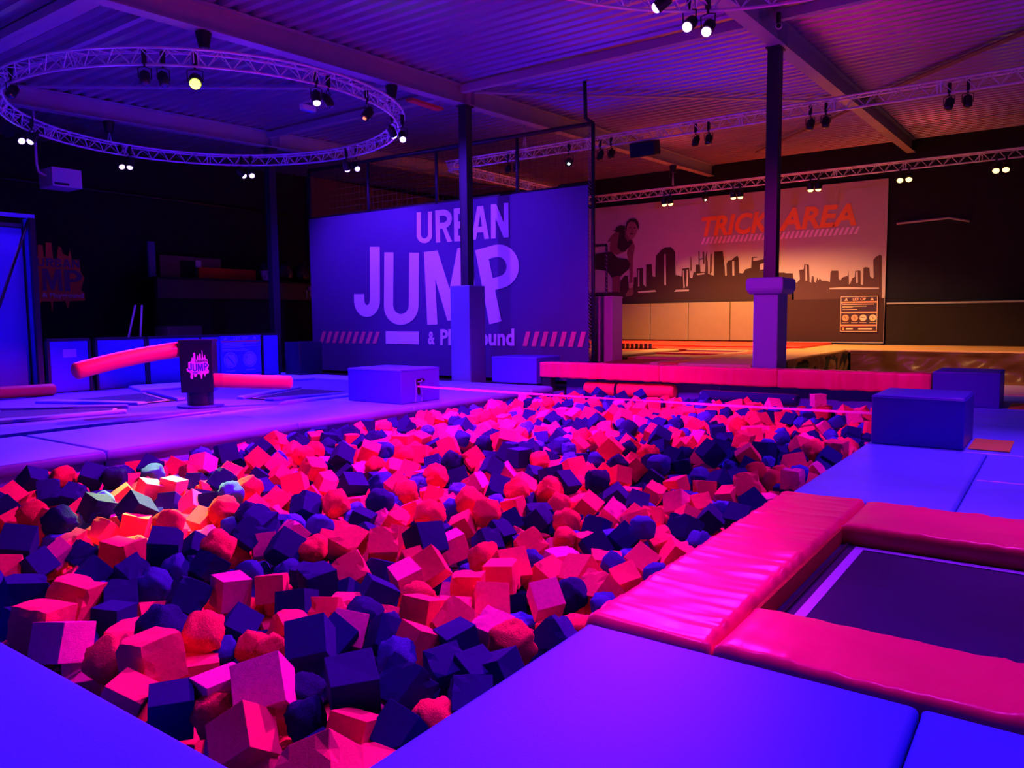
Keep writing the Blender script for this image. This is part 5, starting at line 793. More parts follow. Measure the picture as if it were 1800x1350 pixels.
4,2171,1330,-38,28,90,-154,212,4,2188,1405,-48,-120,-35,-131,194,5,2179,1455,-37,175,-86,-45,202,5,2174,1520,-51,-151,51,-98,195,4,2173,1577,-39,129,-86,40,204,0,2173,1703,-40,-74,5,146,212,2,2180,1775,-48,-19,-35,-78,208,
4,2183,1908,-80,90,0,50,197,2,2242,468,-61,-51,-42,63,203,5,2252,520,-45,-179,49,168,213,3,2248,569,-46,-62,46,-170,172,2,2249,710,-45,161,32,29,213,0,2249,900,-42,-169,42,94,210,0,2238,962,-45,97,42,89,189,
0,2226,1025,-44,-7,56,69,189,2,2243,1148,-39,39,58,-177,203,2,2242,1456,-38,120,-82,3,214,4,2238,1648,-43,45,-35,-93,205,0,2234,1764,-52,-40,-32,172,196,4,2248,1832,-50,142,23,-12,215,2,2239,1913,-80,180,0,-2,197,
3,2312,453,-40,86,4,-38,153,0,2313,520,-40,66,-73,61,202,2,2297,586,-32,8,-36,-103,205,0,2310,642,-42,-152,-39,-68,203,1,2294,884,-40,-90,0,-14,215,2,2306,965,-56,-93,48,130,210,1,2300,1144,-38,-74,89,-164,204,
2,2299,1267,-42,135,17,177,194,0,2302,1402,-36,-151,89,-111,214,0,2300,1461,-30,-43,-2,-126,199,0,2301,1584,-42,41,56,-114,212,2,2305,1772,-55,127,-37,47,187,4,2281,1915,-79,0,0,90,213,4,2358,440,-44,89,84,150,187,
0,2358,529,-52,-159,-46,81,189,2,2357,601,-38,78,-90,-2,210,2,2368,650,-50,132,-40,47,210,5,2372,707,-50,-92,-36,-29,193,2,2361,830,-42,171,48,-115,193,2,2369,901,-43,177,-50,61,189,2,2364,1089,-50,-48,3,56,208,
2,2360,1706,-42,80,1,13,199,5,2377,1907,-80,0,0,60,204,2,2427,469,-56,-122,-26,177,187,0,2426,528,-59,42,-9,-67,211,5,2427,581,-41,107,18,32,209,0,2428,638,-37,21,58,-170,213,4,2435,905,-56,-71,-47,-138,193,
3,2428,954,-45,-104,47,-163,164,4,2433,1079,-36,0,3,33,211,1,2433,1397,-43,155,14,-49,201,1,2427,1762,-41,-55,-81,39,189,0,2429,1902,-80,-90,0,-25,198,0,2493,464,-56,98,-47,35,201,2,2491,518,-44,107,77,-127,193,
1,2487,579,-41,-7,5,44,209,2,2496,708,-51,-93,-47,-134,192,3,2500,889,-56,51,46,-155,177,0,2495,1086,-47,109,-45,24,205,2,2484,1206,-39,-85,-90,-157,210,0,2492,1519,-42,-131,12,85,204,1,2498,1646,-37,63,-82,-11,211,
2,2498,1708,-37,-74,86,-104,200,2,2487,1781,-48,129,-29,-172,201,0,2486,1909,-81,-146,90,179,190,4,2558,454,-41,-180,86,-143,194,0,2558,651,-45,180,-48,44,202,2,2555,841,-38,-85,-5,114,202,2,2559,897,-52,-123,-33,-67,190,
2,2538,965,-47,171,-33,-70,206,2,2562,1023,-50,47,20,-50,193,0,2548,1147,-56,123,44,92,197,3,2546,1206,-39,0,0,141,163,2,2547,1382,-36,-90,0,55,211,2,2556,1773,-36,-150,-1,107,208,2,2564,1912,-81,90,0,77,187,
2,2611,445,-43,86,86,31,186,5,2618,593,-63,16,43,53,186,2,2607,717,-47,0,-53,80,194,0,2605,833,-39,-6,-88,-98,200,5,2614,949,-47,28,-39,89,203,0,2621,1141,-49,59,60,-170,199,0,2612,1375,-51,46,-43,-115,212,
3,2615,1524,-40,67,20,21,188,3,2616,1767,-41,-131,-37,-135,183,0,2605,1831,-49,105,-40,64,186,2,2614,1907,-81,-90,0,69,186,0,2671,455,-47,168,-20,-118,197,2,2678,589,-52,70,-36,-116,208,0,2683,651,-48,-50,-60,-2,203,
2,2681,774,-52,131,3,60,202,0,2678,835,-58,148,-41,-64,208,2,2672,952,-50,46,21,-40,192,4,2671,1021,-36,177,-52,85,210,0,2685,1081,-38,16,-18,137,214,3,2671,1272,-39,-1,4,94,196,0,2665,1389,-42,27,16,172,214,
0,2650,1696,-42,-9,-6,-8,188,3,2737,466,-45,-23,-32,-52,170,5,2741,781,-55,-129,-39,58,203,1,2732,1200,-44,-172,70,-153,197,0,2737,1269,-38,-131,-73,28,210,1,2739,1514,-51,142,-4,-134,210,2,2743,1914,-80,-89,-88,97,187,
0,2800,1515,-67,23,-38,35,193,0,2798,1769,-54,171,-51,77,207,0,2800,1909,-81,90,0,-122,194,0,2859,837,-56,-49,-26,44,189,2,2872,1084,-60,-131,-50,30,198,3,2862,1839,-60,-13,-41,-25,165,2,2852,1900,-81,-90,0,49,186,
3,2928,450,-53,-147,-25,-93,166,2,2937,588,-63,-132,-25,-11,199,2,2923,654,-53,139,-24,-172,209,0,2921,767,-53,37,39,-15,193,0,2925,839,-66,-147,61,-107,209,2,2923,1275,-80,90,0,-32,202,2,2931,1402,-57,-125,32,-92,212,
3,2935,1461,-56,-36,35,178,194,0,2919,1835,-65,-44,23,-3,206,0,2929,1903,-73,0,-40,118,193,0,2996,464,-56,-104,-40,-19,187,0,2995,583,-68,121,26,-18,191,3,2986,891,-52,-70,49,-143,173,0,2995,1151,-55,-73,-53,154,207,
0,2990,1639,-58,10,49,-64,204,3,3047,588,-59,52,37,-107,172,2,3042,962,-55,-120,39,110,207,0,3047,1337,-81,0,0,-26,192,2,3038,1388,-54,-48,-22,176,197,4,3042,1643,-72,-166,-13,-123,196,4,3054,1906,-80,-38,-90,-111,200,
3,3102,539,-53,105,35,98,149,0,3106,772,-58,124,-40,-54,187,1,3106,968,-54,149,37,-94,201,3,3108,1025,-58,141,-34,40,161,4,3112,1077,-57,-143,43,-30,201,0,3114,1281,-70,-151,61,-104,199,4,3107,1336,-80,-90,0,44,200,
0,3115,1648,-81,-90,0,76,194,0,353,435,-40,-90,0,-48,195,0,405,745,-37,125,-90,-158,206,0,347,1274,-47,-79,-37,73,193,2,405,1417,-32,65,-74,-4,213,2,350,1553,-28,34,5,-90,189,0,348,1635,-38,172,-17,3,194,
4,347,1681,-43,162,-90,105,192,2,351,1727,-37,-40,90,-47,202,2,431,1010,-34,116,0,-21,196,0,402,1052,-29,-47,-18,161,189,0,401,1280,-18,-137,-11,172,202,2,399,1608,-31,76,16,-154,205,0,408,1671,-40,26,-61,-163,197,
2,401,1725,-30,65,-61,21,211,0,480,1423,-32,105,42,13,185,3,481,1592,-36,133,78,34,149,0,459,1676,-13,-75,-49,-151,210,1,505,1492,-34,-153,47,110,194,2,524,1553,-42,155,2,27,200,0,527,1604,-12,154,-46,-166,190,
0,538,1674,2,-90,-81,19,213,3,536,1734,-38,-180,0,-54,154,2,599,1434,-34,0,-18,-135,211,2,584,1722,-42,110,-1,-33,186,2,731,1805,-43,-89,-88,-135,192,4,768,1726,-32,-122,-52,66,186,4,1037,1543,-38,180,80,-123,207,
0,1103,1116,-27,148,-18,139,210,2,1165,1425,-33,33,-68,-153,201,2,1224,1619,-16,22,-40,-113,215,2,1212,1679,-29,-126,71,-35,187,0,1281,810,-28,-69,-32,44,213,4,1286,1427,-27,-95,41,65,209,1,1280,1546,-20,93,65,-26,215,
3,1278,1667,-26,77,45,-154,177,2,1354,1293,-21,133,17,89,194,3,1346,1365,-43,-180,0,51,136,0,1346,1488,-40,172,6,-143,191,3,1408,1062,-26,-57,-25,110,152,0,1405,1426,-27,-42,21,-97,211,4,1411,1488,-35,55,0,38,196,
5,1418,1547,-28,-125,-17,13,197,3,1397,1735,-40,-1,0,-119,174,0,1472,992,-26,-27,44,-144,208,0,1463,1417,-27,-73,-12,42,203,0,1464,1497,-31,35,1,176,198,0,1459,1679,-39,90,0,-39,185,0,1449,1745,-29,-49,-14,38,196,
0,1538,1119,-23,48,-14,-26,210,0,1538,1302,-26,50,21,-65,186,1,1519,1424,-40,169,-3,-47,193,2,1528,1478,-27,45,-16,-116,199,1,1589,1112,-21,-40,78,10,211,2,1598,1175,-23,66,-55,61,189,5,1588,1306,-25,29,24,-78,186,
2,1590,1430,-30,-125,-15,-151,201,3,1588,1554,-31,-68,-4,-167,149,1,1671,867,-32,15,-43,114,203,2,1663,1241,-29,148,28,58,195,0,1640,1307,-31,-134,3,-152,196,0,1672,1344,-36,-94,12,104,210,0,1635,1545,-41,180,0,-58,187,
3,1725,491,-24,-109,23,-178,181,0,1721,864,-38,180,0,24,198,0,1720,922,-33,27,-9,62,189,3,1716,1256,-23,-22,-42,-157,157,0,1718,1318,-29,-18,45,25,212,5,1718,1610,-23,-70,27,50,190,2,1786,689,-22,-126,28,-54,207,
3,1790,739,-30,25,59,180,148,0,1785,1250,-18,151,-46,-167,215,0,1785,1306,-14,-147,-58,-103,210,0,1784,1362,-28,-75,-41,155,198,1,1774,1625,-29,-13,48,35,214,4,1774,1681,-38,-92,0,-153,206,2,1783,1757,-28,-171,35,139,195,
1,1851,693,-21,14,45,-175,191,3,1840,1057,-36,-73,4,-28,180,2,1843,1238,-35,-23,0,51,186,0,1832,1310,-21,82,45,103,186,3,1839,1414,-13,-141,48,54,173,0,1843,1505,-23,40,41,-6,197,0,1829,1682,-25,-119,28,43,197,
0,1907,486,-32,180,-37,34,202,5,1918,922,-29,-136,52,55,186,0,1915,1115,-29,-28,42,-175,189,2,1901,1486,-28,64,-21,-164,197,0,1892,1624,-34,153,2,40,210,0,1904,1682,-31,-88,54,163,187,4,1919,1725,-36,91,-55,-108,190,
0,1967,617,-27,-16,17,71,188,5,1961,749,-34,158,-62,90,187,1,1966,921,-39,90,0,-161,197,2,1965,1359,-32,82,-46,104,196,2,1957,1419,-26,66,-24,-89,190,2,1955,1485,-28,33,-36,43,197,3,1953,1547,-3,-113,20,-69,181,
0,1962,1727,-39,104,-85,-123,203,0,2019,566,-26,56,-3,-145,206,0,2036,690,-23,54,-19,81,207,1,2017,931,-28,-150,38,-70,190,1,2037,1107,-22,129,29,83,195,5,2021,1488,-40,14,88,172,188,0,2026,1617,-33,-21,64,3,195,
3,2096,508,-32,172,33,164,147,0,2081,685,-43,27,-54,-168,195,0,2088,984,-31,180,-25,-146,210,1,2091,1311,-31,-71,-61,104,201,3,2084,1484,-31,-92,46,42,159,0,2085,1549,-13,-159,38,30,187,0,2097,1612,-31,-175,68,-144,208,
0,2086,1676,-32,0,-25,-49,203,0,2154,752,-18,58,12,-81,206,2,2164,1377,-27,119,41,38,191,0,2210,742,-30,70,9,33,203,4,2214,1116,-18,-99,31,73,190,1,2214,1307,-27,167,39,79,203,3,2211,1555,-36,180,-74,-107,170,
0,2270,809,-33,-62,-37,-158,205,2,2271,937,-25,142,-23,-39,193,0,2263,1002,-30,85,-52,62,187,2,2280,1235,-22,61,-40,112,210,2,2276,1298,-22,154,44,74,199,0,2274,1367,-21,42,-16,-142,199,0,2254,1561,-33,3,29,-101,187,
5,2337,562,-17,-99,-32,-104,185,5,2349,733,-23,63,-53,141,213,3,2345,876,-22,-145,40,56,171,2,2332,927,-24,-119,-24,-124,201,3,2348,1130,-30,-126,-37,110,164,2,2336,1228,-22,49,-26,4,205,2,2343,1319,-30,-178,-42,-164,187,
2,2329,1499,-28,-35,44,138,188,2,2344,1612,-39,-92,1,-47,187,4,2338,1662,-18,-128,29,-49,203,0,2340,1749,-25,-143,-33,106,191,2,2405,423,-42,-90,0,-91,186,0,2401,690,-25,-154,31,149,205,2,2400,749,-26,113,-42,-177,194,
0,2401,865,-38,-61,-90,13,198,1,2396,983,-33,-17,-66,-135,207,4,2400,1055,-32,-180,-26,-56,186,2,2409,1175,-25,73,-31,-95,186,0,2387,1247,-19,-136,34,-13,194,3,2397,1299,-32,82,-40,-106,187,0,2407,1373,-21,-56,60,-95,214,
0,2396,1477,-25,158,-25,20,197,5,2393,1548,-15,-66,-52,108,202,1,2407,1677,-32,62,55,-174,190,2,2459,430,-42,-90,0,-47,185,0,2472,686,-26,-49,-12,-30,211,2,2464,801,-15,71,21,-38,206,1,2461,863,-33,107,0,132,206,
1,2456,1301,-28,-47,-59,169,194,1,2457,1354,-24,-81,-20,-56,202,0,2449,1549,-23,86,-27,27,199,0,2463,1606,-25,-133,-31,-116,199,4,2466,1679,-24,70,26,-40,194,4,2464,1741,-26,176,-47,-119,186,2,2523,434,-23,39,23,37,185,
0,2520,672,-36,-159,0,140,193,2,2529,743,-32,0,-31,-121,205,4,2526,805,-27,8,-70,128,195,1,2532,873,-24,-85,39,28,198,0,2522,921,-22,91,75,-87,192,3,2518,1245,-16,113,40,177,161,0,2516,1290,-26,-28,-41,15,213,
0,2532,1485,-25,51,48,17,195,3,2536,1623,-36,-1,24,51,202,2,2601,426,-5,-173,-84,-97,196,2,2589,479,-40,-89,4,37,209,5,2582,555,-41,7,-88,-151,207,2,2577,937,-35,124,-50,81,200,0,2595,985,-24,75,-46,-72,203,
0,2609,1049,-35,106,50,93,204,0,2585,1248,-25,-33,2,105,212,0,2586,1347,-32,80,-46,79,185,2,2590,1413,-35,-96,-22,115,212,5,2589,1488,-21,53,27,43,197,1,2659,431,-2,119,-78,-47,196,5,2632,555,-34,-88,-27,-86,214,
1,2653,921,-23,124,30,168,204,4,2630,1308,-19,116,-51,-69,203,0,2630,1484,-9,-52,-26,-138,186,3,2651,1557,-30,67,35,113,154,0,2634,1607,-34,0,-45,-120,185,4,2707,433,-14,-144,61,-170,205,0,2703,501,-27,43,46,171,192,
4,2712,997,-36,-19,75,-121,203,2,2704,1361,-20,-149,-4,-148,201,5,2708,1472,-33,92,-72,108,190,1,2709,1539,-30,-170,-51,-55,212,0,1860,1099,-25,102,45,-105,186,0,1860,1662,-8,-102,-25,-32,211,2,2138,1093,-8,-27,39,-148,190,
2,2156,1279,-26,118,26,-133,213,0,2553,706,-34,157,83,31,185,3,2600,916,-7,-3,-40,-52,175,
]
def pix(P):
    d = P-Vector((0, 0, 1.6)); return (900+1356.476*d.dot(_r2)/d.dot(_fw), 675-1356.476*d.dot(_u2)/d.dot(_fw))
def foam_mesh(kind, seed):
    bm = bmesh.new(); rnd = random.Random(seed); V3 = Vector
    if kind == 'box':
        bmesh.ops.create_cube(bm, size=1)
        for v in bm.verts: v.co += V3((rnd.uniform(-.025, .025), rnd.uniform(-.025, .025), rnd.uniform(-.025, .025)))
        bmesh.ops.bevel(bm, geom=bm.edges[:], offset=.018, segments=2, affect='EDGES', profile=.6)
        if seed % 3 == 0:     # one corner torn off
            k = V3((rnd.choice((-1, 1)), rnd.choice((-1, 1)), rnd.choice((-1, 1)))).normalized()
            r = bmesh.ops.bisect_plane(bm, geom=bm.verts[:]+bm.edges[:]+bm.faces[:], plane_co=k*.72, plane_no=k, clear_outer=True)
            bmesh.ops.contextual_create(bm, geom=[e for e in r['geom_cut'] if isinstance(e, bmesh.types.BMEdge)])
        if seed % 2:          # nibbled along an edge
            bmesh.ops.triangulate(bm, faces=[f for f in bm.faces if len(f.verts) > 4])
            bmesh.ops.subdivide_edges(bm, edges=bm.edges[:], cuts=3, use_grid_fill=True)
            for v in bm.verts:
                e = sum(abs(c) > .46 for c in v.co)
                n_ = noise.noise(v.co*4+V3((seed*3.1, 0, 0)))
                v.co -= v.co.normalized()*(max(0, n_-.12)*.22 if e >= 2 else max(0, n_-.3)*.06)
    else:
        bmesh.ops.create_cube(bm, size=1)
        bmesh.ops.subdivide_edges(bm, edges=bm.edges[:], cuts=7, use_grid_fill=True)
        for v in bm.verts:
            c = v.co.copy(); s = c.normalized()*.56
            v.co = c.lerp(s, .62+.12*rnd.random())*1.02
        for v in bm.verts:
            n_ = noise.noise(v.co*2.6+V3((seed*2.3, 1, 0)))*.10+noise.noise(v.co*7+V3((seed, 0, 5)))*.05+noise.noise(v.co*15+V3((seed, 9, 5)))*.025
            v.co += v.co.normalized()*n_
    me = bpy.data.meshes.new('foam_'+kind); bmesh.ops.recalc_face_normals(bm, faces=bm.faces); bm.to_mesh(me); bm.free()
    if kind != 'box':
        for p in me.polygons: p.use_smooth = True
    return me
FM = {}
def foam_me(kind, shape, var):
    k = (kind, shape, var)
    if k not in FM:
        me = foam_mesh(shape, var+1); me.materials.append(FOAM[kind]); FM[k] = me
    return FM[k]
blocks = []
for i in range(0, len(DATA), 8):
    k, x, y, z, a, b, c, e = DATA[i:i+8]; kd = list(FOAM)[(0, 1, 2, 3, 4, 5)[k]]
    blocks.append((kd, 'w' if k > 2 else 'b', Vector((x, y, z))*.005, Euler((R(a), R(b), R(c))).to_quaternion(), e*.001))
# which block is which: by colour, wear, how far into the pit it lies, side, and order from the left
bands = ((745, 'in the far end of the pit'), (800, 'in the far half of the pit'), (850, 'in the middle of the pit'), (900, 'just before mid-pit'), (950, 'level with the red pad corner'), (1010, 'below mid-pit'), (1080, 'in the near part'), (1170, 'near the camera'), (1600, 'in the nearest corner'))
kinds = {'R': 'sharp-edged red foam cube', 'P': 'dusty pink foam cube', 'N': 'sharp-edged navy foam cube', 'D': 'worn rounded navy foam lump', 'B': 'crumbly bright blue foam lump', 'W': 'worn rounded red foam lump'}
order_words = ('leftmost', 'second', 'third', 'fourth', 'fifth', 'sixth', 'seventh', 'eighth', 'ninth', 'tenth', 'eleventh', 'twelfth', 'next')
zones = {}; LABELS = ['']*300
for n, (kd, sh, P, Q, e) in enumerate(blocks[:300]):
    u, v = pix(P); band = next((t for lim, t in bands if v < lim), bands[-1][1])
    xl, xr = (300, 1530) if v < 800 else (0, 1360) if v < 1000 else (0, 1100) if v < 1170 else (170, 900)
    s = (u-xl)/(xr-xl); zones.setdefault((kd, band, 'far left' if s < .2 else 'left' if s < .4 else 'centre' if s < .6 else 'right' if s < .8 else 'far right'), []).append((u, n))
for (kd, band, side), L in zones.items():
    L.sort()
    for j, (u, n) in enumerate(L):
        w_ = '' if len(L) == 1 else 'leftmost ' if j == 0 else 'rightmost ' if j == len(L)-1 else order_words[min(j, 12)]+' '
        LABELS[n] = w_+kinds[kd]+' '+band+', '+side
HC = {}
for n, (kd, sh, P, Q, e) in enumerate(blocks[:300]):
    me = foam_me(kd, 'worn' if sh == 'w' else 'box', n % 7)
    o = bpy.data.objects.new('foam_cube' if sh != 'w' else 'foam_lump', me); col.objects.link(o)
    o.location = P; o.rotation_mode = 'QUATERNION'; o.rotation_quaternion = Q; o.scale = (e, e, e)
    tag(o, LABELS[n], 'foam block', 'foam blocks in the pit')
# everything further off or buried: one heap
verts, faces, mi = [], [], []; order = list(FOAM); rnd = random.Random(4)
cache = {}
for n, (kd, sh, P, Q, e) in enumerate(blocks[300:]):
    shape = 'worn' if sh == 'w' else 'box'; var = n % 7
    if (shape, var) not in cache:
        me = foam_mesh(shape, var+1) if shape == 'box' else foam_mesh(shape, var+1)
        cache[(shape, var)] = ([v.co.copy() for v in me.vertices], [tuple(p.vertices) for p in me.polygons]); bpy.data.meshes.remove(me)
    V, F = cache[(shape, var)]; M = Matrix.Translation(P) @ Q.to_matrix().to_4x4() @ Matrix.Scale(e, 4); b = len(verts)
    verts += [M @ v for v in V]; faces += [tuple(i+b for i in f) for f in F]; mi += [(order.index(kd), shape == 'worn')]*len(F)
me = bpy.data.meshes.new('foam_heap'); me.from_pydata(verts, [], faces)
ho = fin('foam_heap', me, [FOAM[k] for k in order])
for p, (k, s) in zip(ho.data.polygons, mi): p.material_index = k; p.use_smooth = s
tag(ho, 'further and half buried red, navy and blue foam blocks filling the pit', 'foam blocks'); ho['kind'] = 'stuff'

# ------------------------------------------------------------------ low padded wall, cage and signs on the left
YL = 18.8
spans = [(8.15, 9.00, 'first blue low wall panel, with a paper notice'), (9.22, 10.37, 'second blue low wall panel, behind the spinner arm'), (10.50, 11.9, 'third blue low wall panel, behind the spinner head'), (11.95, 13.83, 'blue low wall panel carrying the LET OP sign'), (13.92, 14.42, 'narrow blue low wall panel beside the black cabinet')]
for a, b, lab in spans:
    p = thing('wall_panel', ((a+b)/2, YL, -.14), lab, 'wall panel')
    fin('pad', _bx(a, b, YL, YL+.10, -.02, 1.16, bev=.015), M_BOXL, p)
    bm = bm_new(); add_box(bm, a-.03, b+.03, YL-.01, YL+.12, 1.165, 1.215); add_box(bm, a-.06, a-.005, YL-.01, YL+.12, -.1, 1.165); add_box(bm, b+.005, b+.06, YL-.01, YL+.12, -.1, 1.165) if b-a < 1.3 else None
    fin('frame', to_me(bm), M_BLACK, p)
tag(box('paper_notice', 8.42, 8.72, YL-.012, YL-.005, .78, .97, M_SIGNW), 'small pale paper notice on the first low wall panel', 'notice')
sg = thing('warning_sign', (13.1, YL-.02, .1), 'blue LET OP rules sign on the low wall right of the spinner', 'sign')
fy = wallY(YL-.012, .006)
fin('board', _bx(12.50, 13.80, YL-.03, YL-.015, .12, 1.17, bev=.004), M_SIGNB, sg)
fy = wallY(YL-.032, .002)
art('rule_line', [[(12.52, 1.0), (13.78, 1.0), (13.78, 1.035), (12.52, 1.035)]], fy, M_STRIPE, sg)
text_art('heading', 'LET OP', [(12.92, 1.07), (13.38, 1.07), (13.38, 1.14), (12.92, 1.14)], fy, M_SIGNW, sg, bold=.02)
for x in (12.66, 13.60): art('warning_triangle', [[(x-.06, 1.07), (x+.06, 1.07), (x, 1.15)], [(x-.012, 1.085), (x+.012, 1.085), (x, 1.125)]], fy, M_SIGNW, sg)
bm = None
for k, (z, w_) in enumerate(((.96, 1.15), (.925, .66), (.88, 1.18), (.845, .7), (.79, .75), (.755, .85))):
    art('text_line', [[(12.55, z), (12.55+w_, z), (12.55+w_, z+.018), (12.55, z+.018)]], fy, M_SIGNW, sg)
for x in (12.80, 13.42):
    art('pictogram_ring', [arc(x, .50, .22, .22, 0, 350, 30), arc(x, .50, .19, .19, 0, 350, 30)], fy, M_SIGNW, sg)
    art('pictogram', [arc(x, .50, .17, .17, 0, 350, 30)], fy, M_SIGNW, sg)
    art('pictogram_mark', [[(x-.11, .60), (x-.08, .62), (x+.12, .40), (x+.09, .38)]] if x < 13 else [[(x-.12, .53), (x-.09, .53), (x-.09, .60), (x-.12, .60)]], wallY(YL-.037, .002), M_SIGNB, sg)
    art('text_line', [[(x-.15, .19), (x+.15, .19), (x+.15, .215), (x-.15, .215)]], fy, M_SIGNW, sg)
cb = thing('cabinet', (14.95, 18.3, -.14), 'black cabinet standing beside the low wall, left of the navy banner', 'cabinet')
fin('body', _bx(14.50, 15.34, 17.95, 18.6, -.1, .96, bev=.012), M_BLACKV, cb)
fin('plinth', _bx(14.52, 15.32, 17.97, 18.58, -.14, -.1), M_BLACKM, cb)
fin('door', _bx(14.53, 15.31, 17.93, 17.95, -.05, .92, bev=.006), M_BLACKV, cb)

cg = thing('wall_cage', (6.3, YL, -.14), 'tall blue panelled enclosure with black frame at the left picture edge', 'enclosure')
for a, b in ((4.6, 6.1), (6.14, 7.05), (7.09, 7.86)): fin('panel', _bx(a, b, YL+.35, YL+.42, -.1, 3.7, bev=.01), M_BOXL, cg)
for q in ((7.87, 7.98, YL-.06, YL+.06), (7.87, 7.98, YL+.30, YL+.42), (4.4, 4.5, YL-.06, YL+.06)): fin('post', _bx(*q, -.13, 3.90), M_BLACK, cg)
fin('side_panel', _bx(7.89, 7.95, YL+.06, YL+.30, -.1, 3.9), M_BOXL, cg)
fin('top_rail', _bx(4.4, 7.98, YL-.05, YL+.05, 3.90, 3.98), M_DECKL, cg)
fin('rear_rail', _bx(4.4, 7.98, YL+.34, YL+.42, 3.72, 3.80), M_BLACK, cg)
bm = bm_new(); add_tube(bm, [(7.86, YL-.02, 3.85), (7.1, YL-.02, 1.75), (6.2, YL-.02, -.1)], .035, 8); fin('brace', to_me(bm), M_BLACK, cg, True)

# far left wall: logo board, heater, gallery
W = 26.38
fw = wallY(W, .01)
lx = lambda u: 10.85+1.72*u
lz = lambda v: 2.0+2.25*v
LB = [(0, .08), (.0, 1.0), (.09, 1.0), (.11, .80), (.16, .78), (.20, .72), (.23, .74), (.24, .90), (.32, .90), (.33, .74), (.36, .72), (.38, .94), (.48, .94), (.49, .72), (.56, .72), (.57, .82), (.60, .90), (.64, .88), (.66, .80), (.76, .76), (.80, .86), (.82, .72), (.96, .72), (.97, .55), (1.03, .46), (.96, .28), (1.02, .24), (1.02, .13), (.74, .12), (.70, .0), (.66, .12), (.44, .11), (.42, -.05), (.40, .11), (.24, .11), (.22, .08), (.14, .11), (.12, .0), (.06, .0)]
lo = thing('logo_board', (11.7, W, 2.0), 'dim orange skyline logo board on the far left wall', 'sign')
art('skyline_shape', [[(lx(a), lz(b)) for a, b in LB]], fw, M_LOGO_O, lo, .03)
f3 = wallY(W-.035, .006)
def lq(x0, y0, x1, y1): return [(lx(x0), lz(y0)), (lx(x1), lz(y0)), (lx(x1), lz(y1)), (lx(x0), lz(y1))]
for ch, a, b in zip('URBAN', (.20, .36, .51, .65, .81), (.33, .49, .63, .79, .95)): glyph(ch, lq(a, .60, b, .72), f3, M_LOGO_P, lo, 'lettering')
for ch, a, b in zip('JUMP', (-.2, .06, .27, .66), (0.02, .22, .62, .98)):
    if ch != 'J': glyph(ch, lq(a, .26, b, .57), f3, M_LOGO_P, lo, 'lettering')
text_art('lettering', '& Playground', lq(.26, .15, .99, .24), f3, M_WHITE, lo, bold=.02)
art('lettering', [lq(.02, .16, .20, .22)], f3, M_LOGO_P, lo)
ht = thing('fan_heater', (10.25, 22.2, 5.2), 'white box shaped fan heater hanging from a pipe at upper left', 'heater')
fin('casing', _bx(9.84, 10.60, 21.95, 22.75, 5.20, 5.70, bev=.02), M_WHITE, ht)
bm = bm_new()
for k in range(9): add_box(bm, 10.60, 10.63, 22.0, 22.7, 5.24+k*.05, 5.262+k*.05)
fin('louvre', to_me(bm), M_CAN, ht); fin('display', _bx(9.88, 10.25, 21.935, 21.95, 5.24, 5.30), M_BLACK, ht)
tube('pipe', [(9.62, 22.3, zc(9.6)), (9.62, 22.3, 5.75), (9.66, 22.3, 5.56), (9.84, 22.3, 5.50)], .035, M_WHITE, ht)

gl = thing('gallery_ledge', (18, 24, 0), 'dark gallery parapet above the LET OP sign, left of the banner', 'parapet')
fin('parapet', _bx(13.9, 21.9, 24.2, 24.4, 2.35, 3.02, bev=.01), mat('gallery_paint', (.010, .010, .045), .5), gl)
fin('ledge', _bx(13.8, 21.9, 24.1, 26.2, 2.98, 3.05), M_BLACKM, gl)
fin('wall_below', _bx(13.9, 21.9, 24.3, 24.5, -.13, 2.35), M_WALL, gl)
bo = thing('display_board', (15.3, 25.8, 3.05), 'dim reddish board with black opening on the gallery', 'board')
bm = bm_new(); add_box(bm, 14.95, 15.7, 25.8, 25.85, 3.05, 3.9); add_box(bm, 15.7, 16.3, 25.8, 25.85, 3.75, 3.9); add_box(bm, 16.3, 17.35, 25.8, 25.85, 3.05, 3.88)
fin('panel', to_me(bm), M_BROWN, bo); fin('dark_opening', _bx(15.7, 16.3, 25.84, 25.86, 3.05, 3.75), M_BLACKM, bo)
tag(box('display_board', 16.1, 18.5, 25.3, 25.36, 3.05, 3.5, mat('dim_red', (.45, .02, .02), .8)), 'low dim red board on the gallery, in front of the taller board', 'board')
tag(box('blue_post', 14.6, 14.85, 25.9, 26.0, 3.06, 4.35, M_BOX), 'small dim blue upright on the gallery, left end', 'post')
tag(box('paper_notice', 16.28, 16.5, 25.74, 25.76, 3.52, 3.78, M_SIGNW), 'pale notice above the red board on the gallery', 'notice')
bu = thing('bucket', (18.45, 24.6, 3.05), 'pale patterned tapered bucket on the gallery ledge', 'bucket')
bm = bm_new(); add_cyl(bm, (18.45, 24.6, 3.24), .15, .38, 20, .21); fin('body', to_me(bm), mat('patterned_plastic', (.35, .3, .6), .4, vary=.9, vscale=9), bu)
bm = bm_new(); add_tube(bm, [(18.45+.215*math.cos(a), 24.6+.215*math.sin(a), 3.43) for a in [i*math.pi/10 for i in range(20)]], .012, 6, closed=True); fin('rim', to_me(bm), M_SILV, bu)
rnd = random.Random(2)
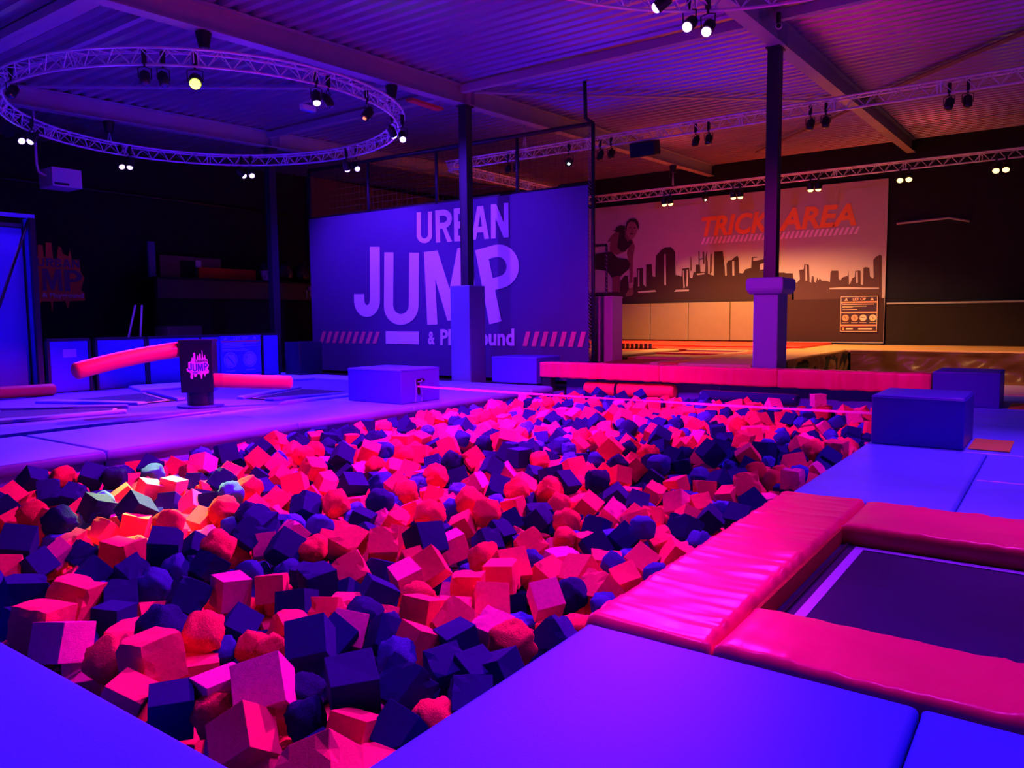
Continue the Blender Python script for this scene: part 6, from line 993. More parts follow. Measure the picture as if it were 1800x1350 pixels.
for k, (px_, pz_, lab) in enumerate(((18.9, 3.05, 'dark crumpled plastic sack behind the patterned bucket'), (19.7, 3.05, 'dark crumpled plastic sack at the middle of the gallery ledge'), (20.6, 3.05, 'dark crumpled plastic sack next to the navy banner edge'))):
    bm = bm_new(); bmesh.ops.create_icosphere(bm, subdivisions=4, radius=.36)
    for v in bm.verts:
        n_ = noise.noise(v.co*3+Vector((k*5, 0, 0)))*.25+noise.noise(v.co*8+Vector((k, 3, 0)))*.12; v.co *= 1+n_; v.co.z = max(-.3, v.co.z)*1.2; v.co += Vector((px_, 25.2, pz_+.36))
    tag(fin('plastic_sack', to_me(bm), mat('glossy_black_plastic', (.02, .02, .05), .15, bump=.9, bscale=7), None, True), lab, 'sack')
cm = thing('dome_camera', (20.1, 24.15, 2.6), 'small white dome camera with a cable on the gallery front', 'camera')
bm = bm_new(); bmesh.ops.create_uvsphere(bm, u_segments=20, v_segments=12, radius=.10); bm.transform(Matrix.Translation((20.15, 24.12, 2.80))); fin('dome', to_me(bm), M_WHITE, cm, True)
tube('cable', [(20.15, 24.16, 2.72), (20.16, 24.17, 2.52), (20.35, 24.18, 2.42), (21.5, 24.18, 2.43)], .014, M_WHITE, cm)
tube('bracket', [(20.0, 24.18, 2.74), (19.98, 24.18, 2.4)], .014, M_WHITE, cm)
M_DIM = mat('dull_aluminium', (.16, .15, .22), .5)
ld = thing('folded_stand', (11.6, 21.5, -.14), 'dim folded stand, two slender legs rising behind the low wall', 'stand')
for p, q in (((11.12, 21.6, -.14), (11.72, 21.6, 2.06)), ((11.58, 21.4, -.14), (11.80, 21.4, 2.06))): tube('leg', [p, q], .03, M_DIM, ld)
bm = bm_new(); add_box(bm, 12.6, 13.7, 21.5, 21.55, -.1, 1.45); ob = thing('crate', (13.1, 21.7, -.14), 'dim brownish crate showing above the low wall', 'crate')
add_box(bm, 12.6, 12.65, 21.55, 22.2, -.1, 1.45); add_box(bm, 13.65, 13.7, 21.55, 22.2, -.1, 1.45); fin('body', to_me(bm), mat('dim_timber', (.12, .09, .07), .8), ob); fin('base', _bx(12.6, 13.7, 21.5, 22.2, -.14, -.1), M_BLACKM, ob)
# thin service pipe along the far left wall
tube('pipe', [(2, 26.2, 5.95), (16.5, 26.2, 5.9), (21, 26.2, 5.85)], .05, M_BLACK)['label'] = 'long thin service pipe high on the far left wall'
bpy.data.objects['pipe.001']['category'] = 'pipe'

# ------------------------------------------------------------------ navy banner frame
XB = 16.95
bn = thing('banner', (XB, 15, -.14), 'large navy URBAN JUMP & Playground banner behind the padded column', 'banner')
bm = bm_new(); ny, nz = 60, 30; g = []
for i in range(ny+1):
    y = 9.79+(20.28-9.79)*i/ny; row = []
    for j in range(nz+1):
        z = -.05+(4.86+.05)*j/nz; row.append(bm.verts.new((XB+.004*noise.noise(Vector((y*1.5, z*.7, 0))), y, z)))
    g.append(row)
for i in range(ny):
    for j in range(nz): bm.faces.new((g[i][j], g[i+1][j], g[i+1][j+1], g[i][j+1]))
b0 = [bm.verts.new((XB+.03, y, z)) for y, z in ((9.79, -.05), (20.28, -.05), (20.28, 4.86), (9.79, 4.86))]; bm.faces.new(b0)
sheet_o = fin('sheet', to_me(bm), M_BANNER, bn)
fb = wallX(XB, .012)
for ch, q in ({'U': [(15.537, 3.797),(14.940, 3.759),(14.918, 4.655),(15.513, 4.681)], 'R': [(14.791, 3.765),(14.203, 3.752),(14.184, 4.660),(14.803, 4.675)], 'B': [(14.112, 3.751),(13.564, 3.740),(13.547, 4.652),(14.113, 4.664)], 'A': [(13.501, 3.751),(12.879, 3.748),(12.865, 4.639),(13.485, 4.656)], 'N': [(12.812, 3.744),(12.224, 3.742),(12.225, 4.650),(12.804, 4.661)]}).items(): glyph(ch, q, fb, M_INK, bn, 'letter')
for ch, q in ({'J': [(18.307, 1.665),(17.117, 1.656),(17.060, 3.782),(18.221, 3.852)], 'U': [(16.959, 1.417),(15.538, 1.414),(15.461, 3.511),(16.864, 3.606)], 'M': [(15.182, 1.418),(13.341, 1.443),(13.441, 3.573),(15.301, 3.523)], 'P': [(12.908, 1.423),(11.527, 1.694),(12.068, 3.671),(13.368, 3.462)]}).items(): glyph(ch, q, fb, M_INK, bn, 'letter')
art('underline', [[(16.894, 0.845),(15.532, 0.840),(15.522, 1.221),(16.889, 1.223)]], fb, M_INK, bn)
text_art('lettering', '&', [(15.169, 0.840),(14.908, 0.843),(14.899, 1.218),(15.160, 1.217)], fb, M_INK, bn, bold=.03)
text_art('lettering', 'Playground', [(14.702, 0.692),(12.067, 0.702),(12.072, 1.306),(14.688, 1.285)], fb, M_INK, bn, bold=.03)
def stripes(name, x0, x1, n, zb_, zt, w_, sl, fn, m, parent, flip):
    L = []
    for i in range(n):
        a = x0+(x1-x0)*i/(n-1); L.append([(a, zb_), (a+w_, zb_), (a+w_+sl, zt), (a+sl, zt)])
    return art(name, L, fn, m, parent)
stripes('hazard_stripes', 19.93, 17.47, 9, .84, 1.21, -.16, -.18, fb, M_STRIPE, bn, 0)
stripes('hazard_stripes', 11.80, 10.10, 7, .84, 1.23, -.14, -.12, fb, M_STRIPE, bn, 0)
fr_ = thing('safety_net', (XB+.12, 15, -.14), 'tall black steel framed safety net around and above the navy banner', 'net')
def post(y, z0, z1, r=.05): tube('post', [(XB+.13, y, z0), (XB+.13, y, z1)], r, M_BLACK, fr_)
post(20.36, -.13, 6.45); post(9.72, -.13, 6.36)
for y in (17.62, 14.85, 12.02): post(y, 4.88, 6.42)
tube('top_rail', [(XB+.13, 20.36, 6.45), (XB+.13, 9.72, 6.36)], .06, M_BLACK, fr_)
tube('mid_rail', [(XB+.13, 20.36, 4.90), (XB+.13, 9.72, 4.90)], .035, M_BLACK, fr_)
tube('hanger', [(XB+.13, 9.72, 6.36), (XB+.13, 9.93, 6.52), (XB+.13, 9.96, zc(17)-.02)], .05, M_BLACK, fr_)
bm = bm_new()
for i in range(70): add_tube(bm, [(XB+.03, 9.72+(-1)**i*.012, -.0+i*.09), (XB+.0, 9.76, .045+i*.09), (XB+.03, 9.80, .09+i*.09)], .008, 5)
fin('lacing', to_me(bm), M_NYLON, fr_)
bm = bm_new()
for k in range(54): add_tube(bm, [(XB+.1, 9.8+k*.2, 4.9), (XB+.1, 9.8+k*.2, 6.40)], .0022, 4, caps=False)
for k in range(8): add_tube(bm, [(XB+.1, 9.75, 4.95+k*.19), (XB+.1, 20.3, 4.95+k*.19)], .0022, 4, caps=False)
fin('netting', to_me(bm), M_MESH, fr_)

# ------------------------------------------------------------------ trick area
ZP = .42
XW = 32.0
ft = wallX(XW, .02)
tb = thing('trick_banner', (XW, 12, .4), 'pinkish TRICK AREA banner with city skyline and crouching woman on the back wall', 'banner')
fin('sheet', _bx(XW-.01, XW+.05, 5.62, 18.6, .5, 6.64), M_TRICK, tb)
# skyline
SK = [(18.48, 2.18), (17.26, 2.74), (16.80, 2.73), (16.77, 3.25), (16.55, 3.47), (16.39, 3.46), (16.35, 3.06), (16.10, 3.05), (16.09, 3.38), (15.93, 3.39), (15.93, 3.76), (15.64, 3.78), (15.62, 3.04), (15.48, 2.92), (15.47, 3.92), (15.20, 3.93), (15.16, 3.39), (15.03, 3.35), (15.00, 4.30), (14.89, 4.38), (14.77, 4.52), (14.56, 4.63), (14.29, 4.63), (14.09, 4.42), (14.06, 3.40), (13.78, 3.33), (13.75, 3.66), (13.43, 3.69), (13.40, 3.26), (13.28, 3.23), (13.23, 3.50), (13.14, 3.50), (13.13, 3.80), (12.94, 3.80), (12.91, 3.49), (12.71, 3.48), (12.69, 3.94), (12.60, 3.93), (12.57, 3.39), (12.32, 3.30), (12.31, 4.32), (12.25, 4.31), (11.94, 4.32), (11.85, 3.66), (11.82, 3.28), (11.75, 3.28), (11.77, 3.78), (11.68, 3.91), (11.53, 3.93), (11.45, 4.01), (11.31, 4.10), (11.25, 3.99), (11.22, 3.37), (11.06, 3.35), (10.96, 3.51), (10.72, 3.56), (10.70, 3.99), (10.57, 4.01), (10.21, 3.94), (10.10, 3.81), (10.04, 3.57), (9.89, 3.41), (9.68, 3.35), (9.58, 3.32), (9.38, 3.31), (9.28, 3.28), (9.03, 3.27), (9.00, 3.02), (8.95, 2.01)]
SK2 = [(9.05, 2.01), (9.02, 2.97), (8.87, 2.89), (8.75, 3.01), (8.78, 3.39), (8.61, 3.41), (8.59, 3.61), (8.50, 3.61), (8.41, 3.57), (8.37, 2.90), (8.31, 2.87), (8.29, 3.12), (8.23, 3.13), (8.19, 2.89), (8.12, 2.87), (8.09, 3.08), (8.04, 2.94), (7.98, 3.03), (7.91, 2.93), (7.76, 2.92), (7.60, 2.87), (7.59, 3.27), (7.54, 3.31), (7.30, 3.30), (7.29, 3.01), (7.22, 2.91), (7.15, 3.03), (6.95, 3.09), (6.94, 3.31), (6.92, 3.09), (6.90, 2.75), (6.85, 2.80), (6.79, 2.99), (6.70, 3.04), (6.69, 3.25), (6.64, 3.28), (6.50, 3.27), (6.48, 2.74), (6.40, 2.71), (6.40, 3.36), (6.33, 3.39), (6.19, 3.36), (6.16, 3.04), (6.07, 2.96), (6.03, 2.96), (6.06, 3.65), (5.96, 3.77), (5.83, 3.83), (5.77, 3.79), (5.72, 1.96)]
art('skyline', [SK], ft, M_SKY_D, tb); art('skyline', [SK2], ft, M_SKY_M, tb)
zlo = SK[0][1]
art('dark_ground', [[(18.58, .55), (5.64, .55), (5.64, zlo+.03), (18.58, zlo+.03)]], wallX(XW-.002, .02), M_SKY_D, tb)
art('dark_ground', [[SK[1], SK[-1], (SK[-1][0], zlo), (18.58, zlo), (18.58, SK[1][1])]], wallX(XW-.001, .02), M_SKY_D, tb)
ft2 = wallX(XW, .028)
for q in ([(14.03, 2.75), (13.43, 2.75), (13.43, 2.67), (14.12, 2.67)], [(15.87, 2.73), (15.03, 2.77), (14.97, 2.69), (15.87, 2.66)], [(13.72, 3.57), (13.69, 3.60), (13.62, 2.84), (13.68, 2.81)], [(13.54, 3.61), (13.47, 3.61), (13.48, 2.89), (13.55, 2.89)], [(14.60, 4.34), (14.53, 4.33), (14.50, 2.97), (14.59, 2.98)], [(11.52, 3.88), (11.44, 3.88), (11.42, 3.27), (11.50, 3.27)], [(13.08, 3.41), (12.74, 3.44), (12.72, 3.38), (13.05, 3.35)], [(15.87, 3.70), (15.81, 3.71), (15.80, 2.96), (15.87, 2.94)]):
    art('skyline_highlight', [q], ft2, M_TRICK, tb)
for q in ([(7.61, 2.64), (6.96, 2.66), (6.42, 2.62), (5.83, 2.60), (5.83, 2.55), (7.61, 2.59)], [(6.65, 3.25), (6.60, 3.25), (6.58, 2.82), (6.64, 2.80)], [(8.54, 3.58), (8.50, 3.58), (8.46, 2.95), (8.53, 2.95)], [(10.35, 3.69), (10.20, 3.74), (10.18, 3.48), (10.34, 3.46)], [(10.64, 3.96), (10.23, 3.99), (10.23, 3.89), (10.64, 3.83)]):
    art('skyline_highlight', [q], ft2, M_TRICK, tb)
# tall hatched towers drawn in outline
for q in ([(13.02, 4.38), (12.97, 4.40), (12.95, 3.81), (12.99, 3.79)], [(12.83, 4.34), (12.76, 4.34), (12.73, 3.83), (12.80, 3.81)], [(12.70, 4.07), (12.66, 4.34), (12.62, 4.01), (12.62, 3.48), (12.67, 3.48)], [(12.48, 4.22), (12.41, 4.24), (12.41, 3.47), (12.50, 3.36)], [(13.37, 4.11), (13.34, 4.16), (13.31, 3.56), (13.37, 3.54)], [(12.97, 4.03), (12.80, 4.08), (12.80, 4.03), (12.97, 3.99)]):
    art('tower_hatching', [q], ft2, M_SKY_M, tb)
# crouching woman
wo = [('torso', M_SKIN, [(17.13, 5.39), (16.90, 5.55), (16.54, 5.47), (16.35, 5.17), (16.13, 5.01), (16.03, 4.75), (16.13, 4.30), (16.15, 3.17), (16.12, 2.88), (16.09, 2.68), (16.18, 2.54), (16.47, 2.52), (16.50, 2.63), (16.31, 2.86), (16.33, 3.06), (16.29, 3.52), (16.35, 4.09), (16.44, 4.49), (16.35, 4.77), (16.54, 4.56), (16.93, 4.43), (17.26, 4.51), (17.32, 4.72), (17.29, 5.06), (17.46, 5.04), (17.26, 5.29)]),
      ('sports_top', M_CLOTH, [(16.85, 5.26), (16.80, 5.46), (16.51, 5.52), (16.54, 5.24), (16.41, 5.00), (16.22, 5.07), (16.15, 4.93), (16.34, 4.74), (16.54, 4.55), (16.73, 4.57), (16.92, 4.75), (16.89, 5.03)]),
      ('trousers', M_CLOTH, [(18.12, 4.53), (17.25, 4.60), (16.89, 4.29), (16.41, 4.21), (16.25, 3.97), (16.34, 3.75), (16.79, 3.42), (16.82, 2.76), (17.15, 2.77), (17.18, 3.38), (17.38, 3.62), (17.51, 3.74), (18.12, 3.82)]),
      ('neck', M_SKIN, [(16.54, 5.35), (16.48, 5.74), (16.16, 5.44), (16.35, 5.11)]),
      ('face', mat('pale_skin_tone_print', (.30, .14, .15), .8), [(16.47, 5.69), (16.39, 5.91), (16.15, 5.97), (15.93, 5.81), (15.90, 5.59), (15.96, 5.34), (16.12, 5.12), (16.21, 5.07), (16.37, 5.20), (16.47, 5.40)]),
      ('hair', M_CLOTH, [(16.48, 5.63), (16.44, 5.88), (16.28, 6.00), (16.06, 6.01), (15.89, 5.89), (15.82, 5.64), (15.87, 5.47), (15.91, 5.64), (16.02, 5.82), (16.21, 5.89), (16.37, 5.82), (16.44, 5.63), (16.45, 5.46)]),
      ('hair_bun', M_CLOTH, [(17.02, 5.56), (16.95, 5.69), (16.76, 5.76), (16.53, 5.72), (16.50, 5.55), (16.66, 5.47), (16.79, 5.43), (16.92, 5.46), (17.18, 5.58)]),
      ('eye', M_CLOTH, [(16.31, 5.63), (16.20, 5.64), (16.20, 5.60), (16.30, 5.59)]), ('eye', M_CLOTH, [(16.08, 5.62), (15.98, 5.60), (15.99, 5.56), (16.08, 5.58)]),
      ('nose', M_SKIN, [(16.15, 5.60), (16.10, 5.44), (16.16, 5.41), (16.20, 5.44)]), ('mouth', M_CLOTH, [(16.27, 5.35), (16.15, 5.36), (16.10, 5.32), (16.17, 5.29), (16.26, 5.31)]),
      ('wristband', mat('pale_print', (.42, .26, .28), .8), [(16.32, 3.12), (16.10, 3.14), (16.09, 2.91), (16.31, 2.89)]), ('leg', M_SKIN, [(17.15, 3.43), (16.79, 3.48), (16.82, 2.73), (17.15, 2.74)])]
lay = {}
for k, (nm, mm_, poly) in enumerate(wo): art(nm, [poly], wallX(XW, .030+.004*k), mm_, tb)
# lettering
text_art('lettering', 'TRICK', [(12.89, 4.97), (9.95, 4.95), (9.97, 5.85), (12.90, 5.81)], ft2, M_TXT_O, tb, bold=.035, shear=.22)
text_art('lettering', 'AREA', [(9.62, 4.98), (6.69, 4.99), (6.73, 5.84), (9.64, 5.87)], ft2, M_TXT_O, tb, bold=.035, shear=.22)
L = []
for i in range(34):
    a = 12.90-(12.90-6.78)*i/33; L.append([(a, 4.66), (a-.10, 4.66), (a-.22, 4.94), (a-.12, 4.94)])
art('hazard_stripes', L, ft2, M_TXT_W, tb)
sg = thing('warning_sign', (31.85, 6.5, .9), 'dark LET OP rules sign with four round pictograms on the trick banner', 'sign')
fin('board', _bx(31.93, 31.975, 5.84, 7.18, .93, 2.30, bev=.005), M_SIGND, sg)
fs = wallX(31.93, .004)
SY0, SY1, SZ0, SZ1 = 7.17, 5.85, .94, 2.29
def sp_(u, v): return (SY0+(SY1-SY0)*u, SZ0+(SZ1-SZ0)*v)
def rect(u0, v0, u1, v1): return [sp_(u0, v0), sp_(u1, v0), sp_(u1, v1), sp_(u0, v1)]
art('border', [rect(0, 0, 1, 1), rect(.015, .015, .985, .985)], fs, M_SIGNP, sg)
text_art('heading', 'LET OP', rect(.33, .88, .68, .96), fs, M_SIGNP, sg, bold=.02)
for u in (.15, .85): art('warning_triangle', [[sp_(u-.05, .88), sp_(u+.05, .88), sp_(u, .965)], [sp_(u-.008, .895), sp_(u+.008, .895), sp_(u, .935)]], fs, M_SIGNP, sg)
for v in (.81, .52, .155): art('rule_line', [rect(.015, v, .985, v+.045)], fs, M_SIGNO, sg)
for v, w_ in ((.765, .85), (.71, .66), (.675, .28), (.62, .4)): art('text_line', [rect(.05, v, .05+w_, v+.018)], fs, M_SIGNP, sg)
for k, u in enumerate((.14, .39, .62, .88)):
    c_ = sp_(u, .39); art('pictogram', [arc(c_[0], c_[1], .125, .125, 0, 350, 28)], fs, (M_SIGNO if k < 2 else M_SIGNP), sg)
    art('pictogram_mark', [[(c_[0]+.05, c_[1]+.05), (c_[0]+.03, c_[1]+.06), (c_[0]-.06, c_[1]-.05), (c_[0]-.04, c_[1]-.06)]] if k != 2 else [[(c_[0]+.07, c_[1]), (c_[0]-.07, c_[1]), (c_[0]-.07, c_[1]+.02), (c_[0]+.07, c_[1]+.02)]], wallX(31.93, .008), M_SIGND, sg)
    art('text_line', [rect(u-.09, .245, u+.09, .262)], fs, M_SIGNP, sg)
for a, b in ((.16, .35), (.5, .88)): art('text_line', [rect(a, .06, b, .10)], fs, M_SIGNP, sg)
art('small_emblem', [rect(.06, .04, .11, .12)], fs, M_SIGNO, sg)
# cream pads under the banner
ys = [17.2, 17.0, 15.15, 13.35, 11.50, 9.62]
for i in range(5):
    nm = ('leftmost narrow', 'second', 'third', 'fourth', 'rightmost')[i]
    tag(box('wall_pad', 31.72, 31.9, ys[i+1]+.015, ys[i]-.015, .56, 2.17, M_WPANEL, bev=.02), nm+' cream wall pad under the skyline, above the trick trampolines', 'wall pad', 'cream wall pads')
bp_ = thing('wall_padding', (31.8, -1, .4), 'near-black wall padding under the dark wall right of the trick banner', 'wall padding')
fin('padding', _bx(31.7, 32.0, -6.4, 5.5, .42, 1.98), M_WALLB, bp_)
fin('top_edge', _bx(31.66, 31.72, -6.4, 5.5, 1.96, 2.02), M_BEAM, bp_)
tube('pipe', [(32.02, 5.3, 4.95), (32.02, 3.6, 5.02), (32.02, 2.95, 4.85)], .04, M_BEAM)
o_ = bpy.data.objects['pipe.002']; o_['label'] = 'thin bent pipe on the dark back wall right of the banner'; o_['category'] = 'pipe'

# platform surface
M_RW = mat('orange_red_vinyl', (.9, .06, .03), .35, bump=.15, bscale=12)
M_SAND = mat('yellow_sand_vinyl', (.80, .50, .20), .45, bump=.15, bscale=10)
def ppad(x0, x1, y0, y1, m, label, z1=ZP+.03, cat='mat'): return tag(soft_pad('platform_pad', x0+.01, x1-.01, y0+.01, y1-.01, .345, z1, m, None, .04, .015, seed=x0+y0, step=.25), label, cat)
ppad(17.75, 27.4, 5.92, 7.75, M_SAND, 'yellow sand coloured pad strip left of the dark airbag pit')
ppad(17.75, 27.4, 7.75, 8.25, M_RW, 'long dark red pad strip on the trick platform')
ppad(17.75, 27.4, 8.25, 8.50, M_SAND, 'narrow sand pad beside the long dark red strip')
ppad(19.4, 25.4, 11.0, 11.85, M_SAND, 'narrow sand pad running back beside the white padded pillar')
ppad(27.4, 31.7, 7.4, 18, M_RW, 'bright red orange pad in front of the cream wall pads', ZP+.10)
ppad(25.42, 27.4, 8.52, 11.88, M_RW, 'bright red orange pad at the end of the trick trampolines', ZP+.04)
ppad(25.6, 27.4, 11.9, 18, M_RW, 'red orange pad at the back left of the trick platform', ZP+.05)
ppad(27.42, 31.66, -6.4, 7.38, M_SAND, 'sand coloured rim behind the dark airbag pit', ZP+.03)
ppad(17.75, 19.2, 11.87, 18, M_SAND, 'sand pad behind the white padded pillar')
for k, (x0, x1, lab) in enumerate(((17.8, 20.0, 'nearest trampoline of the trick platform, just behind the red beam'), (20.4, 22.6, 'middle trampoline of the trick platform'), (23.0, 25.0, 'furthest trampoline of the trick platform'))):
    t = thing('trampoline', ((x0+x1)/2, 9.9, .34), lab, 'trampoline', 'trick platform trampolines')
    fin('jump_bed', _bx(x0, x1, 8.52, (10.0 if k == 0 else 10.6), .345, ZP-.02), mat('dark_red_bed', (.50, .09, .04), .45), t)
    fin('border_line', _bx(x0+.25, x1-.25, 8.7, 8.8, ZP-.02, ZP-.012), M_SAND, t)
    soft_pad('edge_pad', x1, x1+.4, 8.52, (10.0 if k == 0 else 10.6), .345, ZP+.04, M_RW if k % 2 else M_SAND, t, .04, .015, seed=k, step=.2)
t = thing('trampoline', (22, 14.5, .34), 'sloping dark netted trampoline at the back left of the trick platform', 'trampoline')
fin('jump_bed', _bx(19.4, 25.4, 12.0, 17.5, .345, ZP), mat('dark_red_bed', (.50, .09, .04), .45), t)
bm = bm_new()
for k in range(30): add_box(bm, 25.45, 25.52, 12.1+k*.18, 12.2+k*.18, .40, .62)
fin('springs', to_me(bm), M_BROWN, t)
# airbag pit lining
def tarp(name, pts, label, seed):
    a, b, zt, zl = pts; a, b = Vector(a), Vector(b); n, m_ = 120, 24; bm = bm_new(); g = []; d = (b-a).normalized(); nn = Vector((-d.y, d.x))
    for i in range(n+1):
        row = []
        for j in range(m_+1):
            p = a.lerp(b, i/n); z = zt+(zl-zt)*j/m_; s = (p-a).length
            k = noise.noise(Vector((s*1.1+z*.9+seed, z*1.6, seed)))*.5+abs(noise.noise(Vector((s*1.6-z*1.2, z*2+seed, 2))))*.5
            o = nn*k*.32*min(1, j/4); row.append(bm.verts.new((p.x+o.x, p.y+o.y, z)))
        g.append(row)
    for i in range(n):
        for j in range(m_): bm.faces.new((g[i][j], g[i+1][j], g[i+1][j+1], g[i][j+1]))
    return tag(fin(name, to_me(bm), M_TARP, None, True), label, 'tarpaulin')
tarp('pit_tarpaulin', ((27.38, 5.8), (27.38, -6), .40, -.62), 'crumpled brown tarpaulin lining the far side of the airbag pit', 1)
tarp('pit_tarpaulin', ((20.5, 5.86), (27.38, 5.86), .40, -.62), 'darker brown tarpaulin lining the left side of the airbag pit', 5)
tag(box('airbag', 20.5, 27.2, -6, 5.6, -.62, -.45, M_TARP, bev=.04), 'dark sunken airbag at the bottom of the airbag pit', 'airbag')
pc = thing('padded_pillar', (19.1, 10.3, .34), 'pale padded pillar at the right edge of the navy banner', 'pillar')
fin('padding', _bx(18.7, 19.3, 10.05, 10.62, .345, 2.12, bev=.03, seg=3), M_PADW, pc)
fin('top_pad', _bx(18.69, 19.31, 10.04, 10.63, 2.10, 2.16, bev=.02), M_PADW, pc)
ng = thing('net_gate', (18.9, 10.3, 2.16), 'small black netted gate frame above the pale padded pillar', 'net frame')
bm = bm_new()
for p, q in (((18.8, 10.72, 2.2), (18.8, 10.72, 3.55)), ((18.8, 10.28, 2.2), (18.8, 10.28, 3.55)), ((18.8, 10.72, 3.55), (18.8, 10.28, 3.55)), ((18.8, 10.72, 2.2), (18.8, 10.28, 2.2))): add_tube(bm, [p, q], .035, 8)
fin('frame', to_me(bm), M_BLACK, ng)
bm = bm_new()
for k in range(12): add_tube(bm, [(18.76, 10.24, 2.25+k*.11), (18.76, 10.31, 2.30+k*.11)], .012, 5)
for k in range(5): add_tube(bm, [(18.76, 10.33+k*.08, 3.52), (18.76, 10.37+k*.08, 3.60)], .012, 5); add_tube(bm, [(18.76, 10.33+k*.08, 2.2), (18.76, 10.37+k*.08, 2.26)], .012, 5)
fin('lacing', to_me(bm), M_NYLON, ng)

# ------------------------------------------------------------------ trusses
def truss_mesh(path, closed, wd=.26, ht=.25, cell=.42):
    """triangular lighting truss along a path of points: returns chord and lacing meshes"""
    P = [Vector(p) for p in path]; n = len(P)
    def frame(i):
        d = (P[(i+1) % n]-P[i-1]) if closed else (P[min(i+1, n-1)]-P[max(i-1, 0)]); d.normalize(); s = d.cross(Vector((0, 0, 1))).normalized(); return s
    ch = [[], [], []]
    for i in range(n):
        s = frame(i); ch[0].append(P[i]+s*wd/2+Vector((0, 0, ht/2))); ch[1].append(P[i]-s*wd/2+Vector((0, 0, ht/2))); ch[2].append(P[i]-Vector((0, 0, ht/2)))
    bms = []
    for c in ch:
        bm = bm_new(); add_tube(bm, c, .024, 8, closed=closed); bms.append(to_me(bm))
    bm = bm_new(); L = 0; acc = [0]
    for i in range(1, n+(1 if closed else 0)): acc.append(acc[-1]+(P[i % n]-P[i-1]).length)
    tot = acc[-1]; m_ = max(1, round(tot/cell))
    def at(c, s):
        s = min(max(s, 0), tot)
        for i in range(1, len(acc)):
            if acc[i] >= s-1e-9: t_ = (s-acc[i-1])/(acc[i]-acc[i-1]); return c[i-1].lerp(c[i % n], t_)
        return c[-1]
    for k in range(m_):
        s0, s1, s2 = tot*k/m_, tot*(k+.5)/m_, tot*(k+1)/m_
        for (a, b) in ((0, 2), (1, 2), (0, 1)):
            add_tube(bm, [at(ch[a], s0), at(ch[b], s1)], .009, 5, caps=False); add_tube(bm, [at(ch[b], s1), at(ch[a], s2)], .009, 5, caps=False)
    for k in range(0, m_, 5):
        s0 = tot*k/m_
        for (a, b) in ((0, 2), (1, 2), (0, 1)):
            for o in (0, .07): add_tube(bm, [at(ch[a], s0+o), at(ch[b], s0+o)], .012, 5, caps=False)
    return bms, to_me(bm)
def truss(name, path, closed, label, group=None):
    ch, lc = truss_mesh(path, closed); p0 = sum((Vector(p) for p in path), Vector((0, 0, 0)))/len(path)
    t = thing(name, p0, label, 'truss', group)
    for c in ch: fin('chord', c, M_TRUSS, t, True)
    fin('lacing', lc, M_TRUSS, t, True)
    return t
def circ(cx, cy, cz, r, tilt=0, n=72): return [(cx+r*math.cos(2*math.pi*i/n), cy+r*math.sin(2*math.pi*i/n), cz+tilt*r*math.sin(2*math.pi*i/n)) for i in range(n)]
RC = (10.66, 15.9, 6.1, 4.15)
truss('ring_truss', circ(10.66, 15.9, 6.1, 4.15, -.02), True, 'circular aluminium lighting truss hanging at upper left')
R2 = (8.0, 2.55, 6.1, 3.55)
truss('ring_truss', circ(8.0, 2.55, 6.1, 3.55), True, 'second circular lighting truss, only its tip shows at top centre')
SA = [(18.85, -4+i*19.9/40, 6.32) for i in range(41)]
truss('straight_truss', SA, False, 'straight lighting truss crossing upper right in front of the back wall')
truss('straight_truss', [(18.85+.15+i*8.9/20, 15.95, 6.30) for i in range(21)], False, 'short side truss seen through the banner netting')
truss('straight_truss', [(28.0, -4+i*19.8/40, 6.36) for i in range(41)], False, 'far lighting truss with amber lamps in front of the back wall')
def hoist(x, y, ztruss, label):
    h = thing('chain_hoist', (x, y, ztruss), label, 'chain hoist'); zt = (zb(x) if abs(y-12.5) < .3 or abs(y-20.2) < .3 else zc(x))-.01
    bm = bm_new(); add_cyl(bm, (x, y, zt-.15), .09, .26, 16, .14); fin('motor', to_me(bm), M_CAN, h)
    fin('hook_plate', _bx(x-.05, x+.05, y-.03, y+.03, zt-.03, zt), M_CAN, h)
    for s in (-1, 1): tube('chain', [(x, y, zt-.26), (x+s*.06, y, ztruss+.12)], .012, M_TRUSS, h)
hoist(8.25, 12.5, 6.19, 'black chain hoist above the top of the ring truss')
hoist(12.9, 12.5, 6.17, 'black chain hoist at the right end of the ring truss')
hoist(10.5, 20.2, 6.02, 'black chain hoist above the lower arc of the ring truss')
hoist(18.85, 13.0, 6.40, 'small chain hoist behind the banner netting')
hoist(28.0, 12.45, 6.45, 'small chain hoist on the far amber truss')

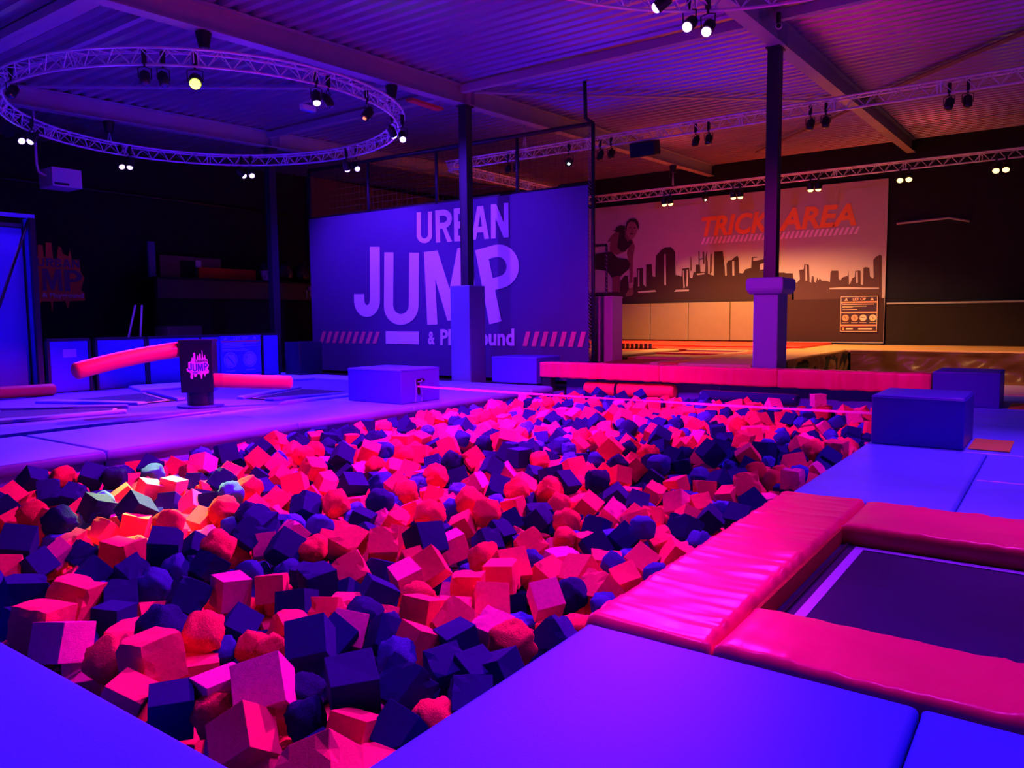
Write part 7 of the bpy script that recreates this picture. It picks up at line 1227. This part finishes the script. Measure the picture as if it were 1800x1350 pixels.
# ------------------------------------------------------------------ lamps
def lamp(name, head, aim, label, lit=None, power=0, lcol=(1, 1, 1), cat='stage light', group=None, hang=.34, rad=.085, ln=.20, ang=70, es=22, lr=.84):
    """par can: clamp, yoke and a tilted housing with its lens; lit ones carry their own spot light"""
    head = Vector(head); t = thing(name, head+Vector((0, 0, hang)), label, cat, group)
    d = (Vector(aim)-head).normalized(); Mx = Matrix.Translation(head) @ (-d).to_track_quat('Z', 'Y').to_matrix().to_4x4()
    bm = bm_new(); add_cyl(bm, (0, 0, .02), rad, ln, 20); add_cyl(bm, (0, 0, ln*.5+.05), rad*.75, .08, 20, rad*.4)
    for k in range(3): add_cyl(bm, (0, 0, -.02+k*.045), rad*1.04, .012, 20)
    me = to_me(bm); me.transform(Mx); bd = fin('housing', me, M_CAN, t)
    bm = bm_new(); bmesh.ops.create_uvsphere(bm, u_segments=20, v_segments=10, radius=rad*lr); bm.transform(Matrix.Translation((0, 0, -ln/2+.012)) @ Matrix.Diagonal((1, 1, .45 if not lit else .75, 1))); me = to_me(bm); me.transform(Mx)
    fin('lens', me, lit if lit else M_GLASS_OFF, bd)
    s = Vector((d.y, -d.x, 0)); s = s.normalized() if s.length > .05 else Vector((1, 0, 0))
    bm = bm_new(); add_tube(bm, [head+s*(rad+.015), head+s*(rad+.02)+Vector((0, 0, hang*.55)), head+Vector((0, 0, hang*.62)), head-s*(rad+.02)+Vector((0, 0, hang*.55)), head-s*(rad+.015)], .010, 6); fin('yoke', to_me(bm), M_CAN, t)
    bm = bm_new(); add_tube(bm, [head+Vector((0, 0, hang*.6)), head+Vector((0, 0, hang-.03))], .018, 8); add_box(bm, head.x-.03, head.x+.03, head.y-.03, head.y+.03, head.z+hang-.07, head.z+hang+.15); fin('clamp', to_me(bm), M_CAN, t)
    if power:
        L = bpy.data.lights.new('spot', 'SPOT'); L.energy = power; L.color = lcol; L.spot_size = R(ang); L.spot_blend = .6; L.shadow_soft_size = .07
        o = bpy.data.objects.new('bulb', L); col.objects.link(o); o.parent = t
        p = head+d*(ln/2+.09)-t.location; q = d.to_track_quat('-Z', 'Y'); o.rotation_mode = 'QUATERNION'; o.rotation_quaternion = q; o.location = p
    return t
def lensm(name, c, es): return mat(name, c, .3, emit=c, es=es)
L_V = lensm('violet_white_lens', (.55, .36, 1.0), 3.5)
L_A = lensm('amber_white_lens', (1.0, .60, .19), 4)
L_G = lensm('lime_lens', (.75, 1.0, .05), 8)
L_R = lensm('red_orange_lens', (1.0, .15, .05), 2.5)
L_W = lensm('white_spark_lens', (.9, 1, .95), 12)
# ring truss
def pair(name, p, d, aim1, aim2, lab, lit, pw, c, **k):
    p = Vector(p); d = Vector(d).normalized()*.13
    lamp('par_can', p+d, aim1, 'left one of the '+lab, lit, pw, c, group=name, **k); lamp('par_can', p-d, aim2, 'right one of the '+lab, lit, pw, c, group=name, **k)
g1 = 'lit lamps on the ring truss'
pair(g1, (8.08, 19.15, 5.70), (-.6, .7, 0), (8, 13, 0), (5.6, 19.1, 2.2), 'lit pair at the far left of the ring truss', L_V, P_BLUE*2, BLUE, ang=100)
pair(g1, (10.8, 20.05, 5.66), (-.5, .8, 0), (11, 15, 0), (9.5, 18.8, 0.3), 'lit pair at the lower left arc of the ring truss', L_V, P_BLUE*1.6, BLUE, ang=110)
pair(g1, (13.6, 18.85, 5.68), (-.6, .75, 0), (16.9, 16.5, 2), (12, 13, 0), 'lit pair at the lower middle arc of the ring truss', L_V, P_BLUE*.75, BLUE, ang=125)
pair(g1, (14.8, 15.9, 5.70), (-.6, .7, 0), (16.9, 17, 1.5), (13, 10, 0), 'lit pair at the lower right arc of the ring truss', L_V, P_BLUE*.45, BLUE, ang=125)
pair(g1, (13.09, 12.53, 5.76), (-.2, .4, .2), (16.9, 13.5, 1.8), (10, 9, 0), 'lit pair at the right end of the ring truss', L_V, P_BLUE*.7, BLUE, ang=120)
lamp('par_can', (10.12, 11.78, 5.78), (9, 10, 0), 'single lit lamp beside a dark one, inner right of the ring truss', L_V, P_BLUE, BLUE)
lamp('par_can', (10.40, 11.76, 5.78), (12, 9, 1), 'unlit lamp right of the single lit one on the ring truss')
lamp('par_can', (7.52, 13.17, 5.78), (6, 10, 0), 'left one of the unlit pair at the top of the ring truss')
lamp('par_can', (7.75, 12.98, 5.78), (7, 10, 0), 'right one of the unlit pair at the top of the ring truss')
lamp('par_can', (6.51, 15.9, 5.80), (3, 14, 1), 'unlit lamp at the left end of the ring truss')
lamp('moving_head_light', (8.13, 12.62, 5.78), (3.95, 6.9, 0), 'lime green glowing moving light on the upper arc of the ring truss', L_G, P_LIME, LIME, rad=.11, ang=11)
lamp('moving_head_light', (11.47, 11.83, 5.76), (8.3, 13.25, .7), 'moving light with small orange red glow near the right end of the ring', L_R, 5200, RED, rad=.10, ang=34, lr=.4)
# second ring: two pairs in view and unseen lamps added to light the pit
g2 = 'added lamps on the second ring truss'
lamp('par_can', (9.98, 4.62, 5.80), (8.3, 13.0, .8), 'lit violet lamp at the top picture edge, left of the bright pair', L_V, 5200, PINK, ang=27)
lamp('par_can', (10.92, 4.62, 5.80), (3.6, 5.2, 0), 'left one of the lit violet pair at top centre', L_V, P_PINK*1.25, PINK, ang=56)
lamp('par_can', (11.02, 4.38, 5.72), (5.4, 4.2, 0), 'right one of the lit violet pair at top centre', L_V, P_PINK*.72, PINK, ang=46)
for k, (a, aim, c, pw) in enumerate(((98, (10.5, 7.3, 0), PINK, P_PINK), (112, (6.5, 7, 0), PINK, P_PINK), (130, (13, 6, 0), PINK, P_PINK*.8), (160, (3.2, 3.5, 0), VIOLET, P_VIOLET), (205, (2.0, 1.0, 0), VIOLET, P_VIOLET), (250, (4.5, 1.2, 0), VIOLET, P_VIOLET), (300, (8.5, .3, 0), VIOLET, P_VIOLET), (333, (9.5, 0, 0), VIOLET, P_VIOLET*1.2))):
    lamp('par_can', (8.0+3.55*math.cos(R(a)), 2.55+3.55*math.sin(R(a)), 5.66), aim, 'added unseen lamp on the second ring truss above the picture', L_V, pw, c, group=g2)
# truss A
for y, lab in ((10.34, 'just right of banner frame'), (7.61, 'between speaker and right column'), (4.83, 'just right of the right column'), (2.03, 'at the right picture edge')):
    for s, w_ in ((.17, 'left'), (-.17, 'right')): lamp('par_can', (18.85, y+s, 5.95), (16, y+s*4, 0), w_+' one of the unlit pair on near straight truss, '+lab, None, hang=.30)
for s, w_ in ((.15, 'left'), (-.15, 'right')): lamp('par_can', (18.85, 13.45+s, 5.95), (16, 13, 0), w_+' one of the unlit pair seen through the banner netting', None, hang=.30)
lamp('moving_head_light', (18.85, 11.5, 5.90), (13, 8.5, 1.4), 'moving light with a white spark, left of the banner frame post', L_W, rad=.10, hang=.36, lr=.35)
lamp('par_can', (18.85, -1.6, 5.95), (27.4, 3.0, -.1), 'unseen lamp added to the near straight truss beyond the right picture edge', L_A, 2600, AMBER, hang=.30, ang=48)  # unseen lamp, added to light the tarpaulin
sk = thing('loudspeaker', (18.9, 9.2, 5.75), 'black wedge loudspeaker hanging under the near straight truss', 'loudspeaker')
bm = bm_new(); add_box(bm, -.19, .19, -.36, .36, -.19, .19, bev=.03); Mx = Matrix.Translation((18.9, 9.2, 5.98)) @ Matrix.Rotation(R(-12), 4, 'Y'); bm.transform(Mx); fin('cabinet', to_me(bm), M_CAN, sk)
bm = bm_new(); add_box(bm, -.20, -.192, -.33, .33, -.16, .16); bm.transform(Mx); fin('grille', to_me(bm), M_BLACKV, sk)
tube('bracket', [(18.9, 9.58, 6.0), (18.9, 9.60, 6.22), (18.9, 8.80, 6.22), (18.9, 8.82, 6.0)], .014, M_CAN, sk)
# truss C, amber
for y, aim, lab in ((12.68, (28.7, 12, .4), 'furthest left'), (9.96, (28.7, 9.7, .4), 'above the word TRICK'), (7.24, (28.7, 7.5, .4), 'right of the right column'), (4.45, (24, 4, 0), 'right of the trick banner edge'), (1.81, (24, 2, 0), 'at the right picture edge')):
    pair('lit amber lamps on the far truss', (28.0, y, 5.97), (0, .9, 0), aim, aim, 'lit amber pair, far truss, '+lab, L_A, P_AMBER*(1 if y > 8 else .65 if y > 6 else .45), AMBER, hang=.28, rad=.11, ang=(130 if y > 6 else 60))
lamp('moving_head_light', (28.0, 11.15, 5.95), (24, 9, 1), 'dark moving light with a tiny white spark on the far truss', L_W, rad=.10, hang=.28, lr=.3)
em = thing('emergency_light', (14.1, 16.8, 7.2), 'small pale oblong emergency light on the ceiling inside the ring truss', 'ceiling light')
fin('casing', _bx(13.9, 14.35, 16.72, 16.88, zc(13.9)-.14, zc(13.9), bev=.02), M_WHITE, em)
fin('diffuser', _bx(13.93, 14.32, 16.74, 16.86, zc(13.9)-.155, zc(13.9)-.14, bev=.004), M_DECKL, em)
rt_ = tag(box('lit_flange_strip', 14.05, 15.2, 12.95, 13.15, zb(14.6)-.06, zb(14.6), mat('orange_light_tint', (.8, .12, .05), .5)), 'short strip coloured as orange red light on the flange beside the left column head', 'painted light')  # orange light on the beam flange, put into this strip's colour
# unseen colour washers added on the floor to tint the ceiling
def washer(p, aim, power, c, label, ang=120):
    p = Vector(p); t = thing('added_floor_washer', p, label, 'added floor light', 'added floor washers')
    bm = bm_new(); add_box(bm, p.x-.14, p.x+.14, p.y-.10, p.y+.10, p.z+.05, p.z+.19, bev=.01); fin('housing', to_me(bm), M_CAN, t)
    fin('stand', _bx(p.x-.12, p.x+.12, p.y-.12, p.y+.12, p.z, p.z+.03), M_CAN, t)
    bm = bm_new(); add_box(bm, p.x-.12, p.x+.12, p.y-.08, p.y+.08, p.z+.19, p.z+.20); fin('lens', to_me(bm), lensm('added_washer_lens_%d' % int(c[0]*100), c, 3), t)
    L = bpy.data.lights.new('wash', 'SPOT'); L.energy = power; L.color = c; L.spot_size = R(ang); L.spot_blend = 1; L.shadow_soft_size = .12
    o = bpy.data.objects.new('bulb', L); col.objects.link(o); o.parent = t; o.location = (0, 0, .24)
    o.rotation_mode = 'QUATERNION'; o.rotation_quaternion = (Vector(aim)-p).to_track_quat('-Z', 'Y')
washer((18.2, 15.5, .34), (22, 11, 7.5), 260, (1, .09, .12), 'added floor washer hidden behind the navy banner', ang=70)
washer((21.2, 5.2, -.45), (24, 4, 7.8), 330, (1, .13, .08), 'added unseen floor washer down in the airbag pit')
washer((13.0, -3.6, -.14), (14, 4, 7.6), 620, (.55, .05, .75), 'added floor washer standing right of the picture')
washer((6.0, -3.6, -.14), (10, 5, 7.4), 500, (.14, .03, 1), 'added floor washer behind the camera position')
washer((3.4, 14.5, -.02), (9, 16, 7.2), 520, (.12, .03, 1), 'added floor washer left of the picture by the spinner')
